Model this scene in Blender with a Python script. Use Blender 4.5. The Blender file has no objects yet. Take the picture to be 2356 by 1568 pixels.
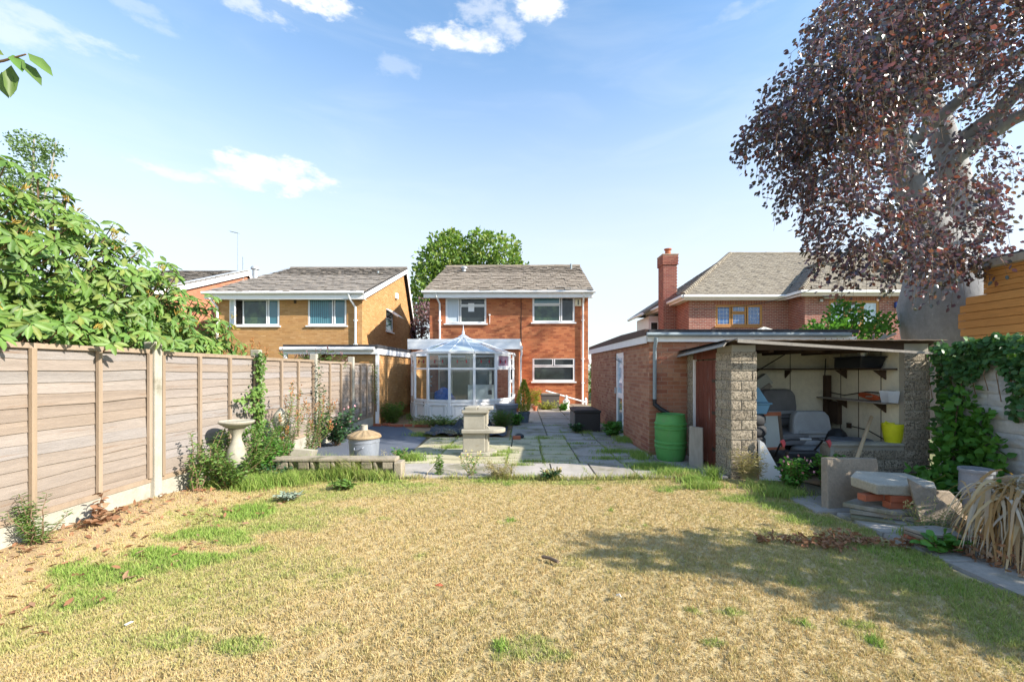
import bpy, math, random
import numpy as np
from mathutils import Vector, Matrix, Euler
R = math.radians
rnd = random.Random(7)
rng = np.random.default_rng(11)
S = bpy.context.scene
COL = S.collection

# ------------------------------------------------------------------ camera
CAMZ, F = 1.55, 1020.0            # eye height in metres; focal length measured in pixels of a 2356 px wide view
cam_d = bpy.data.cameras.new('camera'); cam = bpy.data.objects.new('camera', cam_d); COL.objects.link(cam)
cam.location = (0, 0, CAMZ); cam.rotation_euler = (R(90), 0, 0)
cam_d.sensor_width = 36; cam_d.sensor_fit = 'HORIZONTAL'; cam_d.lens = 36*F/2356
cam_d.shift_x = -22/2356; cam_d.shift_y = 66/2356
cam_d.clip_start = .05; cam_d.clip_end = 1500
S.camera = cam

# ------------------------------------------------------------------ light
SUN_EL = 32.0
SUN_DIR = Vector((.935, -.355, 0)).normalized()      # towards the sun, on the ground
SUN_ROT = math.atan2(SUN_DIR.x, SUN_DIR.y)
W = bpy.data.worlds.new('World'); S.world = W; W.use_nodes = True
sun_d = bpy.data.lights.new('sun', 'SUN'); sun_d.energy = 2.0; sun_d.angle = R(.6); sun_d.color = (1, .93, .82)
sun = bpy.data.objects.new('sun', sun_d); COL.objects.link(sun)
to_sun = Vector((SUN_DIR.x*math.cos(R(SUN_EL)), SUN_DIR.y*math.cos(R(SUN_EL)), math.sin(R(SUN_EL))))
sun.rotation_euler = to_sun.to_track_quat('Z', 'Y').to_euler(); sun.location = (20, -6, 20)
S.view_settings.view_transform = 'Standard'; S.view_settings.look = 'None'
S.view_settings.exposure = 2.35; S.view_settings.gamma = 1.0
S.view_settings.use_curve_mapping = False
S.cycles.max_bounces = 8; S.cycles.transparent_max_bounces = 16
S.cycles.use_denoising = True
SKY_STRENGTH = .15

def P(vx, vy, Y):
    """the point at depth Y that the 2356 px view shows at (vx, vy)"""
    return Vector(((vx-1200)/F*Y, Y, CAMZ+(850-vy)/F*Y))
def G(vx, vy, z=0.0):
    """the point at height z that the view shows at (vx, vy)"""
    Y = F*(CAMZ-z)/(vy-850)
    return Vector(((vx-1200)/F*Y, Y, z))

class N:
    """small helper to write node trees"""
    def __init__(s, tree): s.t = tree; s.t.nodes.clear()
    def n(s, typ, ins=None, **kw):
        x = s.t.nodes.new(typ)
        for k, v in kw.items(): setattr(x, k, v)
        for k, v in (ins or {}).items():
            if isinstance(v, bpy.types.NodeSocket): s.t.links.new(v, x.inputs[k])
            else: x.inputs[k].default_value = v
        return x
    def m(s, op, a, b=0.0, c=0.0, clamp=False):
        return s.n('ShaderNodeMath', {0: a, 1: b, 2: c}, operation=op, use_clamp=clamp).outputs[0]
    def vm(s, op, a, b=(0, 0, 0)):
        return s.n('ShaderNodeVectorMath', {0: a, 1: b}, operation=op)
    def mix(s, f, a, b, blend='MIX'):
        x = s.n('ShaderNodeMix', data_type='RGBA', blend_type=blend)
        for i, v in ((0, f), (6, a), (7, b)):
            if isinstance(v, bpy.types.NodeSocket): s.t.links.new(v, x.inputs[i])
            else: x.inputs[i].default_value = v if i == 0 else (*v, 1) if len(v) == 3 else v
        return x.outputs[2]
    def sstep(s, v, lo, hi):
        return s.n('ShaderNodeMapRange', {0: v, 1: lo, 2: hi, 3: 0.0, 4: 1.0}, interpolation_type='SMOOTHSTEP').outputs[0]

def build_sky():
    n = N(W.node_tree)
    sky = n.n('ShaderNodeTexSky', sky_type='NISHITA', sun_disc=False, sun_elevation=R(SUN_EL), sun_rotation=SUN_ROT,
              altitude=50, air_density=1.0, dust_density=.6, ozone_density=2.0)
    d = n.n('ShaderNodeTexCoord').outputs['Generated']
    dz = n.n('ShaderNodeSeparateXYZ', {0: d}).outputs[2]
    noise = n.n('ShaderNodeTexNoise', {'Vector': n.vm('MULTIPLY', d, (1, 1, 1.6)).outputs[0], 'Scale': 11.0, 'Detail': 10.0, 'Roughness': .62})
    nv = n.vm('SUBTRACT', noise.outputs['Color'], (.5, .5, .5)).outputs[0]
    dd = n.vm('ADD', d, n.vm('MULTIPLY', nv, (.07, .07, .05)).outputs[0]).outputs[0]
    fb = n.n('ShaderNodeTexNoise', {'Vector': n.vm('MULTIPLY', d, (1, 1, 2.2)).outputs[0], 'Scale': 26.0, 'Detail': 9.0, 'Roughness': .6}).outputs[0]
    fbm = n.m('MULTIPLY', n.m('SUBTRACT', fb, .5), 3.0)
    total = None
    # direction seen, half width, half height, density
    for vx, vy, a, b, k in ((628, 402, 118, 34, .95), (560, 412, 70, 26, .7), (680, 392, 66, 26, .85), (380, 392, 60, 14, .4), (1075, 85, 105, 24, .8), (1150, 60, 60, 26, .5),
                            (1235, 8, 62, 36, .95), (1110, 30, 60, 22, .4), (735, 0, 75, 20, .95), (560, 16, 75, 20, .5), (60, 42, 120, 22, .35),
                            (20, 72, 40, 18, .35), (215, 92, 50, 10, .35), (330, 30, 60, 20, .2), (905, 150, 50, 22, .2), (1700, 30, 60, 14, .15)):
        c = (P(vx, vy, 1)-Vector((0, 0, CAMZ))).normalized()
        r = c.cross(Vector((0, 0, 1))).normalized(); u = r.cross(c)
        w_, h_ = a/F, b/F
        x = n.m('DIVIDE', n.vm('DOT_PRODUCT', dd, tuple(r)).outputs['Value'], w_)
        y = n.m('DIVIDE', n.m('SUBTRACT', n.vm('DOT_PRODUCT', dd, tuple(u)).outputs['Value'], 0.0), h_)
        front = n.vm('DOT_PRODUCT', d, tuple(c)).outputs['Value']
        q = n.m('ADD', n.m('MULTIPLY', x, x), n.m('MULTIPLY', y, y))
        v = n.m('MULTIPLY', n.m('MULTIPLY', n.sstep(n.m('ADD', n.m('SUBTRACT', 1.0, q), n.m('MULTIPLY', fbm, n.sstep(q, 3.0, .6))), .05, 1.15), k), n.m('GREATER_THAN', front, .2))
        total = v if total is None else n.m('MAXIMUM', total, v)
    # thin high streaks everywhere
    st = n.n('ShaderNodeTexNoise', {'Vector': n.vm('MULTIPLY', d, (2.2, 1.4, 9)).outputs[0], 'Scale': 1.6, 'Detail': 6.0, 'Roughness': .55, 'Distortion': .6}).outputs[0]
    veil = n.m('MULTIPLY', n.sstep(st, .42, .8), .15)
    haze = n.m('MULTIPLY', n.sstep(dz, .64, .14), .96)
    tint = n.mix(1.0, sky.outputs[0], (.415, .465, .46), 'MULTIPLY')
    white = n.mix(.8, tint, (1.27, 1.285, 1.35))
    c1 = n.mix(haze, tint, white)
    c2 = n.mix(veil, c1, n.mix(1.0, c1, (1.4, 1.5, 1.6), 'LIGHTEN'))
    c3 = n.mix(total, c2, (1.65, 1.65, 1.65))
    bg = n.n('ShaderNodeBackground', {'Color': c3, 'Strength': SKY_STRENGTH})
    out = n.n('ShaderNodeOutputWorld'); n.t.links.new(bg.outputs[0], out.inputs[0])
build_sky()

# ------------------------------------------------------------------ materials
def mat(name, cols, rough=.8, nscale=6.0, namt=.18, bump=0.0, bscale=60.0, stretch=(1, 1, 1), dirt_or_reflection=None, spec=.35, metallic=0.0, trans=0.0, fine=0.0, tcol=(1.25, 1.3, .7), second=None):
    """cols: palette picked at random for each object or loose piece; namt: soft mottling; dirt: (colour, scale, lo, hi)"""
    m = bpy.data.materials.new(name); m.use_nodes = True; n = N(m.node_tree)
    if not isinstance(cols, list): cols = [cols]
    pos = n.n('ShaderNodeNewGeometry')
    oi = n.n('ShaderNodeObjectInfo')
    r = n.m('FRACT', n.m('ADD', oi.outputs['Random'], pos.outputs['Random Per Island']))
    off = n.vm('ADD', pos.outputs['Position'], n.n('ShaderNodeCombineXYZ', {0: n.m('MULTIPLY', r, 13.0), 1: n.m('MULTIPLY', r, 7.0), 2: n.m('MULTIPLY', r, 29.0)}).outputs[0]).outputs[0]
    p = n.vm('MULTIPLY', off, stretch).outputs[0]
    if len(cols) == 1:
        rgb = n.n('ShaderNodeRGB'); rgb.outputs[0].default_value = (*cols[0], 1); c = rgb.outputs[0]
    else:
        cr = n.n('ShaderNodeValToRGB', {0: r}); e = cr.color_ramp.elements
        while len(e) < len(cols): e.new(.5)
        for i, q in enumerate(cols): e[i].position = i/(len(cols)-1); e[i].color = (*q, 1)
        c = cr.outputs[0]
    no = n.n('ShaderNodeTexNoise', {'Vector': p, 'Scale': nscale, 'Detail': 5.0, 'Roughness': .62}).outputs[0]
    k = n.m('MULTIPLY_ADD', n.m('SUBTRACT', no, .5), namt*4, 1.0)
    if fine:
        nf = n.n('ShaderNodeTexNoise', {'Vector': p, 'Scale': nscale*11, 'Detail': 3.0, 'Roughness': .7}).outputs[0]
        k = n.m('MULTIPLY', k, n.m('MULTIPLY_ADD', n.m('SUBTRACT', nf, .5), fine*4, 1.0))
    c = n.mix(1.0, c, n.n('ShaderNodeCombineColor', {0: k, 1: k, 2: k}).outputs[0], 'MULTIPLY')
    if dirt_or_reflection:
        dc, ds, lo, hi = dirt_or_reflection
        dn = n.n('ShaderNodeTexNoise', {'Vector': p, 'Scale': ds, 'Detail': 6.0, 'Roughness': .65}).outputs[0]
        c = n.mix(n.sstep(dn, lo, hi), c, dc)
    if second: c = n.mix(n.n('ShaderNodeAttribute', attribute_name=second[0]).outputs['Fac'], c, second[1])
    b = n.n('ShaderNodeBsdfPrincipled', {'Base Color': c, 'Roughness': rough, 'Metallic': metallic, 'Specular IOR Level': spec})
    if bump:
        bn = n.n('ShaderNodeTexNoise', {'Vector': p, 'Scale': bscale, 'Detail': 4.0, 'Roughness': .6}).outputs[0]
        bp = n.n('ShaderNodeBump', {'Height': bn, 'Strength': bump, 'Distance': .01})
        n.t.links.new(bp.outputs[0], b.inputs['Normal'])
    sh = b.outputs[0]
    if trans:
        tr = n.n('ShaderNodeBsdfTranslucent', {'Color': n.mix(1.0, c, tcol, 'MULTIPLY')})
        sh = n.n('ShaderNodeMixShader', {0: trans, 1: sh, 2: tr.outputs[0]}).outputs[0]
    o = n.n('ShaderNodeOutputMaterial'); n.t.links.new(sh, o.inputs[0])
    return m

def glass_mat(name, tint=(.9, .95, .95), see=.8, rough=.02):
    """clear pane: mostly see-through, reflecting more at a slant"""
    m = bpy.data.materials.new(name); m.use_nodes = True; n = N(m.node_tree)
    fr = n.n('ShaderNodeFresnel', {'IOR': 1.5}).outputs[0]
    f = n.m('MINIMUM', n.m('ADD', n.m('MULTIPLY', fr, 1.1), .0), 1.0)
    body = n.n('ShaderNodeMixShader', {0: see, 1: n.n('ShaderNodeBsdfDiffuse', {'Color': (*tint, 1)}).outputs[0], 2: n.n('ShaderNodeBsdfTransparent', {'Color': (*tint, 1)}).outputs[0]}).outputs[0]
    s = n.n('ShaderNodeMixShader', {0: f, 1: body, 2: n.n('ShaderNodeBsdfGlossy', {'Color': (1, 1, 1, 1), 'Roughness': rough}).outputs[0]}).outputs[0]
    o = n.n('ShaderNodeOutputMaterial'); n.t.links.new(s, o.inputs[0])
    return m

M = {}
M['brick_garage'] = mat('garage brick', [(.34, .14, .08), (.40, .185, .11), (.29, .105, .065), (.44, .23, .14), (.35, .155, .09)], .9, 9, .16, .35, 90, fine=.12)
M['mortar'] = mat('mortar', (.38, .26, .19), .95, 8, .15, .3, 150)
M['mortar_red'] = mat('reddish mortar', (.42, .185, .105), .95, 4, .12, .3, 150)
M['brick_house'] = mat('house brick', [(.47, .165, .068), (.51, .20, .09), (.44, .145, .06), (.31, .095, .045), (.49, .185, .08)], .9, 2.0, .14, .3, 90, fine=.1)
M['brick_ochre'] = mat('ochre brick', [(.45, .245, .09), (.48, .275, .115), (.40, .21, .08), (.52, .31, .14)], .9, 2.0, .14, .3, 90)
M['mortar_ochre'] = mat('ochre mortar', (.36, .22, .11), .95, 4, .1, .2, 150)
M['brick_red'] = mat('dark red brick', [(.29, .105, .075), (.25, .08, .06), (.34, .135, .095), (.20, .075, .06)], .9, 3, .14, .3, 90)
M['mortar_pale'] = mat('pale mortar', (.50, .42, .37), .95, 4, .1, .2, 150)
M['coral'] = mat('coral brick', [(.42, .17, .10), (.46, .2, .12), (.38, .15, .09)], .9, 3, .1)
M['tile'] = mat('weathered roof tile', [(.22, .18, .14), (.25, .205, .16), (.19, .155, .12), (.27, .225, .175)], .92, 9, .22, .5, 40, dirt_or_reflection=((.33, .31, .23), 9.0, .60, .70), fine=.25)
M['tile_grey'] = mat('grey brown roof tile', [(.22, .19, .16), (.25, .215, .18), (.195, .17, .145), (.27, .235, .195)], .92, 9, .22, .5, 40, dirt_or_reflection=((.31, .29, .23), 9.0, .60, .72), fine=.25)
M['tile_buff'] = mat('buff plain tile', [(.235, .20, .15), (.27, .235, .18), (.205, .175, .135), (.29, .255, .2), (.14, .12, .095)], .92, 2, .16, .4, 50, dirt_or_reflection=((.17, .15, .12), 1.2, .55, .75), fine=.14)
M['white'] = mat('white plastic', (.82, .82, .82), .35, 2, .03, spec=.5)
M['white_old'] = mat('weathered white plastic', (.80, .79, .78), .45, 5, .06, dirt_or_reflection=((.56, .53, .47), 3, .64, .86))
M['white_pink'] = mat('pinkish white plastic', (.72, .66, .64), .45, 5, .05)
M['grey_pvc'] = mat('grey plastic pipe', (.27, .32, .345), .5, 5, .08)
M['black_pvc'] = mat('black plastic', (.02, .022, .025), .45, 8, .2)
M['pane_dark'] = mat('dark window glass', (.025, .034, .038), .04, 3, .4, spec=.55, dirt_or_reflection=((.05, .075, .06), 1.6, .5, .7))
M['pane_green'] = mat('window glass with painted trees', (.02, .045, .042), .05, 3, .5, spec=.6, dirt_or_reflection=((.07, .12, .06), 2.6, .45, .7))  # green tone and blotches are tree reflections painted into the pane
M['pane_teal'] = mat('teal window glass', (.03, .13, .17), .05, 1.2, .2, spec=.9)
M['pane_blue'] = mat('leaded glass with painted sky', (.012, .09, .30), .04, 2.2, .3, spec=1.0, dirt_or_reflection=((.4, .52, .68), 5.5, .58, .72))  # blue base and pale blotches paint the reflected sky, no dirt
M['pane_pale'] = mat('pale leaded glass with painted sky', (.42, .55, .68), .06, 2, .1, spec=1.0)  # sky reflection painted into the pane colour, paler version
M['net'] = mat('net curtain', (.55, .62, .68), .9, 3, .1, stretch=(9, 1, .5))
M['teal_curtain'] = mat('teal curtain', (.10, .25, .30), .9, 3, .3, stretch=(9, 1, .3))
M['lead'] = mat('lead strip', (.45, .5, .55), .5)
M['oak'] = mat('golden oak frame', (.42, .21, .06), .5, 8, .1, stretch=(1, 1, 6))
M['felt'] = mat('dark roofing felt', (.045, .045, .05), .9, 4, .25, .4, 60)
M['felt_brown'] = mat('brown felt trim', (.12, .075, .06), .9, 4, .15, .3, 60)
M['soffit'] = mat('painted room darkness', (.12, .11, .10), .9)  # dark colour painted on the sheets behind windows as unlit interior
M['lead_flash'] = mat('grey flue metal', (.40, .42, .44), .5, 6, .1, metallic=.3)
M['slat'] = mat('weathered larch slat', [(.255, .21, .175), (.28, .24, .21), (.23, .185, .15), (.265, .21, .165), (.265, .235, .22), (.24, .215, .195)], .9, 2.4, .18, .4, 30, stretch=(1, .45, 8), dirt_or_reflection=((.19, .12, .075), 1.9, .57, .74), fine=.18)
M['batten'] = mat('fence batten', [(.29, .215, .145), (.325, .25, .185), (.255, .19, .13)], .88, 3, .16, .3, 40, stretch=(1, 6, .5))
M['concrete'] = mat('pale concrete', (.38, .355, .295), .92, 5, .18, .4, 90, dirt_or_reflection=((.20, .185, .135), 2.6, .52, .72), fine=.12)
M['slab_grey'] = mat('grey paving', [(.335, .305, .27), (.38, .345, .305), (.30, .27, .24), (.39, .34, .285)], .92, 3, .2, .4, 70, dirt_or_reflection=((.17, .16, .095), 1.8, .47, .68), fine=.12)
M['slab_yellow'] = mat('buff paving', [(.42, .385, .25), (.46, .415, .275), (.385, .36, .24), (.44, .38, .25)], .92, 3, .18, .4, 70, dirt_or_reflection=((.20, .195, .115), 2.0, .48, .68), fine=.12)
M['joint'] = mat('sandy joint', (.14, .125, .08), .95, 12, .3)
M['pad'] = mat('dark blue grey membrane', (.10, .115, .145), .85, 2, .12, .3, 120)
M['earth'] = mat('dry earth', (.30, .20, .115), .97, 5, .2, .5, 60)
M['ground'] = mat('far ground', (.16, .17, .08), .97, .3, .2)
M['thatch'] = mat('lawn thatch', (.42, .325, .165), .97, 3, .2, .9, 50, dirt_or_reflection=((.28, .22, .10), 1.3, .54, .74), fine=.28, second=('soil', (.30, .195, .115)))
M['stone_pale'] = mat('pale cast stone', (.335, .31, .25), .9, 4, .16, .35, 90, dirt_or_reflection=((.25, .205, .135), 3, .54, .74), fine=.1)
M['edging'] = mat('rough brown edging', [(.27, .225, .165), (.31, .265, .20), (.23, .19, .135)], .95, 6, .25, .8, 50, dirt_or_reflection=((.13, .125, .07), 4, .5, .68), fine=.2)
M['stone_grey'] = mat('grey cast stone', (.38, .355, .30), .92, 5, .18, .8, 60, fine=.2)
M['block'] = mat('rock faced block', [(.38, .315, .23), (.33, .275, .205), (.42, .355, .265), (.36, .30, .225)], .95, 20, .3, 1.0, 60, dirt_or_reflection=((.11, .09, .065), 48, .50, .58), fine=.45)
M['block_mortar'] = mat('block mortar', (.37, .34, .28), .95, 6, .12, .3, 100)
M['paint_in'] = mat('grubby cream wall paint', (.80, .755, .60), .85, 1.4, .12, .2, 60, dirt_or_reflection=((.46, .42, .32), 1.5, .57, .78), fine=.08)
M['door_red'] = mat('peeling red paint', (.16, .045, .026), .75, 5, .25, .5, 40, stretch=(6, 6, .8), dirt_or_reflection=((.30, .22, .19), 2.6, .56, .70))
M['grey_wood'] = mat('silvered timber', [(.30, .27, .23), (.35, .31, .27)], .9, 4, .18, .4, 40, stretch=(6, 6, .7))
M['dark_wood'] = mat('dark old timber', (.07, .045, .03), .9, 5, .25, .3, 40)
M['pale_wood'] = mat('pale wooden handle', (.55, .40, .24), .7, 8, .1, stretch=(8, 8, .6))
M['orange_wood'] = mat('orange cladding', [(.47, .22, .065), (.51, .25, .08), (.43, .195, .055)], .75, 4, .18, .3, 40, stretch=(1, .8, 9), dirt_or_reflection=((.26, .11, .035), 6, .66, .76), fine=.1)
M['wall_stone'] = mat('grey cast panel', [(.47, .46, .44), (.51, .495, .475), (.43, .425, .41), (.52, .505, .47)], .93, 4, .16, .5, 60, dirt_or_reflection=((.33, .33, .31), 2, .55, .75), fine=.1)
M['barrel'] = mat('green barrel', (.085, .29, .075), .55, 3, .16, .15, 40, dirt_or_reflection=((.13, .22, .10), 5, .54, .75), fine=.06)
M['deck_box'] = mat('dark brown resin', (.030, .026, .026), .55, 6, .15)
M['deck_side'] = mat('grey brown resin', (.20, .18, .16), .6, 6, .1)
M['zinc'] = mat('galvanised steel', (.26, .285, .33), .5, 5, .2, metallic=.3, stretch=(1, 1, .35), dirt_or_reflection=((.17, .18, .20), 5, .52, .72), fine=.1)
M['rust_lid'] = mat('rusty lid', (.31, .225, .13), .75, 6, .22, dirt_or_reflection=((.20, .125, .06), 6, .48, .70), fine=.12)
M['bath'] = mat('cream bird bath', (.36, .335, .27), .75, 6, .16, .3, 90, dirt_or_reflection=((.24, .22, .16), 4, .52, .74), fine=.1)
M['water'] = mat('water', (.10, .13, .10), .03, spec=1.0)
M['cloudy'] = mat('cloudy grey plastic', (.27, .29, .32), .6, 6, .15, fine=.08)
M['pot'] = mat('blue grey pot', (.10, .135, .165), .6, 6, .12)
M['tub'] = mat('grey tub', (.15, .17, .20), .6, 6, .1)
M['planter'] = mat('dark grey planter', (.11, .10, .095), .7, 6, .12)
M['soil'] = mat('potting soil', (.06, .04, .03), .97)
M['leaf_rhodo'] = mat('rhododendron leaf', [(.12, .225, .045), (.165, .28, .055), (.085, .18, .035), (.20, .31, .07), (.06, .135, .03), (.24, .28, .065), (.105, .20, .05)], .5, 5, .25, trans=.3, spec=.4)
M['flower_bud'] = mat('yellow seed head', [(.42, .33, .05), (.36, .20, .06), (.48, .40, .08)], .7, trans=.2)
M['leaf_beech'] = mat('copper beech leaf', [(.08, .055, .09), (.105, .072, .105), (.135, .072, .09), (.068, .072, .115), (.10, .105, .135), (.24, .08, .06), (.09, .10, .055), (.072, .09, .09), (.085, .062, .10), (.19, .125, .06)], .28, 4, .2, trans=.32, spec=.9, tcol=(1.35, .95, .8))
M['leaf_grey'] = mat('grey green leaf', [(.20, .26, .19), (.26, .31, .24), (.15, .20, .14)], .8)
M['leaf_birch'] = mat('birch leaf', [(.15, .24, .08), (.2, .29, .11), (.11, .18, .06)], .5, trans=.35)
M['leaf_tree'] = mat('sycamore leaf', [(.15, .26, .05), (.21, .32, .065), (.10, .19, .04), (.27, .30, .08)], .5, trans=.35)
M['leaf_plum'] = mat('purple plum leaf', [(.19, .11, .13), (.24, .15, .17), (.14, .07, .09)], .5, trans=.3)
M['leaf_ivy'] = mat('ivy leaf', [(.045, .13, .04), (.07, .175, .05), (.035, .095, .035), (.11, .21, .055)], .45, trans=.25)
M['leaf_bright'] = mat('bright broad leaf', [(.09, .24, .035), (.12, .29, .045), (.06, .17, .03)], .45, trans=.3)
M['leaf_shrub'] = mat('fence shrub leaf', [(.12, .22, .05), (.17, .28, .06), (.08, .15, .04)], .5, trans=.3)
M['leaf_dark'] = mat('dark rose leaf', [(.04, .10, .045), (.06, .14, .05), (.035, .08, .04)], .45, trans=.25)
M['leaf_red'] = mat('orange new shoot', [(.50, .19, .06), (.46, .24, .09), (.40, .13, .05)], .6, trans=.3)
M['leaf_yellow'] = mat('golden conifer sprig', [(.42, .42, .05), (.30, .38, .05), (.48, .45, .08), (.22, .32, .05)], .7, trans=.25)
M['leaf_dead'] = mat('dead brown leaf', [(.26, .12, .06), (.34, .18, .10), (.20, .09, .045), (.36, .24, .15)], .85, trans=.15)
M['pink'] = mat('pink petal', [(.55, .20, .24), (.6, .3, .32)], .7)
M['petal_yellow'] = mat('yellow weed flower', [(.55, .47, .12), (.5, .45, .2)], .7)
M['dry_stalk'] = mat('dry grass stalk', [(.46, .36, .19), (.40, .34, .18), (.36, .36, .15)], .9, trans=.2)
M['palm_dry'] = mat('dead palm strap', [(.50, .34, .15), (.54, .42, .25), (.56, .51, .44), (.44, .27, .11), (.34, .20, .08)], .75, 4, .15, trans=.25)
M['bark_grey'] = mat('smooth grey bark', (.26, .26, .265), .85, 1.6, .28, 1.0, 9, stretch=(1, 1, .6), dirt_or_reflection=((.36, .37, .375), 15, .62, .68), fine=.14)
M['bark_brown'] = mat('brown bark', (.14, .10, .07), .9, 6, .2, .5, 40)
M['twig'] = mat('thin twig', (.20, .13, .08), .9)
M['bark_palm'] = mat('palm log bark', (.30, .24, .17), .9, 8, .25, .6, 40)
M['brick_loose'] = mat('loose red brick', [(.36, .10, .05), (.40, .13, .07), (.33, .15, .10)], .9, 8, .15, .4, 80)
M['stone_slab'] = mat('brown concrete slab', (.27, .22, .165), .93, 3, .16, .8, 70, fine=.2)
M['seat_grey'] = mat('grey seat vinyl', (.33, .345, .355), .6, 5, .15, fine=.08)
M['seat_dark'] = mat('dark grey seat', (.19, .19, .195), .7, 5, .15, fine=.08)
M['rubber'] = mat('tyre rubber', (.03, .032, .036), .75, 6, .15)
M['blue_plastic'] = mat('dull blue plastic', (.16, .33, .47), .5, 5, .08)
M['blue_tarp'] = mat('blue tarpaulin', (.015, .19, .75), .4, 4, .2)
M['cardboard'] = mat('cardboard', (.42, .29, .18), .9)
M['yellow_plastic'] = mat('yellow plastic', (.66, .66, .02), .45)
M['cable'] = mat('orange cable', (.55, .13, .05), .6)
M['tin'] = mat('tin metal', (.4, .4, .4), .35, metallic=.6)
M['red_grip'] = mat('red lever', (.55, .09, .10), .5)
M['board'] = mat('pale board', (.48, .50, .46), .7, 4, .08)
M['clear_tub'] = glass_mat('clear plastic tub', (.8, .82, .85), .55, .15)
M['glass'] = glass_mat('clear glass', (.88, .93, .94), .965)
M['roof_sheet'] = glass_mat('frosted roof sheet', (.70, .78, .82), .42, .12)
M['alarm_blue'] = mat('blue alarm box', (.03, .08, .36), .5)
M['cream_box'] = mat('cream alarm box', (.68, .62, .45), .5)
M['parasol'] = mat('cream parasol cloth', (.60, .57, .50), .9)
M['red_glass'] = mat('red stained glass', (.30, .015, .03), .2)
M['purple_glass'] = mat('mauve patterned glass', (.22, .15, .2), .2, 40, .5)
M['wire'] = mat('black cable', (.02, .02, .02), .6)
M['white_stone'] = mat('white garden statue', (.66, .65, .62), .8, 8, .1)
M['terracotta'] = mat('terracotta', (.42, .14, .07), .85)
M['corrugated'] = mat('rusty roof sheet', (.16, .12, .09), .9, 5, .25, .4, 30, dirt_or_reflection=((.32, .29, .24), 3, .55, .75))
M['black_sheet'] = mat('black pond liner', (.03, .035, .045), .5, 6, .2)
M['interior'] = mat('room wall', (.42, .38, .33), .9)

# ------------------------------------------------------------------ mesh helpers
class MB:
    def __init__(s): s.v = []; s.f = []
    def add(s, vs, fs):
        k = len(s.v); s.v += [tuple(v) for v in vs]; s.f += [tuple(i+k for i in f) for f in fs]; return s
    def box(s, a, b):
        (x0, y0, z0), (x1, y1, z1) = a, b
        x0, x1 = min(x0, x1), max(x0, x1); y0, y1 = min(y0, y1), max(y0, y1); z0, z1 = min(z0, z1), max(z0, z1)
        return s.add([(x0, y0, z0), (x1, y0, z0), (x1, y1, z0), (x0, y1, z0), (x0, y0, z1), (x1, y0, z1), (x1, y1, z1), (x0, y1, z1)],
                     [(0, 3, 2, 1), (4, 5, 6, 7), (0, 1, 5, 4), (1, 2, 6, 5), (2, 3, 7, 6), (3, 0, 4, 7)])
    def obox(s, O, u, n, u0, u1, d0, d1, z0, z1):
        """box in a wall frame: O origin, u along the wall, n outwards, z up"""
        O = Vector(O); u = Vector(u); n = Vector(n); zz = Vector((0, 0, 1))
        vs = [O+u*a+n*d+zz*c for c in (z0, z1) for a, d in ((u0, d0), (u1, d0), (u1, d1), (u0, d1))]
        return s.add(vs, [(0, 3, 2, 1), (4, 5, 6, 7), (0, 1, 5, 4), (1, 2, 6, 5), (2, 3, 7, 6), (3, 0, 4, 7)])
    def prism(s, poly, ext):
        """poly: 3-D outline, ext: extrusion vector"""
        k = len(poly); ext = Vector(ext); a = [Vector(p) for p in poly]
        return s.add(a+[p+ext for p in a], [tuple(range(k))[::-1], tuple(range(k, 2*k))]+[(i, (i+1) % k, k+(i+1) % k, k+i) for i in range(k)])
    def tube(s, pts, r, seg=8, cap=True):
        pts = [Vector(p) for p in pts]; rs = r if isinstance(r, (list, tuple)) else [r]*len(pts)
        k = len(s.v); up = Vector((.13, .21, 1)).normalized()
        for i, p in enumerate(pts):
            t = (pts[min(i+1, len(pts)-1)]-pts[max(i-1, 0)]).normalized()
            a = t.cross(up)
            if a.length < .1: a = t.cross(Vector((1, 0, 0)))
            a.normalize(); b = t.cross(a)
            s.v += [tuple(p+(a*math.cos(2*math.pi*j/seg)+b*math.sin(2*math.pi*j/seg))*rs[i]) for j in range(seg)]
        for i in range(len(pts)-1):
            for j in range(seg):
                q = (j+1) % seg; s.f.append((k+i*seg+j, k+i*seg+q, k+(i+1)*seg+q, k+(i+1)*seg+j))
        if cap:
            s.f.append(tuple(k+j for j in range(seg))[::-1]); e = k+(len(pts)-1)*seg; s.f.append(tuple(e+j for j in range(seg)))
        return s
    def lathe(s, prof, c=(0, 0, 0), seg=24, sx=1, sy=1):
        k = len(s.v)
        for r, z in prof: s.v += [(c[0]+sx*r*math.cos(2*math.pi*j/seg), c[1]+sy*r*math.sin(2*math.pi*j/seg), c[2]+z) for j in range(seg)]
        for i in range(len(prof)-1):
            for j in range(seg):
                q = (j+1) % seg; s.f.append((k+i*seg+j, k+i*seg+q, k+(i+1)*seg+q, k+(i+1)*seg+j))
        return s
    def mesh(s, name):
        m = bpy.data.meshes.new(name); m.from_pydata(s.v, [], s.f); m.update(); return m

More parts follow.
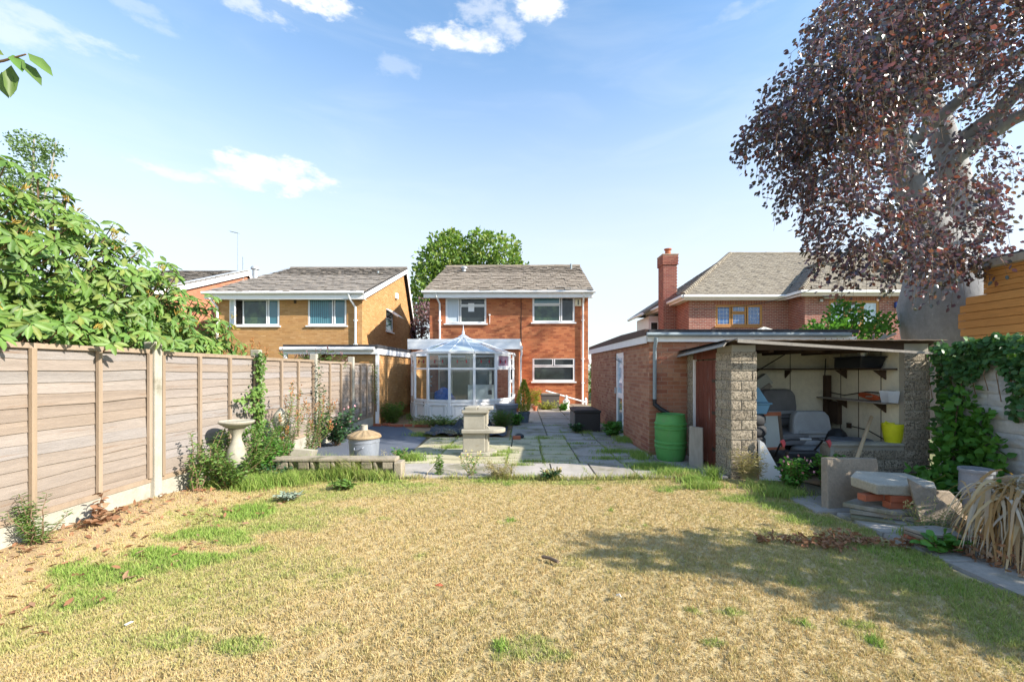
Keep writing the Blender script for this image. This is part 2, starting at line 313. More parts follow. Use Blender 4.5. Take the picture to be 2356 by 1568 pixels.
def thing(name, label, cat, loc=(0, 0, 0), rz=0.0, group=None):
    o = bpy.data.objects.new(name, None); COL.objects.link(o); o.location = loc; o.rotation_euler = (0, 0, rz)
    o.empty_display_size = .2; o['label'] = label; o['category'] = cat
    if group: o['group'] = group
    return o
def tag(o, label, cat, group=None):
    o['label'] = label; o['category'] = cat
    if group: o['group'] = group
    return o
def obj(name, mb, m, parent=None, world=False, smooth=False, kind=None, bevel=0.0, loc=None):
    me = mb.mesh(name) if isinstance(mb, MB) else mb
    if not me.materials: me.materials.append(M[m] if isinstance(m, str) else m)
    o = bpy.data.objects.new(name, me); COL.objects.link(o)
    if parent is not None:
        o.parent = parent
        if world:
            r = parent
            while r.parent is not None: r = r.parent
            o.location = -Vector(r.location) if parent is r else (0, 0, 0)
    if loc is not None: o.location = loc
    if smooth: me.polygons.foreach_set('use_smooth', [True]*len(me.polygons)); me.set_sharp_from_angle(angle=R(40))
    if bevel:
        b = o.modifiers.new('bevel', 'BEVEL'); b.width = bevel; b.segments = 2; b.limit_method = 'ANGLE'
    if kind: o['kind'] = kind
    return o
def piece(name, me, parent, loc, rot=(0, 0, 0), scale=(1, 1, 1)):
    o = bpy.data.objects.new(name, me); o.parent = parent; o.location = loc; o.rotation_euler = rot; o.scale = scale
    COL.objects.link(o); return o
def np_mesh(name, V, Fc, m=None, attr=None, flat=True):
    """V (n,3), Fc (k,c) all faces with the same corner count"""
    me = bpy.data.meshes.new(name); k, c = Fc.shape
    me.vertices.add(len(V)); me.vertices.foreach_set('co', np.ascontiguousarray(V, dtype=np.float32).ravel())
    me.loops.add(k*c); me.loops.foreach_set('vertex_index', np.ascontiguousarray(Fc, dtype=np.int32).ravel())
    me.polygons.add(k); me.polygons.foreach_set('loop_start', np.arange(0, k*c, c, dtype=np.int32))
    if attr is not None:
        for an, av in attr.items():
            a = me.attributes.new(an, 'FLOAT', 'POINT'); a.data.foreach_set('value', np.ascontiguousarray(av, dtype=np.float32))
    me.update(calc_edges=True)
    if flat: me.shade_flat()
    if m: me.materials.append(M[m] if isinstance(m, str) else m)
    return me
def rot_from(dirv, normal_hint):
    """rotation matrices (n,3,3): columns side, forward (dirv), up"""
    f = dirv/np.maximum(np.linalg.norm(dirv, axis=1, keepdims=True), 1e-6)
    s = np.cross(f, normal_hint); s /= np.maximum(np.linalg.norm(s, axis=1, keepdims=True), 1e-6)
    u = np.cross(s, f)
    return np.stack([s, f, u], axis=2)
LEAF = np.array([(0, 0, 0), (.5, .36, .05), (.36, .75, .03), (0, 1, -.10), (-.36, .75, .03), (-.5, .36, .05), (0, .45, -.05)], float)
LEAF_F = np.array([(0, 1, 6), (1, 2, 6), (2, 3, 6), (3, 4, 6), (4, 5, 6), (5, 0, 6)])
def leaf_set(parent, name, pos, rotm, length, width, m, individual=0, rest='foliage', tail=None):
    """leaves at pos with rotation matrices; the `individual` ones nearest the camera are objects of their own, the rest one mesh"""
    n = len(pos); length = np.broadcast_to(length, (n,)).astype(float); width = np.broadcast_to(width, (n,)).astype(float)
    base = np.array(parent.location) if parent is not None else np.zeros(3)
    vis = np.ones(n, bool)
    d = np.linalg.norm(pos-np.array((0, 0, CAMZ)), axis=1)/np.maximum(length, .01)
    x = pos[:, 0]/np.maximum(pos[:, 1], .1); y = (pos[:, 2]-CAMZ)/np.maximum(pos[:, 1], .1)
    vis = (pos[:, 1] > .5) & (x > -1.17) & (x < 1.13) & (y < .83)
    order = np.argsort(np.where(vis, d, 1e6))
    ind = order[:individual]; mask = np.ones(n, bool); mask[ind] = False
    if individual:
        me = np_mesh('leaf', LEAF*np.array((1, 1, 1)), LEAF_F, m, flat=False)
        for i in ind:
            o = bpy.data.objects.new('leaf', me); o.parent = parent
            mt = Matrix([[*(rotm[i, r]*np.array((width[i], length[i], length[i]))), pos[i, r]-base[r]] for r in range(3)]+[[0, 0, 0, 1]])
            o.matrix_local = mt; COL.objects.link(o)
    p, rm, L, Wd = pos[mask], rotm[mask], length[mask], width[mask]
    if len(p):
        sc = np.stack([Wd, L, L], axis=1)
        V = np.einsum('nij,nkj->nki', rm, LEAF[None]*sc[:, None, :])+p[:, None, :]-base
        k = len(LEAF); Fc = (LEAF_F[None]+(np.arange(len(p))*k)[:, None, None]).reshape(-1, 3)
        o = obj(rest, np_mesh(rest, V.reshape(-1, 3), Fc, m, flat=False), m, parent); o['kind'] = 'stuff'
        return o
def unit(n):
    v = rng.normal(size=(n, 3)); return v/np.linalg.norm(v, axis=1, keepdims=True)
def blob_points(blobs, n, shell=.55):
    """points in the outer shell of ellipsoids (cx,cy,cz,rx,ry,rz), returned with their outward directions"""
    b = np.array(blobs, float); w = (b[:, 3]*b[:, 4]+b[:, 4]*b[:, 5]+b[:, 3]*b[:, 5]); w /= w.sum()
    i = rng.choice(len(b), n, p=w); u = unit(n); r = shell+(1-shell)*rng.random(n)**.6
    r = r*(1+.22*np.sin(u[:, 0]*7+i)*np.sin(u[:, 2]*6+i*2)*np.sin(u[:, 1]*5+1+i))
    return b[i, :3]+u*b[i, 3:]*r[:, None], u
def twig_lines(mb, a, b, n=3, sag=.1, r=.01):
    a = Vector(a); b = Vector(b)
    pts = [a.lerp(b, t/n)+Vector((rnd.uniform(-1, 1), rnd.uniform(-1, 1), 0))*sag*.3*(0 < t < n)-Vector((0, 0, sag*math.sin(math.pi*t/n)*-1)) for t in range(n+1)]
    mb.tube(pts, [r*(1-.6*t/n) for t in range(n+1)], 6)
# ------------------------------------------------------------------ walls, bricks, roofs, windows
Z = Vector((0, 0, 1))
def wall_cells(mb, O, u, n, Wd, H, ops, d0=-.1, d1=-.0035, z0=0.0):
    us = sorted({0, Wd, *[o[0] for o in ops], *[o[1] for o in ops]}); zs = sorted({z0, H, *[o[2] for o in ops], *[o[3] for o in ops]})
    for a, b in zip(us, us[1:]):
        for c, d in zip(zs, zs[1:]):
            um, zm = (a+b)/2, (c+d)/2
            if not any(o[0] < um < o[1] and o[2] < zm < o[3] for o in ops): mb.obox(O, u, n, a, b, d0, d1, c, d)
    return mb
def brick_list(O, u, n, Wd, H, ops, L=.215, h=.065, j=.010, z0=0.0, top=None, jit=.0012):
    """every brick of a stretcher-bond face as (origin, u, n, u0, u1, z0, z1, proud)"""
    out = []; c = 0; z = z0
    while z+h <= H+.001:
        x = -(L+j)/2 if c % 2 else 0.0
        while x < Wd:
            a, b = max(x, 0), min(x+L, Wd); segs = [(a, b)]; zm = z+h/2
            for o in ops:
                if o[2] < zm < o[3]:
                    ns = []
                    for p, q in segs:
                        if q <= o[0] or p >= o[1]: ns.append((p, q)); continue
                        if p < o[0]: ns.append((p, o[0]))
                        if q > o[1]: ns.append((o[1], q))
                    segs = ns
            for p, q in segs:
                if q-p > .03 and (top is None or z+h <= top((p+q)/2)): out.append((O, u, n, p, q, z, z+h, rng.random()*jit))
            x += L+j
        z += h+j; c += 1
    return out
BOXV = np.array([(x, y, z) for z in (0, 1) for x, y in ((0, 0), (1, 0), (1, 1), (0, 1))], float)
BOXF = np.array([(0, 3, 2, 1), (4, 5, 6, 7), (0, 1, 5, 4), (1, 2, 6, 5), (3, 0, 4, 7)])   # no back
def boxes_mesh(name, specs, m, depth=.012):
    """specs of brick_list joined into one mesh"""
    n = len(specs); Of = np.array([s[0] for s in specs], float); U = np.array([s[1] for s in specs], float); Nn = np.array([s[2] for s in specs], float)
    q = np.array([s[3:] for s in specs], float)
    uu = q[:, 0:1]+(q[:, 1:2]-q[:, 0:1])*BOXV[None, :, 0]
    dd = q[:, 4:5]-(depth+q[:, 4:5])*BOXV[None, :, 1]
    zz = q[:, 2:3]+(q[:, 3:4]-q[:, 2:3])*BOXV[None, :, 2]
    V = Of[:, None]+U[:, None]*uu[..., None]+Nn[:, None]*dd[..., None]; V[..., 2] += zz
    Fc = (BOXF[None]+(np.arange(n)*8)[:, None, None]).reshape(-1, 4)
    return np_mesh(name, V.reshape(-1, 3), Fc, m)
def unit_brick(m, name='brick'):
    return np_mesh(name, BOXV*np.array((1, 1, 1)), BOXF, m)
def lay_bricks(parent, specs, m, individual=0, name='brick', rest='brickwork', depth=.012, me=None):
    """the nearest bricks as parts, the remaining ones as one part"""
    specs = list(specs)
    if individual:
        L = Vector(parent.location)
        specs.sort(key=lambda s: (Vector(s[0])+L+Vector(s[1])*(s[3]+s[4])/2+Z*((s[5]+s[6])/2-CAMZ)).length)
        me = me or unit_brick(m, name)
        for O, u, n, a, b, z0, z1, pr in specs[:individual]:
            u = Vector(u); n = Vector(n); o = Vector(O)+u*a+n*pr+Z*z0
            mt = Matrix(((*(u*(b-a)),), (*(-n*(depth+pr)),), (0, 0, z1-z0))).transposed().to_4x4(); mt.translation = o
            p = bpy.data.objects.new(name, me); p.parent = parent; p.matrix_local = mt; COL.objects.link(p)
        specs = specs[individual:]
    if specs: obj(rest, boxes_mesh(rest, specs, m, depth), m, parent, kind='stuff')
def roof_tiles(parent, O, u, s, Wd, L, tw, tl, m, individual=0, keep=None, thick=.012, rag=.012, name='roof_tile', cross=False, lift=.012):
    """overlapping tiles; O eave corner, u along the eave, s up the slope; keep(x, y) clips in slope coordinates"""
    O = Vector(O); u = Vector(u).normalized(); s = Vector(s).normalized(); n = u.cross(s)
    if n.z < 0: n = -n
    me = np_mesh(name, (BOXV-np.array((.5, 0, 0)))*1.0, BOXF[[0, 1, 2, 3, 4]], m); k = 0; rest = []
    rows = int(round(L/tl)); colsn = int(round(Wd/tw))
    for r_ in range(rows):
        off = tw/2 if cross and r_ % 2 else 0
        for c in range(colsn+(1 if off else 0)):
            x = (c+.5)*tw-off; y = r_*tl
            if keep and not keep(x, y+tl*.5): continue
            w = tw-.006
            if off and c == 0: x, w = tw*.25, tw/2-.006
            elif off and c == colsn: x, w = Wd-tw*.25, tw/2-.006
            y -= rnd.random()*rag; tilt = .085+rnd.uniform(0, lift)
            o = O+u*(x+rnd.uniform(-.003, .003))+s*y+n*(thick*.9+rnd.uniform(0, lift*.5)+tilt*.4*tl)
            ax = u+s*rnd.uniform(-.02, .02)*0.6+n*rnd.uniform(-.02, .02); ay = (s-n*tilt*.9)
            mt = ((ax*w), (ay*tl*1.12), (n*thick), o)
            if k < individual:
                mm = Matrix((mt[0], mt[1], mt[2])).transposed().to_4x4(); mm.translation = mt[3]
                p = bpy.data.objects.new(name, me); p.parent = parent; p.matrix_local = mm; COL.objects.link(p); k += 1
            else: rest.append(mt)
    if rest:
        A = np.array([[list(q) for q in t[:3]] for t in rest]); o = np.array([list(t[3]) for t in rest])
        V = np.einsum('kj,nji->nki', BOXV-np.array((.5, 0, 0)), A)+o[:, None]
        Fc = (BOXF[None]+(np.arange(len(rest))*8)[:, None, None]).reshape(-1, 4)
        obj('roof_tiling', np_mesh('roof_tiling', V.reshape(-1, 3), Fc, m), m, parent, kind='stuff')
def window(parent, O, u, n, u0, z0, w, h, cells, fm='white', pm='pane_dark', sill=True, rec=.045, fw=.055, lead=None, name='window', silm=None, skip=()):
    """cells: fractions (a, b, c, d[, pane material]); the frame is a part, panes and sill its children"""
    O = Vector(O); u = Vector(u); n = Vector(n)
    f = MB()
    for a, b, c, d in ((0, w, 0, fw), (0, w, h-fw, h), (0, fw, fw, h-fw), (w-fw, w, fw, h-fw)): f.obox(O, u, n, u0+a, u0+b, -rec-.05, -rec+.02, z0+c, z0+d)
    for i, cl in enumerate(cells):
        a, b, c, d = [cl[0]*w, cl[1]*w, cl[2]*h, cl[3]*h]
        if i in skip: continue
        e = fw*.75; q = -rec+.032
        f.obox(O, u, n, u0+a, u0+b, -rec-.04, q, z0+c, z0+c+e); f.obox(O, u, n, u0+a, u0+b, -rec-.04, q, z0+d-e, z0+d)
        f.obox(O, u, n, u0+a, u0+a+e, -rec-.04, q-.002, z0+c+e, z0+d-e); f.obox(O, u, n, u0+b-e, u0+b, -rec-.04, q-.002, z0+c+e, z0+d-e)
    fo = obj(name, f, fm, parent)
    for i, cl in enumerate(cells):
        a, b, c, d = [cl[0]*w, cl[1]*w, cl[2]*h, cl[3]*h]; e = fw*.75-.005
        p = MB().obox(O, u, n, u0+a+e, u0+b-e, -rec-.02, -rec+.004, z0+c+e, z0+d-e)
        obj('pane', p, cl[4] if len(cl) > 4 else pm, fo)
        if lead:
            lb = MB(); nx, nz = lead
            for k in range(1, nx): x = u0+a+(b-a)*k/nx; lb.obox(O, u, n, x-.006, x+.006, -rec+.004, -rec+.008, z0+c+e, z0+d-e)
            for k in range(1, nz): y = z0+c+(d-c)*k/nz; lb.obox(O, u, n, u0+a+e, u0+b-e, -rec+.005, -rec+.010, y-.006, y+.006)
            obj('leading', lb, 'lead', fo)
    if sill: obj('sill', MB().obox(O, u, n, u0-.06, u0+w+.06, -.09, .07, z0-.055, z0), silm or fm, fo)
    return fo
def pipe(parent, name, pts, r, m='white', brackets=()):
    o = obj(name, MB().tube(pts, r, 10), m, parent, smooth=True)
    if brackets:
        b = MB()
        for q in brackets: b.box((q[0]-r*1.6, q[1]-r*1.2, q[2]-.02), (q[0]+r*1.6, q[1]+r*1.4, q[2]+.02))
        obj('pipe_clip', b, m, o)
    return o
X_, Y_ = Vector((1, 0, 0)), Vector((0, 1, 0))

# ------------------------------------------------------------------ ground
def sheet(name, pts, z, m, kind='structure'):
    me = bpy.data.meshes.new(name); me.from_pydata([(x, y, z) for x, y in pts], [], [tuple(range(len(pts)))]); 
    o = obj(name, me, m); o['kind'] = kind; return o
sheet('ground', [(-500, -300), (500, -300), (500, 900), (-500, 900)], -.06, 'ground')
def sm(x, a, b):
    t = np.clip((np.asarray(x, float)-a)/(b-a), 0, 1); return t*t*(3-2*t)
def Hlawn(x, y):
    x = np.asarray(x, float); y = np.asarray(y, float)
    return .012*np.sin(x*1.7+y*.6)*np.sin(y*1.3-x*.4)+.085*sm(x, -3.4, -4.05)*(1-sm(y, 4.6, 6.0))+.05*sm(x, -3.0, -4.0)*(1-sm(y, 5.5, 6.6))
def lawn_right(y): return np.where(np.asarray(y) < 5.2, 3.36, 3.36-.35*(np.asarray(y)-5.2))
def build_lawn():
    xs = np.linspace(-4.12, 3.36, 90); ys = np.linspace(-1.5, 6.3, 90)
    X, Y = np.meshgrid(xs, ys); Zh = Hlawn(X, Y)
    V = np.stack([X, Y, Zh], 2).reshape(-1, 3); i = np.arange(89*90).reshape(89, 90)[:, :-1].ravel()
    o = obj('lawn', np_mesh('lawn', V, np.stack([i, i+1, i+91, i+90], 1), 'thatch', {'soil': (sm(X, -3.3, -3.95)*(1-sm(Y, 5.2, 6.0))*.7).ravel()}), 'thatch', smooth=True); o['kind'] = 'structure'
build_lawn()

# ------------------------------------------------------------------ main house
HX, HY = -.54, 18.5
def hu(vx, Y=HY): return (vx-1200)/F*Y-HX
def hz(vy, Y=HY): return CAMZ+(850-vy)/F*Y
def main_house():
    t = thing('brick_house', 'orange brick two-storey detached house behind the glass conservatory', 'house', (HX, HY, 0), R(-1.2))
    u0 = -3.31; Wd = 6.62; O = Vector((u0, 0, 0)); n = -Y_
    wins = []
    for x0, x1, y0, y1 in ((1024.4, 1118.8, 683.8, 743.6), (1225, 1322, 682, 741.5), (1225, 1322.5, 822.5, 877)):
        wins.append((hu(x0)-u0, hu(x1)-u0, hz(y1), hz(y0)))
    eav = 4.70
    w = wall_cells(MB(), O, X_, n, Wd, eav, wins)
    w.prism([(3.31, .0, 0), (3.31, .0, eav), (3.31, 4.7, 6.75), (3.31, 9.4, eav), (3.31, 9.4, 0)], (-.1, 0, 0))
    w.prism([(-3.31, .0, 0), (-3.31, .0, eav), (-3.31, 4.7, 6.75), (-3.31, 9.4, eav), (-3.31, 9.4, 0)], (.1, 0, 0))
    w.box((-3.31, 9.3, 0), (3.31, 9.4, eav))
    wall = obj('wall', w, 'mortar_red', t)
    lay_bricks(t, brick_list(O, X_, n, Wd, eav, wins), 'brick_house')
    # interior darkness behind the panes
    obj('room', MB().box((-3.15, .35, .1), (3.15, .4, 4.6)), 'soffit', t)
    a = wins[0]; window(t, O, X_, n, a[0], a[2], a[1]-a[0], a[3]-a[2], [(.02, .34, .03, .97, 'net'), (.36, .98, .70, .97), (.36, .98, .03, .68)], name='window')
    nt = MB().obox(O, X_, n, a[0]+.95, a[0]+1.2, -.04, -.036, a[2]+.5, a[2]+.85); obj('paper_sheet', nt, 'white', t)
    a = wins[1]; window(t, O, X_, n, a[0], a[2], a[1]-a[0], a[3]-a[2], [(.02, .66, .70, .97, 'pane_teal'), (.02, .66, .03, .68, 'pane_green'), (.68, .98, .03, .97)], name='window')
    a = wins[2]; window(t, O, X_, n, a[0], a[2], a[1]-a[0], a[3]-a[2], [(.02, .49, .66, .97), (.51, .98, .66, .97), (.02, .98, .03, .64)], name='window')
    # roof
    sv = Vector((0, 5.1, 2.17)).normalized(); e0 = Vector((-3.48, -.42, 4.76)); Lr = 5.54
    rs = MB(); rs.prism([e0, e0+Vector((6.96, 0, 0)), e0+Vector((6.96, 0, 0))+sv*Lr, e0+sv*Lr], (0, .0, -.06))
    rb = e0+sv*Lr; rs.prism([rb, rb+Vector((6.96, 0, 0)), rb+Vector((6.96, 5.1, -2.17)), rb+Vector((0, 5.1, -2.17))], (0, 0, -.06))
    obj('roof', rs, 'felt', t)
    roof_tiles(t, e0, X_, sv, 6.96, Lr, .232, .3693, 'tile', individual=300, rag=.07, lift=.05, cross=True)
    rt = MB().tube([(0, 0, 0), (.44, 0, 0)], .11, 10).mesh('ridge_tile'); rt.materials.append(M['tile'])
    for k in range(16): piece('ridge_tile', rt, t, (-3.48+k*.435, rb.y, rb.z-.015+rnd.uniform(-.008, .008)))
    obj('fascia', MB().box((-3.48, -.36, 4.50), (3.48, -.33, 4.73)), 'white', t)
    obj('soffit', MB().box((-3.47, -.33, 4.52), (3.47, -.02, 4.54)), 'white', t)
    g = MB().tube([(-3.55, -.425, 4.735), (3.55, -.425, 4.72)], .06, 10); obj('gutter', g, 'white', t, smooth=True)
    obj('bargeboard', MB().prism([(3.40, -.38, 4.52), (3.40, -.38, 4.72), (3.40, 4.68, 6.85), (3.40, 4.68, 6.65)], (.025, 0, 0)), 'white', t)
    obj('bargeboard', MB().prism([(-3.42, -.38, 4.52), (-3.42, -.38, 4.72), (-3.42, 4.68, 6.85), (-3.42, 4.68, 6.65)], (.025, 0, 0)), 'white', t)
    xl = hu(1012); pipe(t, 'downpipe', [(xl-.1, -.40, 4.7), (xl-.08, -.38, 4.55), (xl, -.08, 4.3), (xl, -.06, 2.4)], .04, 'white', [(xl, -.05, 3.6), (xl, -.05, 2.8)])
    xr = hu(1340.5); pipe(t, 'downpipe', [(xr, -.40, 4.7), (xr, -.36, 4.55), (xr, -.08, 4.3), (xr-.02, -.06, .1)], .04, 'white', [(xr, -.05, 3.6), (xr, -.05, 2.0), (xr, -.05, 1.0)])
    x = hu(1329.5); obj('alarm_box', MB().box((x-.13, -.09, hz(705)), (x+.13, 0, hz(688))), 'cream_box', t, bevel=.02)
    obj('alarm_mark', MB().box((x-.02, -.095, hz(702)), (x+.02, -.091, hz(691))), 'black_pvc', t)
    x = hu(1127); c = MB().tube([(x, -.02, hz(724)), (x, -.18, hz(725))], .035, 8); c.tube([(x, -.02, hz(726)), (x-.01, -.02, hz(745))], .012, 6); obj('security_camera', c, 'white', t)
    x = hu(1199); obj('cable', MB().tube([(x, -.012, 4.5), (x+.01, -.012, 2.5)], .012, 6), 'wire', t)
    obj('wall_lamp', MB().lathe([(.0, 0), (.06, .02), (.08, .12), (.07, .22), (0, .24)], (3.38, .15, hz(838)), 10), 'white', t)
    f = MB().lathe([(.09, 0), (.09, .28), (.15, .3), (.15, .36), (.11, .40), (0, .41)], (hu(1060, 21.2), 3.4, 6.25), 12); obj('flue', f, 'lead_flash', t, smooth=True)
    v = MB().lathe([(.05, 0), (.05, .42)], (hu(1312, 22), 3.9, 6.45), 8); obj('soil_pipe', v, 'grey_pvc', t)
    # flat-roofed extension behind the conservatory
    ey = 15.85-HY; ex0, ex1 = -4.0-HX, .0-HX
    fo = MB(); fo.box((ex0, ey-.14, 2.28), (ex1, ey-.11, 2.62)); fo.box((ex1-.03, ey-.11, 2.28), (ex1, 0-.05, 2.62)); fo.box((ex0, ey-.15, 2.53), (ex1+.02, ey-.112, 2.64))
    obj('extension_fascia', fo, 'white_old', t)
    obj('extension_roof', MB().box((ex0, ey-.11, 2.50), (ex1-.03, -.03, 2.60)), 'felt', t)
    op = [(1.0, 3.35, .12, 2.06)]
    ew = wall_cells(MB(), (ex0+.06, ey, 0), X_, n, 3.9, 2.5, op); ew.box((ex1-.16, ey+.0, 0), (ex1-.06, -.1, 2.5)); obj('extension_wall', ew, 'mortar_red', t)
    lay_bricks(t, brick_list((ex0+.06, ey, 0), X_, n, 3.9, 2.3, op)+brick_list((ex1-.06, ey, 0), Y_, X_, 2.6, 2.3, []), 'brick_house', rest='extension_brickwork')
    window(t, (ex0+.06, ey, 0), X_, n, 1.0, .12, 2.35, 1.94, [(.01, .2, .01, .74, 'pane_green'), (.2, .5, .01, .74), (.5, .8, .01, .74, 'pane_green'), (.8, .99, .01, .74, 'pane_dark'), (.01, .5, .75, .99, 'pane_green'), (.5, .99, .75, .99, 'pane_green')],
           sill=False, name='patio_door')
    px = ex1+.06; pipe(t, 'downpipe', [(px-.08, ey-.1, 2.32), (px, ey-.06, 2.24), (px, ey-.04, 2.1), (px-.03, ey-.03, 2.0), (px-.03, ey-.03, .05)], .035, 'white_pink')
    obj('hopper', MB().box((px-.10, ey-.13, 2.28), (px+.04, ey-.01, 2.4)), 'white_pink', t, bevel=.01)
    return t
main_house()

# ------------------------------------------------------------------ ochre house next door, left
def ochre_house():
    BX, BY = -9.72, 18.5
    t = thing('ochre_house', 'ochre brick house left of the conservatory with white framed windows and a long side gable', 'house', (BX, BY, 0))
    ux = -3.08; Wd = 6.15; O = Vector((ux, 0, 0)); n = -Y_; rx = ux+Wd
    fx = lambda vx: (vx-1200)/F*18.5-BX-ux
    wins = [(fx(528), fx(643), hz(749), hz(687)), (fx(708), fx(797), hz(748.5), hz(686))]
    eav = 4.66
    w = wall_cells(MB(), O, X_, n, Wd, eav, wins)
    wy0, wy1, wz0, wz1 = 21.75-BY, 22.95-BY, 3.46, 4.58
    prof = lambda y: eav+.375*y if y < 6.4 else 7.06-1.6*(y-6.4)
    Og = Vector((rx, 0, 0))
    wall_cells(w, Og, Y_, X_, 8.7, 3.4, []); wall_cells(w, Og, Y_, X_, 8.7, 4.6, [(wy0, wy1, wz0, wz1), (7.9, 8.7, 3.4, 4.6)], z0=3.4)
    w.prism([(rx-.006, 0, 4.6), (rx-.006, 7.9, 4.6), (rx-.006, 6.4, 7.0)], (-.094, 0, 0)); w.prism([(rx-.006, 7.9, 3.4), (rx-.006, 8.65, 3.4), (rx-.006, 7.9, 4.6)], (-.094, 0, 0))
    w.prism([(ux, 0, 0), (ux, 0, eav), (ux, 6.4, 7.0), (ux, 8.7, 3.4), (ux, 8.7, 0)], (.1, 0, 0))
    obj('wall', w, 'mortar_ochre', t)
    sp = brick_list(O, X_, n, Wd, eav, wins)+brick_list(Og, Y_, X_, 8.7, 7.0, [(wy0, wy1, wz0, wz1)], top=lambda y: prof(y)-.05)
    lay_bricks(t, sp, 'brick_ochre')
    obj('room', MB().box((ux+.2, .35, .1), (rx-.2, .4, 4.5)), 'soffit', t)  # dark sheet painting the unlit interior behind the windows
    a = wins[0]; ww, hh = a[1]-a[0], a[3]-a[2]
    window(t, O, X_, n, a[0], a[2], ww, hh, [(.21, .25, .02, .98), (.26, .75, .03, .97, 'pane_green'), (.77, .98, .03, .97, 'pane_teal')], skip=(0,))
    # the casement at the left of that window stands open
    c = MB(); cw, fr = .40, .05
    O2 = Vector((ux+a[0]+.03, .03, 0)); uu = Vector((.86, -.5, 0)).normalized(); nn = Vector((-.5, -.86, 0)).normalized()
    for p in ((0, cw, .03, .03+fr), (0, cw, hh-.08, hh-.03), (0, fr, .08, hh-.08), (cw-fr, cw, .08, hh-.08), (fr, cw-fr, hh*.5-.02, hh*.5+.02)): c.obox(O2+Z*a[2], uu, nn, p[0], p[1], 0, .05, p[2], p[3])
    so = obj('casement', c, 'white', t); obj('pane', MB().obox(O2+Z*a[2], uu, nn, fr, cw-fr, .015, .03, .08, hh-.08), 'net', so)
    a = wins[1]; window(t, O, X_, n, a[0], a[2], a[1]-a[0], a[3]-a[2], [(.02, .65, .03, .97, 'pane_teal'), (.68, .98, .03, .97, 'pane_teal')])
    cu = MB()
    for k in range(9): x = a[0]+.12+k*.085; cu.obox(O, X_, n, x, x+.035, -.041, -.036, a[2]+.10, a[3]-.08)
    obj('curtain', cu, 'teal_curtain', t)
    window(t, Og, Y_, X_, wy0, wz0, wy1-wy0, wz1-wz0, [(.04, .96, .03, .60, 'pane_teal'), (.04, .96, .62, .97)], skip=(1,))
    Os = Vector((rx+.01, wy0+.06, wz1-.06)); c = MB(); dn = Vector((.55, 0, -.38)); wd = wy1-wy0-.12
    c.prism([Os, Os+Y_*wd, Os+Y_*wd+dn*.12, Os+dn*.12], (.03, 0, .04)); c.prism([Os+dn*.88, Os+dn*.88+Y_*wd, Os+dn+Y_*wd, Os+dn], (.03, 0, .04))
    c.prism([Os+dn*.12, Os+dn*.12+Y_*.06, Os+dn*.88+Y_*.06, Os+dn*.88], (.03, 0, .04)); c.prism([Os+dn*.12+Y_*(wd-.06), Os+dn*.12+Y_*wd, Os+dn*.88+Y_*wd, Os+dn*.88+Y_*(wd-.06)], (.03, 0, .04))
    so = obj('open_sash', c, 'white', t); obj('pane', MB().prism([Os+dn*.12+Y_*.06, Os+dn*.12+Y_*(wd-.06), Os+dn*.88+Y_*(wd-.06), Os+dn*.88+Y_*.06], (.012, 0, .016)), 'glass', so)
    obj('vent', MB().box((rx, 23.25-BY, 5.28), (rx+.12, 23.55-BY, 5.58)), 'white', t, bevel=.015)
    obj('air_brick', MB().obox(O, X_, n, fx(676), fx(682), -.02, .012, hz(698), hz(689)), 'dark_wood', t)
    sv = Vector((0, 6.9, 2.56)).normalized(); e0 = Vector((ux-.2, -.42, 4.70)); Lr = 7.36; RW = Wd+.42
    rb = e0+sv*Lr; rs = MB(); rs.prism([e0, e0+X_*RW, rb+X_*RW, rb], (0, 0, -.06)); rs.prism([rb, rb+X_*RW, rb+X_*RW+Vector((0, 2.5, -4.05)), rb+Vector((0, 2.5, -4.05))], (0, 0, -.06))
    obj('roof', rs, 'felt', t)
    roof_tiles(t, e0, X_, sv, RW, Lr, RW/24, Lr/20, 'tile_grey', individual=300, rag=.06, lift=.045, cross=True)
    rt = MB().tube([(0, 0, 0), (.44, 0, 0)], .10, 10).mesh('ridge_tile'); rt.materials.append(M['tile_grey'])
    for k in range(15): piece('ridge_tile', rt, t, (e0.x+k*.437, rb.y, rb.z-.01))
    bx = e0.x+RW-.03
    obj('bargeboard', MB().prism([e0+X_*(RW-.03)+Vector((0, .05, -.27)), e0+X_*(RW-.03)+Vector((0, .05, -.03)), rb+X_*(RW-.03)+Z*-.03, rb+X_*(RW-.03)+Z*-.29], (.025, 0, 0)), 'white', t)
    b2 = rb+X_*(RW-.03); obj('bargeboard', MB().prism([b2+Z*-.03, b2+Vector((0, 2.5, -4.1)), b2+Vector((0, 2.28, -4.1)), b2+Vector((0, 0, -.45))], (.025, 0, 0)), 'white', t)
    obj('fascia', MB().box((ux-.18, -.36, 4.44), (rx+.2, -.33, 4.66)), 'white', t); obj('soffit', MB().box((ux-.17, -.33, 4.45), (rx+.18, -.02, 4.47)), 'white', t)
    obj('gutter', MB().tube([(ux-.25, -.42, 4.68), (rx+.2, -.42, 4.70)], .065, 10), 'white', t, smooth=True)
    for vx in (501, 818):
        x = (vx-1200)/F*18.45-BX; pipe(t, 'downpipe', [(x-.15, -.42, 4.66), (x-.14, -.38, 4.5), (x, -.08, 4.15), (x, -.07, 2.3)], .045, 'white', [(x, -.05, 3.6), (x, -.05, 2.6)])
    obj('vent_box', MB().obox(O, X_, n, fx(695), fx(708), 0, .07, hz(815), hz(808)), 'white', t, bevel=.02)
    f = MB().lathe([(.12, 0), (.12, .45), (.19, .46), (.19, .54), (.14, .6), (0, .61)], ((587-1200)/F*21.5-BX, 21.5-BY, 5.95), 12); obj('flue', f, 'lead_flash', t, smooth=True)
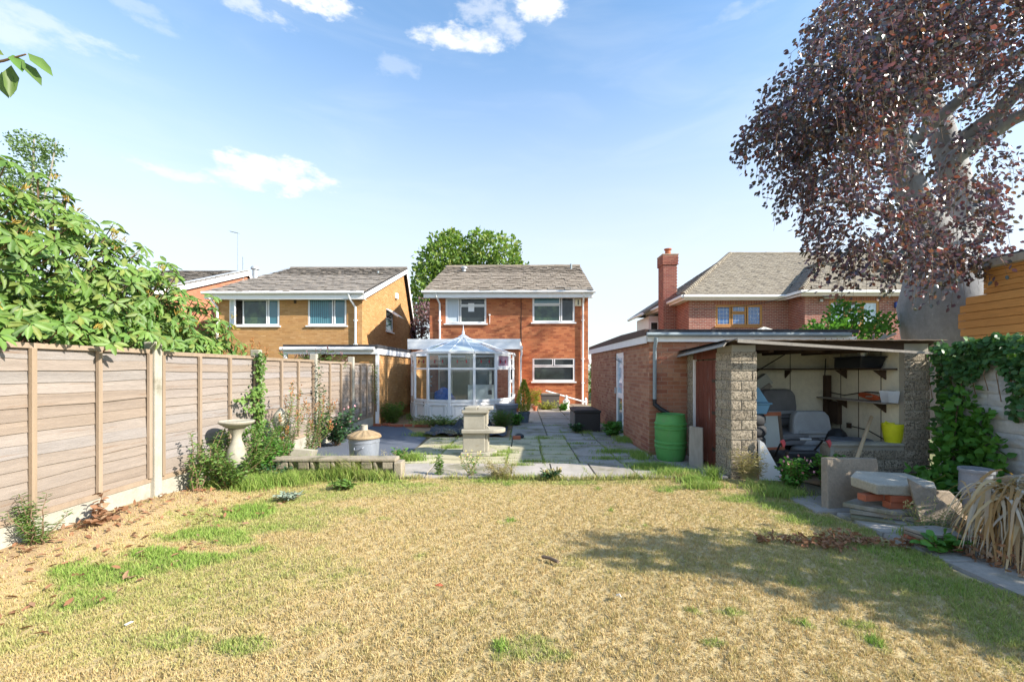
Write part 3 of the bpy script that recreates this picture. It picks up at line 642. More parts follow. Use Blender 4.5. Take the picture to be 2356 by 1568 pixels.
    f = MB().lathe([(.05, 0), (.05, .35)], ((870-1200)/F*23-BX, 23-BY, 6.3), 8).box(((863-1200)/F*23-BX, 22.85-BY, 6.28), ((880-1200)/F*23-BX, 23.1-BY, 6.34)); obj('soil_pipe', f, 'grey_pvc', t)
    # flat-roofed lean-to reaching the boundary
    q = Vector((BX, BY, 0)); ly = 12.32-BY; l0, l1 = -6.57-BX, -4.02-BX
    lw = MB().box((l1-.11, ly, 0), (l1-.006, -.1, 2.0)); lw.box((l0+1.2, ly+.02, 0), (l1-.11, ly+.12, 2.0)); lw.box((l0+.25, ly+.5, 0), (l0+1.2, ly+.6, 2.0)); obj('lean_to_wall', lw, 'mortar_ochre', t)
    lay_bricks(t, brick_list((l1, ly, 0), Y_, X_, 6.0, 2.0, [])+brick_list((l0+1.2, ly+.014, 0), X_, -Y_, l1-l0-1.2, 2.0, []), 'brick_ochre', rest='lean_to_brickwork')
    obj('lean_to_roof', MB().box((l0, ly-.12, 2.14), (l1+.06, -.02, 2.24)), 'felt', t)
    lf = MB().box((l1+.03, ly-.1, 1.98), (l1+.055, -.1, 2.16)); lf.box((l0, ly-.10, 1.98), (l1+.03, ly-.08, 2.14)); obj('lean_to_fascia', lf, 'white', t)
    obj('lean_to_gutter', MB().tube([(l0-.05, ly-.16, 2.12), (l1-.02, ly-.16, 2.12)], .055, 10), 'white_old', t, smooth=True)
    obj('lean_to_post', MB().box((l0+.02, ly-.12, 0), (l0+.10, ly-.04, 2.0)), 'white', t)
    obj('lean_to_door', MB().box((l0+.45, ly+.46, 0), (l0+1.15, ly+.49, 1.95)), 'brick_red', t)
    # reveal between door recess and wall, door leaf
    obj('end_post', MB().box((l1-.02, ly-.06, 0), (l1+.07, ly-.012, 1.97)), 'white_old', t)
ochre_house()

# ------------------------------------------------------------------ coral brick house, far left
def coral_house():
    BX, BY = -15.7, 18.5
    t = thing('coral_brick_house', 'coral brick house far left, its gable rising behind the leafy bush', 'house', (BX, BY, 0))
    w = MB(); w.prism([(0, 0, 0), (0, 0, 4.6), (0, 6.8, 7.0), (0, 9.6, 4.6), (0, 9.6, 0)], (-.15, 0, 0)); w.box((-6.5, 0, 0), (-.15, .15, 4.6)); obj('wall', w, 'mortar_red', t)
    lay_bricks(t, brick_list((0, 0, 0), Y_, X_, 9.6, 7, [], L=.44, h=.14, top=lambda y: (4.5+.35*y if y < 6.8 else 6.9-.86*(y-6.8))), 'coral')
    e0 = Vector((-6.8, -.4, 4.66)); rb = Vector((-6.8, 6.8, 7.2)); sv = (rb-e0).normalized(); RW = 6.95
    rs = MB(); rs.prism([e0, e0+X_*RW, rb+X_*RW, rb], (0, 0, -.06)); rs.prism([rb, rb+X_*RW, rb+X_*RW+Vector((0, 3.2, -2.8)), rb+Vector((0, 3.2, -2.8))], (0, 0, -.06)); obj('roof', rs, 'felt', t)
    roof_tiles(t, e0, X_, sv, RW, (rb-e0).length, .35, .36, 'tile_grey', rag=.04, lift=.04)
    obj('verge', MB().prism([e0+X_*RW, e0+X_*RW+Z*.10, rb+X_*RW+Z*.10, rb+X_*RW], (-.12, 0, 0)), 'lead_flash', t)
    obj('bargeboard', MB().prism([e0+X_*(RW-.02)+Z*-.26, e0+X_*(RW-.02)+Z*-.02, rb+X_*(RW-.02)+Z*-.02, rb+X_*(RW-.02)+Z*-.28], (.025, 0, 0)), 'white', t)
    b = rb+X_*(RW-.02); obj('bargeboard', MB().prism([b+Z*-.02, b+Vector((0, 3.2, -2.82)), b+Vector((0, 3.1, -3.1)), b+Z*-.3], (.025, 0, 0)), 'white', t)
    px = (557-1200)/F*25-BX; a = MB().tube([(px+.05, 6.5, 6.2), (px+.05, 6.5, 7.9)], .03, 6); a.tube([(px-.5, 6.5, 6.25), (px+.1, 6.5, 6.25)], .03, 6); obj('service_pole', a, 'grey_pvc', t)
    ax = (547-1200)/F*26-BX; m = MB().tube([(ax, 7.5, 6.9), (ax, 7.5, 9.6)], .018, 6); m.tube([(ax+.05, 7.5, 9.55), (ax-.45, 7.5, 9.65)], .018, 6)
    for k in range(5): m.tube([(ax-.4+k*.1, 7.3, 9.64-k*.02), (ax-.4+k*.1, 7.7, 9.64-k*.02)], .012, 5)
    obj('television_aerial', m, 'grey_pvc', t)
coral_house()

# ------------------------------------------------------------------ red brick house, right
def red_house():
    BX, BY = 8.04, 21.3
    t = thing('red_brick_house', 'dark red brick house with a hipped tiled roof, tall chimney and golden window frames', 'house', (BX, BY, 0))
    n = -Y_; H = 5.0
    fx = lambda vx, Y: (vx-1200)/F*Y-BX
    w1 = (fx(1646.5, 21.3), fx(1754, 21.3), CAMZ+(850-750)/F*21.3, CAMZ+(850-701)/F*21.3)
    bx0, bx1, by = 12.84-BX, 17.5-BX, 20.1-BY
    w2 = (fx(1907, 20.1)-bx0, fx(2023, 20.1)-bx0, CAMZ+(850-752)/F*20.1, CAMZ+(850-691)/F*20.1)
    w = wall_cells(MB(), (0, 0, 0), X_, n, bx0, H, [w1]); wall_cells(w, (bx0, by, 0), X_, n, bx1-bx0, H, [w2])
    w.box((.006, 0, 0), (.1, 4.7, H)); w.box((bx0+.006, by, 0), (bx0+.1, .0, H)); w.box((bx1-.1, by, 0), (bx1-.006, .3, H)); w.box((bx1, .306, 0), (14, .4, H)); w.box((.1, 4.6, 0), (14, 4.7, H)); obj('wall', w, 'mortar_pale', t)
    kw = dict(L=.215, h=.062, j=.016)
    sp = brick_list((0, 0, 0), X_, n, bx0, H, [w1, (w1[0]-.1, w1[1]+.1, w1[3], w1[3]+.22)], z0=2.2, **kw)+brick_list((bx0, by, 0), X_, n, bx1-bx0, H, [w2, (w2[0]-.1, w2[1]+.1, w2[3], w2[3]+.22)], z0=2.2, **kw)
    sp += brick_list((0, 0, 0), Y_, -X_, 4.7, H, [], z0=2.2, **kw)+brick_list((bx0, by, 0), Y_, -X_, -by, H, [], z0=2.2, **kw)+brick_list((bx1, .3, 0), X_, n, 4, H, [], z0=2.2, **kw)
    for (o, a) in (((0, 0, 0), w1), ((bx0, by, 0), w2)):      # soldier course
        x = a[0]-.1
        while x < a[1]+.1: sp.append((o, X_, n, x, x+.062, a[3], a[3]+.215, .003)); x += .078
    lay_bricks(t, sp, 'brick_red')
    th = [(.02, .325, .04, .96), (.345, .655, .64, .96), (.345, .655, .04, .62), (.675, .98, .04, .96)]
    window(t, (0, 0, 0), X_, n, w1[0], w1[2], w1[1]-w1[0], w1[3]-w1[2], th, 'oak', 'pane_blue', lead=(4, 5), fw=.085)
    window(t, (bx0, by, 0), X_, n, w2[0], w2[2], w2[1]-w2[0], w2[3]-w2[2], th, 'oak', 'pane_pale', lead=(4, 5), fw=.085)
    x = fx(2067.5, 20.1); obj('alarm_box', MB().box((x-.22, by-.12, CAMZ+(850-708)/F*20.1), (x+.22, by-.01, CAMZ+(850-695)/F*20.1)), 'alarm_blue', t, bevel=.02)
    x = fx(1896, 20.1); l = MB().prism([(x-.2, by-.30, 4.72), (x+.25, by-.30, 4.72), (x+.25, by-.05, 4.9), (x-.2, by-.05, 4.9)], (0, -.03, .05)); l.box((x-.25, by-.12, 4.62), (x-.12, by-.01, 4.75)); obj('floodlight', l, 'tin', t)
    pipe(t, 'downpipe', [(bx1+.06, by+.1, 4.95), (bx1+.06, by+.1, 1.5)], .05, 'black_pvc')
    # roof
    ez = 5.06; rz = 8.2; y0 = -.42; ry = 25.5-BY; x0 = -.42; rx = 12.0-BX; run = ry-y0
    sl = Vector((0, run, rz-ez)); Ls = sl.length; far = 15
    base = MB(); base.add([(x0, y0, ez), (far, y0, ez), (far, ry, rz), (rx, ry, rz)], [(0, 1, 2, 3)]); base.add([(x0, y0, ez), (rx, ry, rz), (x0, ry+run, ez)], [(0, 1, 2)]); base.add([(rx, ry, rz), (far, ry, rz), (far, ry+run, ez), (x0, ry+run, ez)], [(0, 1, 2, 3)])
    ay = by-.42; ap = Vector(((bx0+bx1)/2, ay+2.75, ez+1.86)); bl, br = bx0-.42, bx1+.42; back = Vector((ap.x, y0+ (ap.z-ez)/(rz-ez)*run, ap.z))
    base.add([(bl, ay, ez), (br, ay, ez), ap], [(0, 1, 2)]); base.add([(bl, ay, ez), ap, back, (bl, y0+.02, ez)], [(0, 1, 2, 3)]); base.add([(br, ay, ez), (br, y0+.02, ez), back, ap], [(0, 1, 2, 3)])
    obj('roof', base, 'felt', t)
    valley = lambda x, y: not (bl < x+x0 < br and (y/Ls*(rz-ez)) < (ap.z-ez)*(1-abs(x+x0-ap.x)/(br-ap.x)))
    roof_tiles(t, (x0, y0, ez), X_, sl, far-x0, Ls, .168, .115, 'tile_buff', keep=lambda x, y: x > y/Ls*(rx-x0) and valley(x, y), cross=True, thick=.014, rag=.012, lift=.03)
    sb = ap-Vector((ap.x, ay, ez)); Lb = sb.length
    roof_tiles(t, (bl, ay, ez), X_, Vector((0, sb.y, sb.z)), br-bl, Lb, .168, .115, 'tile_buff', keep=lambda x, y: min(x, br-bl-x) > y/Lb*(br-bl)/2, cross=True, thick=.014, rag=.012, lift=.03)
    s2 = Vector((rx-x0, 0, rz-ez)); roof_tiles(t, (x0, y0, ez), Y_, s2, run*2, s2.length, .24, .16, 'tile_grey', keep=lambda x, y: min(x, 2*run-x) > y/s2.length*run, cross=True)
    s3 = Vector((ap.x-bl, 0, ap.z-ez)); roof_tiles(t, (bl, ay, ez), Y_, s3, back.y-ay, s3.length, .168, .115, 'tile_grey', keep=lambda x, y: x > y/s3.length*(ap.y-ay) and x < (y0-ay)+y/s3.length*(back.y-y0), cross=True, lift=.03)
    ht = MB().tube([(0, 0, 0), (0, 0, .26)], [.12, .09], 8).mesh('hip_tile'); ht.materials.append(M['tile_buff'])
    def hips(a, b, k):
        a = Vector(a); b = Vector(b); q = (b-a).to_track_quat('Z', 'Y').to_euler()
        for i in range(k): piece('hip_tile', ht, t, a.lerp(b, i/k)+Z*.03, q)
    hips((x0, y0, ez), (rx, ry, rz), 34); hips((bl, ay, ez), ap, 20); hips((br, ay, ez), ap, 20)
    rt = MB().tube([(0, 0, 0), (.34, 0, 0)], .11, 8).mesh('ridge_tile'); rt.materials.append(M['tile_buff'])
    for k in range(32): piece('ridge_tile', rt, t, (rx+k*.338, ry, rz+rnd.uniform(-.01, .01)))
    for k in range(8): piece('ridge_tile', rt, t, (ap.x, ap.y+k*.3, ap.z), (0, 0, R(90)))
    g = MB().tube([(x0, y0-.05, ez-.06), (bl-.02, y0-.05, ez-.06), (bl-.05, ay-.05, ez-.06), (br+.05, ay-.05, ez-.06), (br+.05, y0-.05, ez-.06), (far, y0-.05, ez-.06)], .075, 8); g.tube([(x0-.05, y0-.05, ez-.06), (x0-.05, 6, ez-.06)], .075, 8); obj('gutter', g, 'white', t, smooth=True)
    f = MB().box((x0+.02, y0+.02, ez-.22), (bl+.02, y0+.05, ez-.02)); f.box((bl+.02, ay+.03, ez-.22), (br-.02, ay+.06, ez-.02)); f.box((bl+.02, ay+.06, ez-.22), (bl+.05, y0+.05, ez-.02)); f.box((br-.02, y0+.02, ez-.22), (far, y0+.05, ez-.02)); f.box((x0+.02, y0+.05, ez-.22), (x0+.05, 6, ez-.02))
    f.box((x0+.05, y0+.05, ez-.20), (0, 6, ez-.18)); f.box((0, y0+.05, ez-.20), (bl, -.01, ez-.18)); f.box((bl+.05, ay+.06, ez-.20), (br-.02, by-.01, ez-.18)); obj('fascia', f, 'white_pink', t)
    # chimney
    cx, cy = 7.36-BX, 23.0-BY; c = MB().box((cx+.01, cy+.01, 2), (cx+.71, cy+.85, 7.2)); obj('chimney', c, 'mortar_pale', t); ch = t.children[-1]
    cb = []
    for O, u, nn, wd in (((cx, cy, 0), X_, -Y_, .72), ((cx, cy, 0), Y_, -X_, .86)):
        cb += brick_list(O, u, nn, wd, 7.2, [], z0=2.2, **kw)
        cb += [(Vector(s[0])+nn*.05, *s[1:]) for s in brick_list(Vector(O)-u*.05, u, nn, wd+.1, 7.5, [], z0=7.0, **kw)]
    lay_bricks(t, cb, 'brick_red', rest='chimney_brickwork', depth=.06)
    obj('chimney_cap', MB().box((cx-.04, cy-.04, 7.2), (cx+.76, cy+.9, 7.5)).box((cx-.06, cy-.06, 7.5), (cx+.78, cy+.92, 7.55)), 'mortar', t)
    obj('chimney_pot', MB().lathe([(.16, 0), (.14, .3), (.2, .31), (.2, .36), (.05, .38)], (cx+.36, cy+.4, 7.55), 12), 'terracotta', t)
    obj('flashing', MB().prism([(cx+.72, cy-.02, 5.0), (cx+.90, cy-.02, 5.15), (cx+.90, cy-.02, 5.35), (cx+.72, cy-.02, 5.3)], (0, .9, .0)), 'lead_flash', t)
    # small wing beyond the chimney
    p = MB().box((-.55, 4.8, 0), (.9, 7.5, 4.7)); obj('wing_wall', p, 'white_pink', t); obj('wing_roof', MB().prism([(-1.0, 4.5, 4.75), (1.2, 4.5, 6.2), (1.2, 4.5, 6.3), (-1.0, 4.5, 4.88)], (0, 3.4, 0)), 'tile_grey', t)
    obj('wing_gutter', MB().tube([(-1.03, 4.4, 4.78), (-1.03, 7.8, 4.78)], .08, 8), 'white', t); window(t, (-.55, 4.8, 0), X_, n, .06, 3.5, .5, .9, [(.05, .95, .05, .95)], rec=-.03)
red_house()

# ------------------------------------------------------------------ our brick garage
def garage():
    BX, BY = 2.31, 8.02
    t = thing('brick_garage', 'low flat-roofed red brick garage behind the green barrel', 'garage', (BX, BY, 0))
    H = 2.09; n = -Y_
    d0, d1 = 10.06-BY, 10.90-BY; op = [(d0, d1, -.01, 1.98)]
    w = wall_cells(MB(), (0, 0, 0), Y_, -X_, 6.7, H, op); wall_cells(w, (0, 0, 0), X_, n, 3.65, H, []); w.box((3.55, .1, 0), (3.65, 6.7, H)); w.box((.1, 6.6, 0), (3.55, 6.7, H)); obj('wall', w, 'mortar', t)
    sp = brick_list((0, 0, 0), Y_, -X_, 6.7, H, op)+brick_list((0, 0, 0), X_, n, 3.65, H, []); lay_bricks(t, sp, 'brick_garage', individual=300)
    f = MB().prism([(-.07, -.03, 2.03), (-.07, -.03, 2.17), (-.07, 6.8, 2.20), (-.07, 6.8, 2.06)], (.02, 0, 0)); obj('side_fascia', f, 'white_old', t)
    f = MB().box((-.05, -.07, 2.05), (3.7, -.05, 2.145)); obj('front_fascia', f, 'white_old', t)
    obj('roof_edge', MB().prism([(-.09, -.05, 2.17), (-.09, -.05, 2.28), (-.06, 2, 2.33), (-.06, 6.8, 2.30), (-.06, 6.8, 2.20)], (.06, 0, 0)), 'felt_brown', t)
    obj('roof', MB().box((-.03, -.10, 2.21), (3.72, 6.8, 2.27)), 'felt', t)
    g = MB().tube([(-.08, -.13, 2.178), (3.55, -.13, 2.178)], .036, 10); obj('gutter', g, 'grey_pvc', t, smooth=True)
    x = (1506.5-1200)/F*7.95-BX; p = pipe(t, 'downpipe', [(x, -.15, 2.12), (x, -.13, 2.05), (x, -.07, 1.95), (x, -.06, .98)], .033, 'grey_pvc')
    obj('pipe_shoe', MB().tube([(x, -.06, 1.02), (x, -.07, .93), (x+.07, -.12, .86), (x+.22, -.16, .77)], .04, 10), 'black_pvc', t, smooth=True)
    # door in the side wall
    dm = MB(); D = lambda a, b, c, e, q0=-.08, q1=-.02: dm.obox((0, 0, 0), Y_, -X_, d0+a, d0+b, q0, q1, c, e)
    wd = d1-d0
    D(0, .06, 0, 1.98); D(wd-.06, wd, 0, 1.98); D(.06, wd-.06, 1.90, 1.98); D(.06, wd-.06, .05, .2); D(.06, .16, .2, 1.9, -.07, -.01); D(wd-.16, wd-.06, .2, 1.9, -.07, -.01); D(.16, wd-.16, .88, 1.0); D(.16, wd-.16, 1.82, 1.9)
    do = obj('door', dm, 'white', t)
    obj('pane', MB().obox((0, 0, 0), Y_, -X_, d0+.15, d0+wd-.15, -.05, -.035, .19, .89), 'pane_teal', do); obj('pane', MB().obox((0, 0, 0), Y_, -X_, d0+.15, d0+wd-.15, -.05, -.035, .99, 1.83), 'pane_pale', do)
    obj('handle', MB().obox((0, 0, 0), Y_, -X_, d1-.12, d1-.09, 0, .05, .98, 1.12), 'tin', do); obj('door_step', MB().obox((0, 0, 0), Y_, -X_, d0-.03, d1+.03, -.05, .09, -.02, .06), 'white', t)
    obj('hook_wire', MB().tube([(-.015, 3.1, 1.85), (-.05, 2.6, 1.80), (-.02, 2.2, 1.72)], .008, 5), 'wire', t)
garage()
# ------------------------------------------------------------------ fence on the left
def fence():
    X0 = -4.13; t = thing('timber_fence', 'weathered overlap panel fence with concrete posts along the left side of the lawn', 'fence', (X0, 7.7, 0))
    ys = [1.10, 3.03, 4.96, 6.89, 8.80, 10.73, 12.30]
    variants = []
    for k in range(6):
        n = 10; V = []; w = rnd.random()*6
        for i in range(n+1):
            f = i/n; wob = .006*math.sin(w+f*5+k)+.004*math.sin(f*13+k*2)
            V += [(.0, f, 0+wob), (.008, f, 0+wob), (.006, f, .128), (.0, f, .128)]
        Fc = []
        for i in range(n):
            a = i*4; b = a+4; Fc += [(a, a+1, b+1, b), (a+1, a+2, b+2, b+1), (a+2, a+3, b+3, b+2), (a+3, a, b, b+3)]
        Fc += [(0, 3, 2, 1), (n*4, n*4+1, n*4+2, n*4+3)]
        me = np_mesh('slat', np.array(V, float), np.array(Fc), 'slat'); variants.append(me)
    for i, (a, b) in enumerate(zip(ys, ys[1:])):
        Lp = b-a-.10; y0 = a+.05-7.7; top = 1.79-.015*i; bot = .318-.012*i
        pn = obj('fence_panel', MB().box((-.03, y0, top-.045), (.035, y0+Lp, top)), 'batten', t); obj('bottom_rail', MB().box((-.03, y0, bot), (.03, y0+Lp, bot+.05)), 'batten', pn)
        ns = 14; st = (top-bot-.04)/ns
        for k in range(ns):
            o = piece('slat', rnd.choice(variants), pn, (.004+rnd.uniform(0, .004), y0+(.0 if k % 2 else .004), bot+.01+k*st), (rnd.uniform(-.006, .006), R(-4.3)+rnd.uniform(-.02, .02), rnd.uniform(-.004, .004)), (1, Lp-.004, st/.107))
        for k in range(4):
            y = y0+.03+(Lp-.08)*k/3; obj('batten', MB().box((.022, y, bot+.05), (.052, y+.04, top-.046)), 'batten', pn)
        obj('gravel_board', MB().box((-.03, y0-.04, -.05), (.02, y0+Lp+.04, bot-.003)), 'concrete', t)
    for y in ys[:-1]:
        z = 1.86 if y > 3.5 else 1.84
        obj('post', MB().box((-.06, y-7.7-.05, -.05), (.075, y-7.7+.05, z)), 'concrete', t, bevel=.012)
fence()

# ------------------------------------------------------------------ paving
def paving():
    pt = sheet('patio', [(-4.0, 6.25), (2.6, 6.25), (2.9, 6.5), (2.9, 8.02), (2.32, 8.02), (2.32, 14.8), (3.2, 14.8), (3.2, 18.5), (-4.0, 18.5)], -.012, 'joint')
    ms = {}
    for key in ('slab_grey', 'slab_yellow'):
        ms[key] = []
        for k in range(3):
            b = MB(); e = .012; j = [rnd.uniform(-.006, .006) for _ in range(8)]
            b.add([(j[0], j[1], 0), (1+j[2], j[3], 0), (1+j[4], 1+j[5], 0), (j[6], 1+j[7], 0), (e, e, 1), (1-e, e, 1), (1-e, 1-e, 1), (e, 1-e, 1)], [(4, 5, 6, 7), (0, 1, 5, 4), (1, 2, 6, 5), (2, 3, 7, 6), (3, 0, 4, 7)])
            me = b.mesh('paving_slab'); me.materials.append(M[key]); ms[key].append(me)
    def lay(x0, x1, y0, y1, w, d, key, bond=False, keep=None):
        nx = max(1, round((x1-x0)/w)); ny = max(1, round((y1-y0)/d)); w = (x1-x0)/nx; d = (y1-y0)/ny
        for r_ in range(ny):
            for c in range(nx):
                x, y = x0+c*w, y0+r_*d
                if keep and not keep(x+w/2, y+d/2): continue
                piece('paving_slab', rnd.choice(ms[key]), pt, (x+.006, y+.006, -.012), (rnd.uniform(-.006, .006), rnd.uniform(-.006, .006), rnd.uniform(-.005, .005)), (w-.014, d-.014, .042+rnd.uniform(-.006, .006)))
    lay(-2.0, 2.3, 6.27, 7.2, .62, .93, 'slab_grey'); lay(2.3, 2.95, 6.3, 7.9, .6, .6, 'slab_grey', keep=lambda x, y: y < 6.6+.0*x or x < 2.9)
    lay(-2.05, .96, 7.2, 8.75, .60, .39, 'slab_yellow'); lay(-2.05, -.2, 8.75, 10.0, .6, .41, 'slab_yellow'); lay(-.2, .96, 8.75, 10.2, .58, .48, 'slab_yellow')
    lay(.96, 2.29, 7.2, 10.2, .66, .60, 'slab_grey'); lay(-.25, 2.29, 10.2, 17.2, .85, .62, 'slab_grey', keep=lambda x, y: True)
    pad = sheet('dark_membrane', [(-4.08, 7.2), (-2.08, 7.2), (-2.08, 8.8), (-2.15, 10.0), (-3.3, 12.2), (-4.08, 12.3)], .014, 'pad')
    sheet('planting_bed', [(-3.9, 12.25), (-2.1, 10.02), (-.26, 10.02), (-.26, 15.8), (-4, 15.8)], .01, 'earth')
    st = thing('house_step', 'low brown stone step along the foot of the orange brick house', 'step', (.9, 17.6, 0))
    for k in range(4): obj('kerb_stone', MB().box((-.85+k*.66, -.3, 0), (-.86+(k+1)*.66, .85, .13)), 'stone_slab', st, bevel=.012)
    # side path on the right
    sp = sheet('side_path', [(3.30, -1.5), (4.35, -1.5), (4.35, 5.2), (3.9, 6.25), (2.9, 6.25), (3.30, 5.2)], -.022, 'joint')
    for k in range(11):
        o = piece('paving_slab', rnd.choice(ms['slab_grey']), sp, (3.40+(-.2 if k > 9 else 0), -1.4+k*.62, -.025), (rnd.uniform(-.008, .008), rnd.uniform(-.008, .008), rnd.uniform(-.01, .01)), (.86, .605, .04))
    sheet('shed_ground', [(2.99, 6.25), (3.9, 6.25), (4.35, 5.2), (4.35, -1.5), (5.88, -1.5), (5.88, 8.0), (2.99, 8.0)], -.008, 'earth')
paving()

# ------------------------------------------------------------------ conservatory
def conservatory():
    cx, cy = -1.87, 14.23; t = thing('conservatory', 'white faceted glass conservatory with a pointed roof and spike finial', 'conservatory', (cx, cy, 0))
    Rr = 1.617; vert = lambda k: Vector((math.sin(R(6+25*k))*Rr, -math.cos(R(6+25*k))*Rr, 0))
    vs = [vert(-3.5+i) for i in range(8)]
    ring = [Vector((vs[0].x, 1.58, 0))]+vs+[Vector((vs[-1].x, 1.58, 0))]
    ap = Vector((0, 0, 2.60))
    zb, zs, zt, ze = .05, .66, 1.58, 2.02
    for i, v in enumerate(vs):
        o = MB(); a = R(6+25*(i-3.5)); u = Vector((math.cos(a), math.sin(a), 0)); n = Vector((math.sin(a), -math.cos(a), 0)); o.obox(v, u, n, -.035, .035, -.05, .02, 0, ze)
        obj('post', o, 'white', t)
        obj('roof_bar', MB().tube([v+Z*(ze+.03), ap+Z*.02], .026, 6), 'white', t)
    obj('plinth', MB().prism([(*(r.xy*1.02), -.02) for r in ring], (0, 0, .07)), 'stone_grey', t)
    obj('floor', MB().prism([(*(r.xy*.96), .05) for r in ring], (0, 0, .02)), 'cardboard', t)
    for i, (a, b) in enumerate(zip(ring, ring[1:])):
        u = (b-a).normalized(); n = Vector((u.y, -u.x, 0)); Lf = (b-a).length; e = .036
        obj('eaves_beam', MB().obox(a, u, n, 0, Lf, -.06, .05, ze, ze+.06), 'white', t)
        obj('sill_rail', MB().obox(a, u, n, e, Lf-e, -.04, .03, zs-.04, zs+.03), 'white', t); obj('transom', MB().obox(a, u, n, e, Lf-e, -.035, .012, zt-.025, zt+.025), 'white', t)
        lp = obj('lower_panel', MB().obox(a, u, n, e, Lf-e, -.04, -.005, zb, zs-.04), 'white_old', t)
        if 0 < i < 8:
            for q, (m0, pr) in enumerate(((.085, .045), (.15, .004), (.16, .035))):
                m = MB(); x0, x1, c0, c1 = m0, Lf-m0, zb+m0*.8, zs-.04-m0*.7; wd = .03
                if q == 2: m.obox(a, u, n, x0+.02, x1-.02, -.005, pr-.004, c0+.02, c1-.02)
                elif q == 0:
                    m.obox(a, u, n, x0, x1, -.005, pr, c0, c0+wd); m.obox(a, u, n, x0, x1, -.005, pr, c1-wd, c1); m.obox(a, u, n, x0, x0+wd, -.005, pr, c0+wd, c1-wd); m.obox(a, u, n, x1-wd, x1, -.005, pr, c0+wd, c1-wd)
                else: continue
                obj('moulding', m, 'white_old', lp)
        def light(z0, z1, sash, m='glass'):
            if sash:
                s = MB(); f = .055; x0, x1 = e, Lf-e
                s.obox(a, u, n, x0, x1, -.03, .025, z0, z0+f); s.obox(a, u, n, x0, x1, -.03, .025, z1-f, z1); s.obox(a, u, n, x0, x0+f, -.03, .025, z0+f, z1-f); s.obox(a, u, n, x1-f, x1, -.03, .025, z0+f, z1-f); obj('sash', s, 'white', t)
                return obj('pane', MB().obox(a, u, n, x0+f, x1-f, -.012, -.006, z0+f, z1-f), m, t)
            return obj('pane', MB().obox(a, u, n, e, Lf-e, -.012, -.006, z0, z1), m, t)
        p = light(zs+.03, zt-.025, i == 1); q = light(zt+.025, ze, i in (1, 6), 'purple_glass' if i == 6 else 'glass')
        if 0 < i < 7:
            md = MB(); c = Lf/2
            for sx in (-.13, .13):
                w = .02; zc = 1.80
                md.prism([a+u*(c+sx)+n*.0+Z*(zc-.07), a+u*(c+sx+w)+Z*(zc-.02), a+u*(c+sx)+Z*(zc+.05), a+u*(c+sx-w)+Z*(zc-.02)], n*.006)
            obj('stained_diamond', md, 'red_glass', q)
            sw = MB(); sw.tube([a+u*(c+.13*x)+n*.0+Z*(1.84-.05*math.cos(x*1.57)) for x in (-1, -.6, -.2, .2, .6, 1)], .006, 5); obj('leading', sw, 'wire', q)
        ro = a+Z*(ze+.03); rb = b+Z*(ze+.03); out = n*.05
        pl = MB().prism([ro+out, rb+out, ap+Z*.0], (0, 0, .012)); obj('roof_pane', pl, 'roof_sheet', t)
    f = MB().lathe([(.17, 0), (.17, .04), (.10, .07), (.07, .10), (.035, .13), (.05, .16), (.03, .2), (.018, .3), (.004, .42)], (ap.x, ap.y, 2.57), 14); obj('finial', f, 'white', t, smooth=True)
    obj('roof_pane', MB().prism([ring[0]+Z*2.06, ap, ring[-1]+Z*2.06], (0, 0, .012)), 'roof_sheet', t)
    # what stands inside
    def tarp():
        V = []; n, mm = 16, 10
        for i in range(mm+1):
            th = math.pi/2*i/mm
            for j in range(n): a = 2*math.pi*j/n; r = 1+.16*math.sin(a*3+i)+.1*math.sin(a*5+2*i); V.append((.30*r*math.cos(a)*math.cos(th), .2*r*math.sin(a)*math.cos(th), .34*math.sin(th)*(1+.12*math.sin(a*2))))
        Fc = [(i*n+j, i*n+(j+1) % n, (i+1)*n+(j+1) % n, (i+1)*n+j) for i in range(mm) for j in range(n)]
        return np_mesh('tarp_bundle', np.array(V), np.array(Fc), 'blue_tarp')
    tb = thing('storage_table', 'low table inside the conservatory under the blue bundle', 'table', (-2.3, 13.2, .07)); obj('top', MB().box((-.6, -.2, .54), (.25, .3, .58)), 'dark_wood', tb)
    for x, y in ((-.57, -.17), (.22, -.17), (-.57, .27), (.22, .27)): obj('leg', MB().box((x-.02, y-.02, 0), (x+.02, y+.02, .54)), 'dark_wood', tb)
    q = obj('tarp_bundle', tarp(), 'blue_tarp'); q.location = (-2.32, 13.22, .65); tag(q, 'crumpled bright blue tarpaulin bundle behind the conservatory glass', 'tarpaulin')
    q = obj('cardboard_box', MB().box((-.14, -.12, 0), (.14, .12, .22)), 'cardboard', loc=(-2.75, 13.25, .65), bevel=.006); tag(q, 'brown cardboard box beside the blue bundle in the conservatory', 'box')
    q = thing('flower_vase', 'blue white vase of dried flowers behind the left conservatory glass', 'vase', (-2.9, 13.45, .65)); obj('jar', MB().lathe([(.05, 0), (.08, .1), (.09, .2), (.05, .27), (.06, .3)], (0, 0, 0), 12), 'blue_plastic', q, smooth=True)
    pos, u_ = blob_points([(-2.9, 13.45, 1.2, .16, .16, .2)], 90, .2); leaf_set(q, 'leaf', pos, rot_from(u_, unit(90)), .09, .04, 'net', 0, 'dried_flowers')
    sh = thing('display_board', 'white upright panel leaning inside the conservatory behind the plinth', 'board', (-1.25, 13.6, .07)); obj('sheet', MB().box((-.4, 0, 0), (.42, .05, 1.02)), 'white_old', sh, bevel=.01); obj('sticker', MB().box((.22, -.006, .72), (.34, -.001, .86)), 'black_pvc', sh)
    l = thing('ceiling_lamp', 'round white bowl lamp hanging under the conservatory roof', 'lamp', (-1.62, 13.9, 2.0)); obj('bowl', MB().lathe([(0, -.12), (.1, -.09), (.15, 0), (.13, .02)], seg=14), 'white', l, smooth=True); obj('stem', MB().tube([(0, 0, 0), (0, 0, .5)], .012, 6), 'white', l)
conservatory()

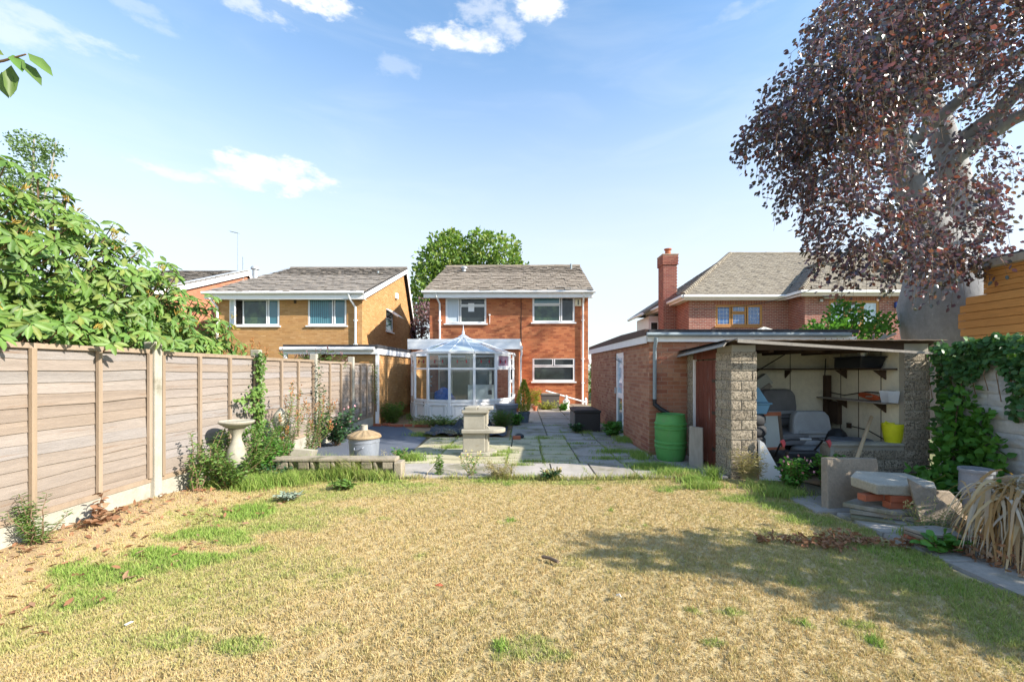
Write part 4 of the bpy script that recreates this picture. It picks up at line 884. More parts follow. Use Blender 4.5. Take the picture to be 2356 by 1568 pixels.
# ------------------------------------------------------------------ block shed
def rough_block(m, seed):
    r = random.Random(seed); nx, nz = 6, 4; V = []; Fc = []
    for k in range(nz+1):
        for i in range(nx+1):
            e = i in (0, nx) or k in (0, nz)
            V.append((i/nx, 0 if e else -r.uniform(.15, 1.0), k/nz))
    for k in range(nz):
        for i in range(nx): a = k*(nx+1)+i; Fc.append((a, a+1, a+nx+2, a+nx+1))
    b = len(V); V += [(0, 1, 0), (1, 1, 0), (0, 1, 1), (1, 1, 1)]; c = nz*(nx+1)
    Fc += [(b, 0, c, b+2), (nx, b+1, b+3, c+nx)]
    mb = MB(); mb.v = V; mb.f = [tuple(f) for f in Fc]+[tuple(range(c, c+nx+1))+(b+3, b+2), tuple(range(nx, -1, -1))+(b, b+1)]
    me = mb.mesh('block'); me.materials.append(M[m]); return me
def lay_rough(parent, specs, m, depth, name='block'):
    ms = [rough_block(m, s) for s in range(6)]
    for me in ms: me.name = name
    for O, u, n, a, b, z0, z1, pr in specs:
        u = Vector(u); n = Vector(n); o = Vector(O)+u*a+n*pr+Z*z0
        mt = Matrix((u*(b-a), -n*depth, Vector((0, 0, z1-z0)))).transposed().to_4x4(); mt.translation = o
        p = bpy.data.objects.new(name, rnd.choice(ms)); p.parent = parent; p.matrix_local = mt; COL.objects.link(p)
def shed():
    BX, BY = 2.98, 6.30; t = thing('block_shed', 'open fronted rough block shed with a sagging sheet roof and peeling red door', 'shed', (BX, BY, 0))
    n = -Y_; kw = dict(L=.29, h=.126, j=.014, jit=.006)
    obj('left_pillar', MB().box((.012, .012, 0), (.35, .10, 1.90)).box((.012, .10, 0), (.11, .49, 1.9)), 'block_mortar', t)
    obj('end_pillar', MB().box((.012, 1.42, 0), (.11, 1.66, 1.86)), 'block_mortar', t)
    obj('right_pillar', MB().box((2.47, .012, 0), (2.81, .10, 1.92)).box((2.70, .1, 0), (2.81, 1.66, 1.9)), 'block_mortar', t)
    obj('low_wall', MB().box((1.43, .012, 0), (2.468, .2, .46)), 'block_mortar', t)
    sp = brick_list((0, 0, 0), X_, n, .36, 1.9, [], **kw)+brick_list((0, 0, 0), Y_, -X_, .50, 1.9, [], **kw)+brick_list((0, 1.41, 0), Y_, -X_, .25, 1.86, [], **kw)
    sp += brick_list((2.46, 0, 0), X_, n, .36, 1.92, [], **kw)+brick_list((1.42, 0, 0), X_, n, 1.04, .46, [], **kw); lay_rough(t, sp, 'block', .007)
    obj('coping', MB().box((1.41, -.01, .462), (2.458, .21, .50)), 'concrete', t, bevel=.008)
    obj('pillar_cap', MB().box((1.40, -.012, 0), (1.45, .21, .46)), 'concrete', t)
    iw = MB(); iw.box((.11, 1.60, 0), (2.70, 1.66, 1.86)); iw.box((2.50, .10, 0), (2.70, 1.60, 1.88)); obj('inner_wall', iw, 'paint_in', t)
    jn = MB()
    for x in (.5, 1.15, 1.8): jn.box((x, 1.592, 0), (x+.008, 1.5995, 1.85))
    for y in (.45, .9, 1.3): jn.box((2.492, y, 0), (2.4995, y+.008, 1.85))
    obj('panel_joint', jn, 'dark_wood', t)
    for k in range(5):
        y = .515+k*.178; low = .02+rnd.random()*.05; obj('door_plank', MB().box((.03, y, low), (.055, y+.17, 1.70)), 'door_red', t)
    obj('door_head', MB().box((.012, .50, 1.72), (.08, 1.41, 1.86)), 'door_red', t); obj('door_jamb', MB().box((0.0, 1.36, 0), (.05, 1.405, 1.72)), 'white_old', t)
    for z in (.28, .85, 1.35): obj('hinge', MB().box((.015, .50, z), (.029, .68, z+.05)), 'dark_wood', t)
    ft = MB()
    for k in range(34):      # corrugated sheets
        x = -.14+k*.0905; a = .005*(k % 2)
        ft.add([(x, -.14, 1.955+a), (x+.0905, -.14, 1.955+.005-a), (x+.0905, 1.72, 1.875+.005-a), (x, 1.72, 1.875+a), (x, -.14, 1.967+a), (x+.0905, -.14, 1.967+.005-a), (x+.0905, 1.72, 1.887+.005-a), (x, 1.72, 1.887+a)], [(3, 2, 1, 0), (4, 5, 6, 7), (0, 1, 5, 4), (2, 3, 7, 6)])
    obj('roof', ft, 'corrugated', t)
    obj('roof_beam', MB().box((.02, .02, 1.83), (2.9, .09, 1.95)), 'dark_wood', t)
    for x in (.6, 1.3, 2.0): obj('rafter', MB().box((x, .1, 1.80), (x+.06, 1.6, 1.87)), 'dark_wood', t)
    ed = MB()
    for k in range(9):
        y = -.15+k*.21; ed.prism([(-.16, y, 1.93-.045*k*.2), (-.16, y+.23, 1.92-.045*k*.2), (.06+rnd.uniform(-.05, .05), y+.23, 1.985-.04*k*.2), (.06+rnd.uniform(-.05, .05), y, 1.99-.04*k*.2)], (.0, 0, -.012))
    obj('torn_felt', ed, 'felt', t)
    obj('verge_board', MB().prism([(-.19, -.15, 1.87), (-.19, 1.72, 1.77), (-.14, 1.72, 1.83), (-.14, -.15, 1.94)], (.02, 0, 0)), 'grey_wood', t)
    obj('hanging_batten', MB().prism([(.0, -.17, 1.97), (0, -.17, 1.925), (2.86, -.17, 1.75), (2.86, -.17, 1.78)], (0, -.025, 0)), 'grey_wood', t)
    # shelves
    obj('shelf', MB().box((.12, 1.34, 1.545), (2.49, 1.59, 1.57)), 'dark_wood', t); obj('shelf', MB().box((2.24, .15, 1.545), (2.49, 1.335, 1.57)), 'dark_wood', t); obj('shelf', MB().box((2.26, .12, 1.05), (2.49, 1.58, 1.07)), 'grey_wood', t)
    for y in (.35, 1.15):
        for z in (1.045, 1.54): obj('bracket', MB().prism([(2.49, y, z), (2.30, y, z), (2.49, y, z-.14)], (0, .02, 0)), 'dark_wood', t)
    for x in (.9, 1.7): obj('bracket', MB().prism([(x, 1.59, 1.54), (x, 1.40, 1.54), (x, 1.59, 1.40)], (.02, 0, 0)), 'dark_wood', t)
    ca = MB(); ca.tube([(.14, 1.585, 1.8), (.2, 1.585, .6)], .01, 5); ca.tube([(.25, 1.585, 1.8), (.25, 1.585, .5)], .008, 5); ca.tube([(.2, 1.58, 1.45), (.7, 1.58, 1.40), (1.1, 1.58, 1.46), (1.7, 1.58, 1.82)], .008, 5); ca.tube([(2.42, 1.57, 1.75), (2.40, 1.57, 1.4), (2.46, 1.5, 1.15), (2.48, 1.2, 1.12), (2.48, .7, 1.2), (2.48, .4, 1.2)], .008, 5); ca.tube([(2.48, 1.1, .62), (2.48, .7, .6), (2.48, .2, .45)], .008, 5); obj('cable', ca, 'wire', t)
    obj('corner_post', MB().box((2.38, 1.5, .55), (2.47, 1.585, 1.45)), 'dark_wood', t); obj('switch_box', MB().box((2.47, 1.06, .58), (2.499, 1.14, .66)), 'dark_wood', t); obj('meter_board', MB().box((2.42, 1.28, .62), (2.498, 1.55, 1.0)), 'dark_wood', t)
shed()

def shed_contents():
    # tyres
    tm = MB().lathe([(.17, .02), (.20, 0), (.28, .0), (.31, .04), (.31, .13), (.28, .17), (.20, .17), (.17, .15), (.17, .02)], seg=22).mesh('tyre'); tm.materials.append(M['rubber']); tm.polygons.foreach_set('use_smooth', [True]*len(tm.polygons))
    for k in range(5):
        q = bpy.data.objects.new('tyre', tm); COL.objects.link(q); q.location = (3.53+.012*(k % 2), 7.05, k*.172)
        tag(q, ['black tyre at the bottom of the stack in the shed', 'black tyre second from the ground in the shed stack', 'black tyre in the middle of the shed stack', 'black tyre second from the top of the shed stack', 'black tyre topmost in the stack under the blue crate'][k], 'tyre', 'tyres stacked inside the shed')
    c = thing('blue_crate', 'dull blue plastic crate with a peaked lid on the tyres', 'crate', (3.55, 7.05, .862)); obj('body', MB().prism([(-.24, -.2, 0), (.24, -.2, 0), (.30, -.2, .15), (-.30, -.2, .15)], (0, .4, 0)), 'blue_plastic', c, bevel=.012); obj('rim', MB().box((-.32, -.22, .15), (.32, .22, .175)), 'blue_plastic', c, bevel=.008); obj('lid', MB().prism([(-.28, -.19, .18), (.28, -.19, .18), (.12, -.19, .42), (-.12, -.19, .42)], (0, .36, 0)), 'blue_plastic', c, bevel=.012)
    def seat(name, label, loc, rz, m, tilt=0.0, sc=1.0):
        s = thing(name, label, 'car seat', loc, rz); s.scale = (sc, sc, sc); s.rotation_euler = (tilt, 0, rz)
        b = MB().prism([(-.30, 0, .30), (.30, 0, .30), (.31, .0, .60), (.29, .02, .78), (.22, .03, .86), (-.22, .03, .86), (-.29, .02, .78), (-.31, 0, .60)], (0, .15, .0)); obj('backrest', b, m, s, bevel=.04)
        obj('cushion', MB().prism([(-.32, -.42, .12), (.32, -.42, .12), (.33, -.42, .24), (.30, -.42, .28), (-.30, -.42, .28), (-.33, -.42, .24)], (0, .50, .02)), m, s, bevel=.035)
        obj('pocket', MB().box((-.22, -.025, .50), (.22, -.002, .55)), 'seat_grey', s, bevel=.008); obj('seam', MB().box((-.29, -.008, .43), (.29, -.001, .44)), 'black_pvc', s); obj('base', MB().box((-.28, -.3, 0), (.28, .12, .12)), 'black_pvc', s)
    seat('car_seat', 'light grey car seat standing upright in the middle of the shed', (4.70, 7.15, .02), 0, 'seat_grey')
    seat('car_seat', 'darker grey car seat leaning behind the light grey one', (4.42, 7.62, .22), R(12), 'seat_dark', 0.05, 1.15)
    p = thing('dark_case', 'long dark case leaning diagonally against the shed back wall', 'case', (3.55, 7.78, .72), 0); p.rotation_euler = (0, R(-36), 0); obj('body', MB().box((0, -.08, 0), (.72, .06, .17)), 'dark_wood', p, bevel=.01); obj('edge_board', MB().box((-.05, -.12, -.03), (.95, -.09, .05)), 'grey_wood', p); obj('tray', MB().box((.25, -.1, .17), (.62, .06, .26)), 'black_pvc', p); obj('pale_end', MB().box((.73, -.07, .0), (1.02, .05, .20)), 'board', p)
    f = thing('framed_board', 'pale board in a brown wooden frame beside the tyres', 'board', (3.95, 6.98, .28)); f.rotation_euler = (R(-8), 0, R(14)); obj('sheet', MB().box((-.17, 0, .04), (.17, .012, .56)), 'board', f)
    for a, b in (((-.19, -.012, .54), (.23, .02, .60)), ((-.19, -.012, 0), (.23, .02, .05)), ((.17, -.012, .051), (.22, .02, .539)), ((-.19, -.012, .051), (-.15, .02, .539))): obj('frame_bar', MB().box(a, b), 'bark_brown' if a[0] > 0 else 'terracotta', f)
    cr = obj('floor_crate', MB().box((-.25, -.15, 0), (.3, .2, .275)), 'black_pvc', loc=(3.95, 7.0, 0), bevel=.01); tag(cr, 'low black crate under the framed board in the shed', 'crate')
    m = thing('lawn_mower', 'black lawn mower with a bar handle and red levers at the shed opening', 'lawn mower', (4.0, 6.5, 0))
    obj('deck', MB().prism([(-.28, -.1, .10), (.30, -.1, .10), (.30, -.1, .22), (.18, -.1, .32), (-.18, -.1, .32), (-.28, -.1, .22)], (0, .45, .0)), 'black_pvc', m, bevel=.03); obj('grass_box', MB().box((-.22, -.22, .12), (.24, -.11, .40)), 'black_pvc', m, bevel=.04)
    for x, y in ((-.32, -.05), (.34, -.05), (-.32, .3), (.34, .3)): obj('wheel', MB().lathe([(.0, -.025), (.10, -.025), (.10, .025), (0, .025)], seg=14), 'rubber', m).matrix_local = Matrix.Translation((x, y, .10)) @ Matrix.Rotation(R(90), 4, 'Y')
    obj('handle', MB().tube([(-.24, .1, .25), (-.27, -.1, .47), (-.25, -.2, .545), (-.18, -.22, .565), (.2, -.22, .565), (.28, -.2, .545), (.30, -.1, .47), (.27, .1, .25)], .014, 8), 'black_pvc', m, smooth=True); obj('grip', MB().tube([(-.06, -.22, .566), (.10, -.22, .566)], .017, 8), 'seat_grey', m)
    for x in (-.31, .34): obj('lever', MB().prism([(x-.03, -.24, .54), (x+.02, -.24, .56), (x+.04, -.24, .51), (x+.02, -.24, .45), (x+.0, -.24, .5)], (0, .03, 0)), 'red_grip', m)
    b = obj('white_sheet', MB().prism([(3.36, 6.27, 0.0), (3.66, 6.2, 0.0), (3.40, 6.26, .52), (3.345, 6.27, .56)], (0.01, -.03, 0)), 'white_old'); tag(b, 'white board slanting down beside the shed front pillar', 'board')
    y = thing('yellow_bucket', 'bright yellow flexible bucket on the low shed wall', 'bucket', (5.385, 6.43, .50)); obj('body', MB().lathe([(0, 0), (.095, 0), (.115, .08), (.13, .2), (.135, .27), (.125, .27), (.11, .1), (0, .02)], seg=20), 'yellow_plastic', y, smooth=True); obj('handle', MB().tube([(-.13, 0, .26), (-.12, -.02, .30), (-.07, -.03, .27)], .012, 6), 'yellow_plastic', y)
    c = MB()
    for k in range(7): c.tube([(5.37+.05*math.cos(a)+rnd.uniform(-.01, .01), 6.85+.22*math.cos(a*1)+.02*k-.06, 1.09+.035*(1+math.sin(a))+.004*k) for a in np.linspace(0, 6.28, 14)], .010, 5)
    tag(obj('cable_coil', c, 'cable', smooth=True), 'coil of orange cable lying on the lower shed shelf', 'cable')
    for k, (yy, lab) in enumerate(((6.52, 'clear plastic tub beside the orange cable on the shelf'), (6.38, 'clear plastic tub nearest the right shed pillar'))): tag(obj('plastic_tub', MB().lathe([(0, 0), (.07, 0), (.10, .17), (.11, .175)], (5.36, yy, 1.072), 4), 'clear_tub'), lab, 'tub', 'clear tubs on the shelf')
    tr = thing('black_tray', 'large black plastic tub on the upper shed shelf', 'tub', (5.27, 6.95, 1.572)); obj('body', MB().prism([(-.16, -.27, 0), (.16, -.27, 0), (.19, -.32, .16), (-.19, -.32, .16)], (0, .58, 0)), 'black_pvc', tr, bevel=.015); obj('rim', MB().box((-.2, -.33, .16), (.2, .27, .18)), 'black_pvc', tr, bevel=.008)
    tag(obj('metal_tin', MB().lathe([(0, 0), (.07, 0), (.075, .10), (0, .10)], (5.22, 6.78, 1.755), 14), 'tin', smooth=True), 'shiny metal tin on the black tub under the shed roof', 'tin')
    bt = obj('black_bag', MB().lathe([(.0, .0), (.16, 0), (.2, .12), (.12, .3), (.06, .36), (0, .35)], (5.05, 7.1, .25), 12), 'black_pvc', smooth=True); tag(bt, 'dark bag standing behind the low shed wall', 'bag')
    bt = obj('black_tub', MB().lathe([(0, 0), (.25, 0), (.3, .46), (.28, .5), (0, .47)], (5.0, 6.75, .0), 18), 'tub', smooth=True); tag(bt, 'dark round tub just behind the low shed wall', 'tub')
    tag(obj('storage_box', MB().box((4.85, 6.95, 0), (5.3, 7.3, .25)), 'black_pvc'), 'black box on the shed floor under the dark bag', 'box')
    tag(obj('wooden_pole', MB().tube([(3.88, 5.35, 0), (4.77, 6.2, .54), (5.35, 6.78, .83)], .024, 8), 'pale_wood', smooth=True), 'pale round wooden pole leaning over the low shed wall', 'pole')
    tag(obj('grey_plank', MB().prism([(2.62, 6.95, 0), (2.80, 6.85, 0), (2.83, 6.93, .64), (2.66, 7.03, .66)], (.03, .04, 0)), 'grey_wood', bevel=.006), 'short grey plank leaning on the peeling red door', 'plank')
    g = MB(); g.tube([(5.75, 7.4, 1.99), (5.85, 7.25, 2.03), (5.92, 7.2, 2.12)], .025, 7); g.tube([(5.85, 7.25, 2.03), (6.0, 7.1, 2.13)], .018, 6); g.tube([(5.80, 7.32, 2.01), (5.72, 7.2, 2.12)], .014, 6); g.tube([(5.75, 7.4, 1.99), (5.3, 7.5, 1.985), (5.0, 7.4, 1.99)], .02, 6)
    for k in range(6): g.tube([(5.1+k*.09, 7.45, 1.98), (5.08+k*.1, 7.4, 2.08)], .008, 5)
    tag(obj('dead_branch', g, 'grey_wood', smooth=True), 'bleached forked branch lying on the shed roof', 'branch')
shed_contents()

# ------------------------------------------------------------------ right boundary wall and tree house
def right_wall():
    t = thing('block_wall', 'grey cast stone boundary wall half covered in ivy on the right', 'wall', (5.88, 1.0, 0))
    w = MB().box((.012, 3.55, -.05), (.12, 5.3, 1.74)); obj('core', w, 'wall_stone', t); sp = []
    z = 0; k = 0
    while z < 1.7:
        y = 3.5-rnd.random()*.2; h = .145 if k % 2 else .155
        while y < 5.3:
            L = rnd.uniform(.24, .46); sp.append(((0, 0, 0), Y_, -X_, y, min(y+L, 5.3), z, z+h, rnd.random()*.004)); y += L+.004
        z += h+(.004 if k % 2 == 0 else .010); k += 1
    lay_rough(t, sp, 'wall_stone', .014, 'stone')
right_wall()
def tree_house():
    t = thing('tree_house', 'orange timber tree house raised above the ivy at the right edge', 'tree house', (7.5, 6.0, 0))
    ends = [7.46, 7.56, 7.6, 7.6, 7.57, 7.46]; h = .131
    for k in range(6):
        obj('board', MB().box((-.02, -.1, 1.98+k*h+.003), (.012-.004*(k % 2), ends[k]-6.0, 1.98+(k+1)*h-.004)), 'orange_wood', t, bevel=.006)
    for k in range(5): obj('board', MB().box((.0, -.1, 2.77+k*.088+.002), (.03-.004*(k % 2), 7.20-6, 2.77+(k+1)*.088-.003)), 'orange_wood', t, bevel=.005)
    obj('cabin', MB().box((.03, -.1, 1.99), (2.0, 1.18, 3.2)), 'orange_wood', t); obj('balcony_end', MB().box((.012, 1.2, 1.99), (1.9, 1.5, 2.74)), 'orange_wood', t)
    obj('roof_edge', MB().box((-.12, -.2, 3.17), (2.2, 1.30, 3.29)), 'grey_wood', t, bevel=.01); obj('roof', MB().box((-.09, -.18, 3.291), (2.15, 1.27, 3.32)), 'felt', t)
    for x in (.1, 1.8):
        for y in (0, 1.0): obj('support', MB().box((x, y, 0), (x+.1, y+.1, 1.98)), 'dark_wood', t)
    obj('joist', MB().box((.02, -.1, 1.86), (1.9, 1.3, 1.975)), 'dark_wood', t)
    r = MB().tube([(.0, 1.42, 2.1), (.03, 1.55, 1.95), (.15, 1.5, 1.88)], .03, 8); obj('rope', r, 'tub', t, smooth=True)
tree_house()

# ------------------------------------------------------------------ things on the patio and along the beds
def patio_things():
    b = thing('plastic_barrel', 'green plastic water barrel standing beside the garage downpipe', 'barrel', (2.52, 7.5, .02))
    pr = [(0, .02), (.20, .0), (.225, .03), (.245, .14), (.25, .22), (.262, .23), (.262, .255), (.25, .265), (.252, .29), (.264, .30), (.264, .325), (.252, .335), (.258, .45), (.255, .53), (.267, .54), (.267, .565), (.253, .575), (.253, .60), (.265, .61), (.265, .635), (.25, .645), (.235, .74), (.225, .77), (.21, .775), (.205, .74), (.2, .5), (0, .48)]
    obj('drum', MB().lathe(pr, seg=36), 'barrel', b, smooth=True); obj('rim', MB().lathe([(.21, .772), (.235, .765), (.235, .785), (.212, .787), (.21, .772)], seg=36), 'barrel', b, smooth=True); tag(obj('foot_slab', MB().box((2.2, 7.2, 0), (2.8, 7.75, .02)), 'slab_grey'), 'flat paving slab under the green barrel', 'slab')
    d = thing('dustbin', 'galvanised dustbin with a rusty ridged lid behind the low edging wall', 'bin', (-2.43, 6.85, .02))
    obj('body', MB().lathe([(0, 0), (.195, 0), (.20, .02), (.225, .40), (.225, .41), (.232, .415), (.232, .44), (.225, .445), (.228, .485), (.24, .49), (.24, .505), (.22, .50)], seg=32), 'zinc', d, smooth=True)
    V = []; Fc = []; ns = 48
    for i, (r, z) in enumerate(((.252, .485), (.255, .50), (.235, .525), (.15, .565), (.06, .60))):
        for j in range(ns): a = 2*math.pi*j/ns; V.append((r*math.cos(a), r*math.sin(a), z+(.009 if (j//2) % 2 else 0)*(i in (2, 3))))
    for i in range(4):
        for j in range(ns): Fc.append((i*ns+j, i*ns+(j+1) % ns, (i+1)*ns+(j+1) % ns, (i+1)*ns+j))
    ld = obj('lid', np_mesh('lid', np.array(V), np.array(Fc), 'rust_lid'), 'rust_lid', d); obj('chimney', MB().lathe([(.06, .59), (.05, .61), (.05, .68), (.042, .68), (.04, .6)], seg=16), 'stone_pale', ld, smooth=True)
    obj('handle', MB().tube([(-.07, -.225, .36), (-.06, -.255, .33), (.06, -.255, .36), (.07, -.225, .37)], .008, 6), 'zinc', d, smooth=True)
    # stone plinth
    p = thing('stone_plinth', 'pale cast stone plinth of stacked blocks on the patio', 'plinth', (-.80, 7.98, .03)); ms = 'stone_pale'
    def half_round(x0, x1, r, z0, z1, yb=.22): return MB().prism([(x0, -r, z0), (x1-r*.4, -r, z0)]+[(x1-r*.4+r*1.0*math.sin(a), -r*math.cos(a), z0) for a in np.linspace(.2, 2.2, 9)]+[(x1-.1, yb, z0), (x0, yb, z0)], (0, 0, z1-z0))
    obj('base_slab', half_round(-.27, .22, .23, 0, .07), ms, p, bevel=.012); obj('lower_block', MB().box((-.235, -.19, .07), (.16, .2, .405)), ms, p, bevel=.012); obj('side_rib', MB().box((.162, -.16, .07), (.205, .2, .405)), ms, p, bevel=.006)
    obj('middle_slab', half_round(-.255, .36, .25, .405, .475), ms, p, bevel=.014); obj('upper_block', MB().box((-.225, -.18, .475), (.15, .2, .755)), ms, p, bevel=.012); obj('side_rib', MB().box((.153, -.15, .53), (.19, .2, .755)), ms, p, bevel=.006); obj('corbel', MB().prism([(.153, -.17, .475), (.24, -.17, .475), (.2, -.17, .53), (.153, -.17, .56)], (0, .06, 0)), ms, p, bevel=.006)
    obj('cap_slab', MB().box((-.25, -.22, .755), (.22, .22, .81)), ms, p, bevel=.012); obj('top_slab', MB().prism([(-.20, -.2, .81), (.02, -.2, .81), (.03, .2, .81), (-.16, .2, .81)], (0, 0, .055)), ms, p, bevel=.012); obj('broken_slab', MB().prism([(.03, -.17, .81), (.30, -.15, .81), (.28, .22, .81), (.04, .22, .81)], (0, 0, .05)), 'stone_grey', p, bevel=.01)
    # deck storage box
    s = thing('storage_box', 'dark brown plastic garden storage box beside the garage wall', 'box', (1.62, 11.4, .03)); w, dp, h = .63, 1.02, .46
    obj('front_panel', MB().box((-w/2+.01, -dp/2, 0), (w/2-.01, -dp/2+.03, h)), 'deck_box', s); obj('side_panel', MB().box((-w/2, -dp/2+.0, 0), (-w/2+.01, dp/2, h)), 'deck_side', s); obj('side_panel', MB().box((w/2-.01, -dp/2, 0), (w/2, dp/2, h)), 'deck_box', s); obj('back_panel', MB().box((-w/2+.01, dp/2-.03, 0), (w/2-.01, dp/2, h)), 'deck_box', s)
    obj('front_inset', MB().box((-w/2+.05, -dp/2-.012, .05), (w/2-.05, -dp/2-.001, h-.05)), 'deck_box', s, bevel=.01); obj('side_inset', MB().box((-w/2-.012, -dp/2+.06, .04), (-w/2-.001, dp/2-.06, h-.04)), 'deck_side', s, bevel=.01)
    obj('lid', MB().prism([(-w/2-.02, -dp/2-.03, h), (w/2+.02, -dp/2-.03, h), (w/2+.02, -dp/2-.03, h+.05), (w/2-.06, -dp/2-.03, h+.075), (-w/2+.06, -dp/2-.03, h+.075), (-w/2-.02, -dp/2-.03, h+.05)], (0, dp+.05, 0)), 'deck_box', s, bevel=.012)
    # potted conifer
    c = thing('potted_conifer', 'small golden conifer in a blue grey pot beside the conservatory', 'plant', (.07, 12.8, .03)); obj('pot', MB().lathe([(0, 0), (.13, 0), (.165, .26), (.185, .265), (.185, .31), (.165, .31), (.15, .25), (0, .25)], seg=24), 'pot', c, smooth=True); obj('soil', MB().lathe([(.155, .26), (0, .27)], seg=16), 'soil', c); obj('stem', MB().tube([(0, 0, .25), (0, 0, 1.0)], [.025, .008], 6), 'bark_brown', c)
    nn = 1500; z = rng.random(nn); rr = .25*np.sin(np.clip(z*.95+.10, 0, 1)*math.pi)**.7*(1-.55*z)*(.6+.4*rng.random(nn)); a = rng.random(nn)*6.283; pos = np.stack([.07+rr*np.cos(a), 12.8+rr*np.sin(a), .33+z*.90], 1); dr = np.stack([np.cos(a), np.sin(a), np.full(nn, 1.1)], 1)+.4*unit(nn); leaf_set(c, 'sprig', pos, rot_from(dr, unit(nn)), .075, .018, 'leaf_yellow', 0)
    # planter, stick, statue by the house
    q = thing('planter_trough', 'dark grey plastic trough under the kitchen window', 'planter', (1.13, 17.55, .13)); obj('body', MB().prism([(-.33, -.16, 0), (.33, -.16, 0), (.36, -.18, .40), (-.36, -.18, .40)], (0, .34, 0)), 'planter', q); obj('rim', MB().box((-.38, -.2, .40), (.38, .2, .47)), 'planter', q, bevel=.015); obj('fill', MB().box((-.33, -.15, .47), (.33, .15, .49)), 'stone_pale', q, bevel=.01)
    tag(obj('white_pole', MB().tube([(.95, 17.45, .72), (2.6, 17.6, .24)], .03, 8), 'white_old'), 'long white pole lying across the dark planter trough', 'pole')
    st = thing('garden_statue', 'small white stone garden statue on the step near the storage box', 'statue', (1.72, 17.1, .0)); obj('figure', MB().lathe([(0, .0), (.13, .0), (.12, .06), (.10, .1), (.12, .2), (.085, .30), (.10, .38), (.05, .43), (.045, .45), (.06, .49), (.055, .54), (.02, .57), (0, .575)], seg=14, sy=.8), 'white_stone', st, smooth=True); obj('arm', MB().tube([(-.09, -.02, .38), (-.12, -.06, .28), (-.03, -.1, .24)], .03, 7), 'white_stone', st, smooth=True); obj('arm', MB().tube([(.09, -.02, .38), (.12, -.06, .28), (.04, -.1, .26)], .03, 7), 'white_stone', st, smooth=True)
    tag(obj('terracotta_pot', MB().lathe([(0, 0), (.06, 0), (.085, .14), (.095, .14), (.095, .17), (.08, .17), (.07, .1), (0, .1)], (.50, 16.4, .03), 16), 'terracotta', smooth=True), 'little terracotta pot on the paving before the house step', 'pot')
    tag(obj('white_bottle', MB().lathe([(0, 0), (.06, 0), (.06, .22), (.02, .28), (0, .28)], (2.6, 18.0, .14), 12), 'white'), 'white canister beside the house corner near the garage', 'canister')
    w = thing('water_tub', 'grey plastic tub standing among weeds by the conservatory', 'tub', (-.42, 12.4, .02)); obj('body', MB().lathe([(0, 0), (.24, 0), (.28, .45), (.32, .46), (.32, .54), (.29, .54), (.27, .1), (0, .05)], seg=24), 'tub', w, smooth=True); obj('lid', MB().lathe([(.33, .54), (.33, .57), (.1, .59), (0, .59)], seg=24), 'tub', w, smooth=True)
    ln = bpy.data.meshes.new('pond_liner'); nx, ny = 22, 12; V = []; 
    for j in range(ny+1):
        for i in range(nx+1): x = -2.25+1.9*i/nx; y = 10.1+1.7*j/ny; V.append((x, y, .02+.05*abs(math.sin(i*.9+j*.7))+(.16 if (j > 8 and i in (7, 8, 16)) else 0)+.06*rnd.random()))
    Fc = [(j*(nx+1)+i, j*(nx+1)+i+1, (j+1)*(nx+1)+i+1, (j+1)*(nx+1)+i) for j in range(ny) for i in range(nx)]
    ln.from_pydata(V, [], Fc); tag(obj('pond_liner', ln, 'black_sheet'), 'crumpled black plastic sheet on the bed before the conservatory', 'sheet')
    # bird bath and statue among the shrubs
    b = thing('bird_bath', 'cream stone bird bath among shrubs by the fence', 'bird bath', (-3.76, 5.85, .06)); obj('bowl', MB().lathe([(0, .70), (.06, .70), (.13, .74), (.185, .775), (.205, .79), (.21, .81), (.195, .82), (.17, .805), (.1, .785), (0, .78)], seg=32), 'bath', b, smooth=True); obj('pedestal', MB().lathe([(.15, 0), (.15, .06), (.11, .09), (.09, .16), (.12, .28), (.13, .36), (.10, .46), (.06, .56), (.055, .62), (.08, .68), (.10, .71), (0, .71)], seg=24), 'bath', b, smooth=True); obj('water', MB().lathe([(.172, .803), (0, .803)], seg=24), 'water', b)
    v = thing('stone_urn', 'pale stone finial ornament half hidden by shrubs left of the fence post', 'ornament', (-3.83, 7.05, .02)); obj('body', MB().lathe([(.14, 0), (.14, .08), (.09, .12), (.12, .3), (.15, .42), (.13, .5), (.07, .56), (.1, .62), (.13, .72), (.1, .82), (.04, .9), (0, .93)], seg=20), 'bath', v, smooth=True)
    tag(obj('leaning_slab', MB().prism([(-3.75, 7.0, 0), (-3.45, 7.1, 0), (-3.35, 7.1, .25), (-3.62, 7.0, .30)], (.05, .10, 0)), 'stone_pale'), 'small pale slab tilted beside the scalloped edging wall', 'slab')
    # scalloped low wall
    e = thing('edging_wall', 'low concrete edging wall with scalloped faces before the dark bed', 'wall', (-2.6, 6.33, 0)); x0, x1, nb = -.98, .80, 6; wd = (x1-x0)/nb
    for k in range(nb):
        a = x0+k*wd; q = MB()
        q.box((a+.004, .0, 0), (a+wd-.004, .10, .25))
        q.prism([(a+.004, -.09, .25), (a+.004, -.09, .20), (a+.05, -.05, .0), (a+.05, .0, 0), (a+.004, 0, .25)], (.04, 0, 0))
        q.prism([(a+wd*.45, -.09, .25), (a+wd*.45, -.09, .16), (a+wd*.5, -.02, .05), (a+wd*.5, 0, .05), (a+wd*.45, 0, .25)], (wd*.5, 0, 0)); obj('edging_block', q, 'edging', e, bevel=.012)
    obj('coping', MB().box((x0-.02, -.10, .252), (x1+.03, .12, .305)), 'edging', e, bevel=.018); obj('end_block', MB().box((x1, -.1, 0), (x1+.11, .12, .25)), 'edging', e, bevel=.012)
    bs = thing('broken_bricks', 'row of broken bricks at the far end of the dark membrane', 'bricks', (-3.5, 12.1, .02)); bm = MB().box((-.1, -.05, 0), (.1, .05, .06)).mesh('brick'); bm.materials.append(M['brick_loose'])
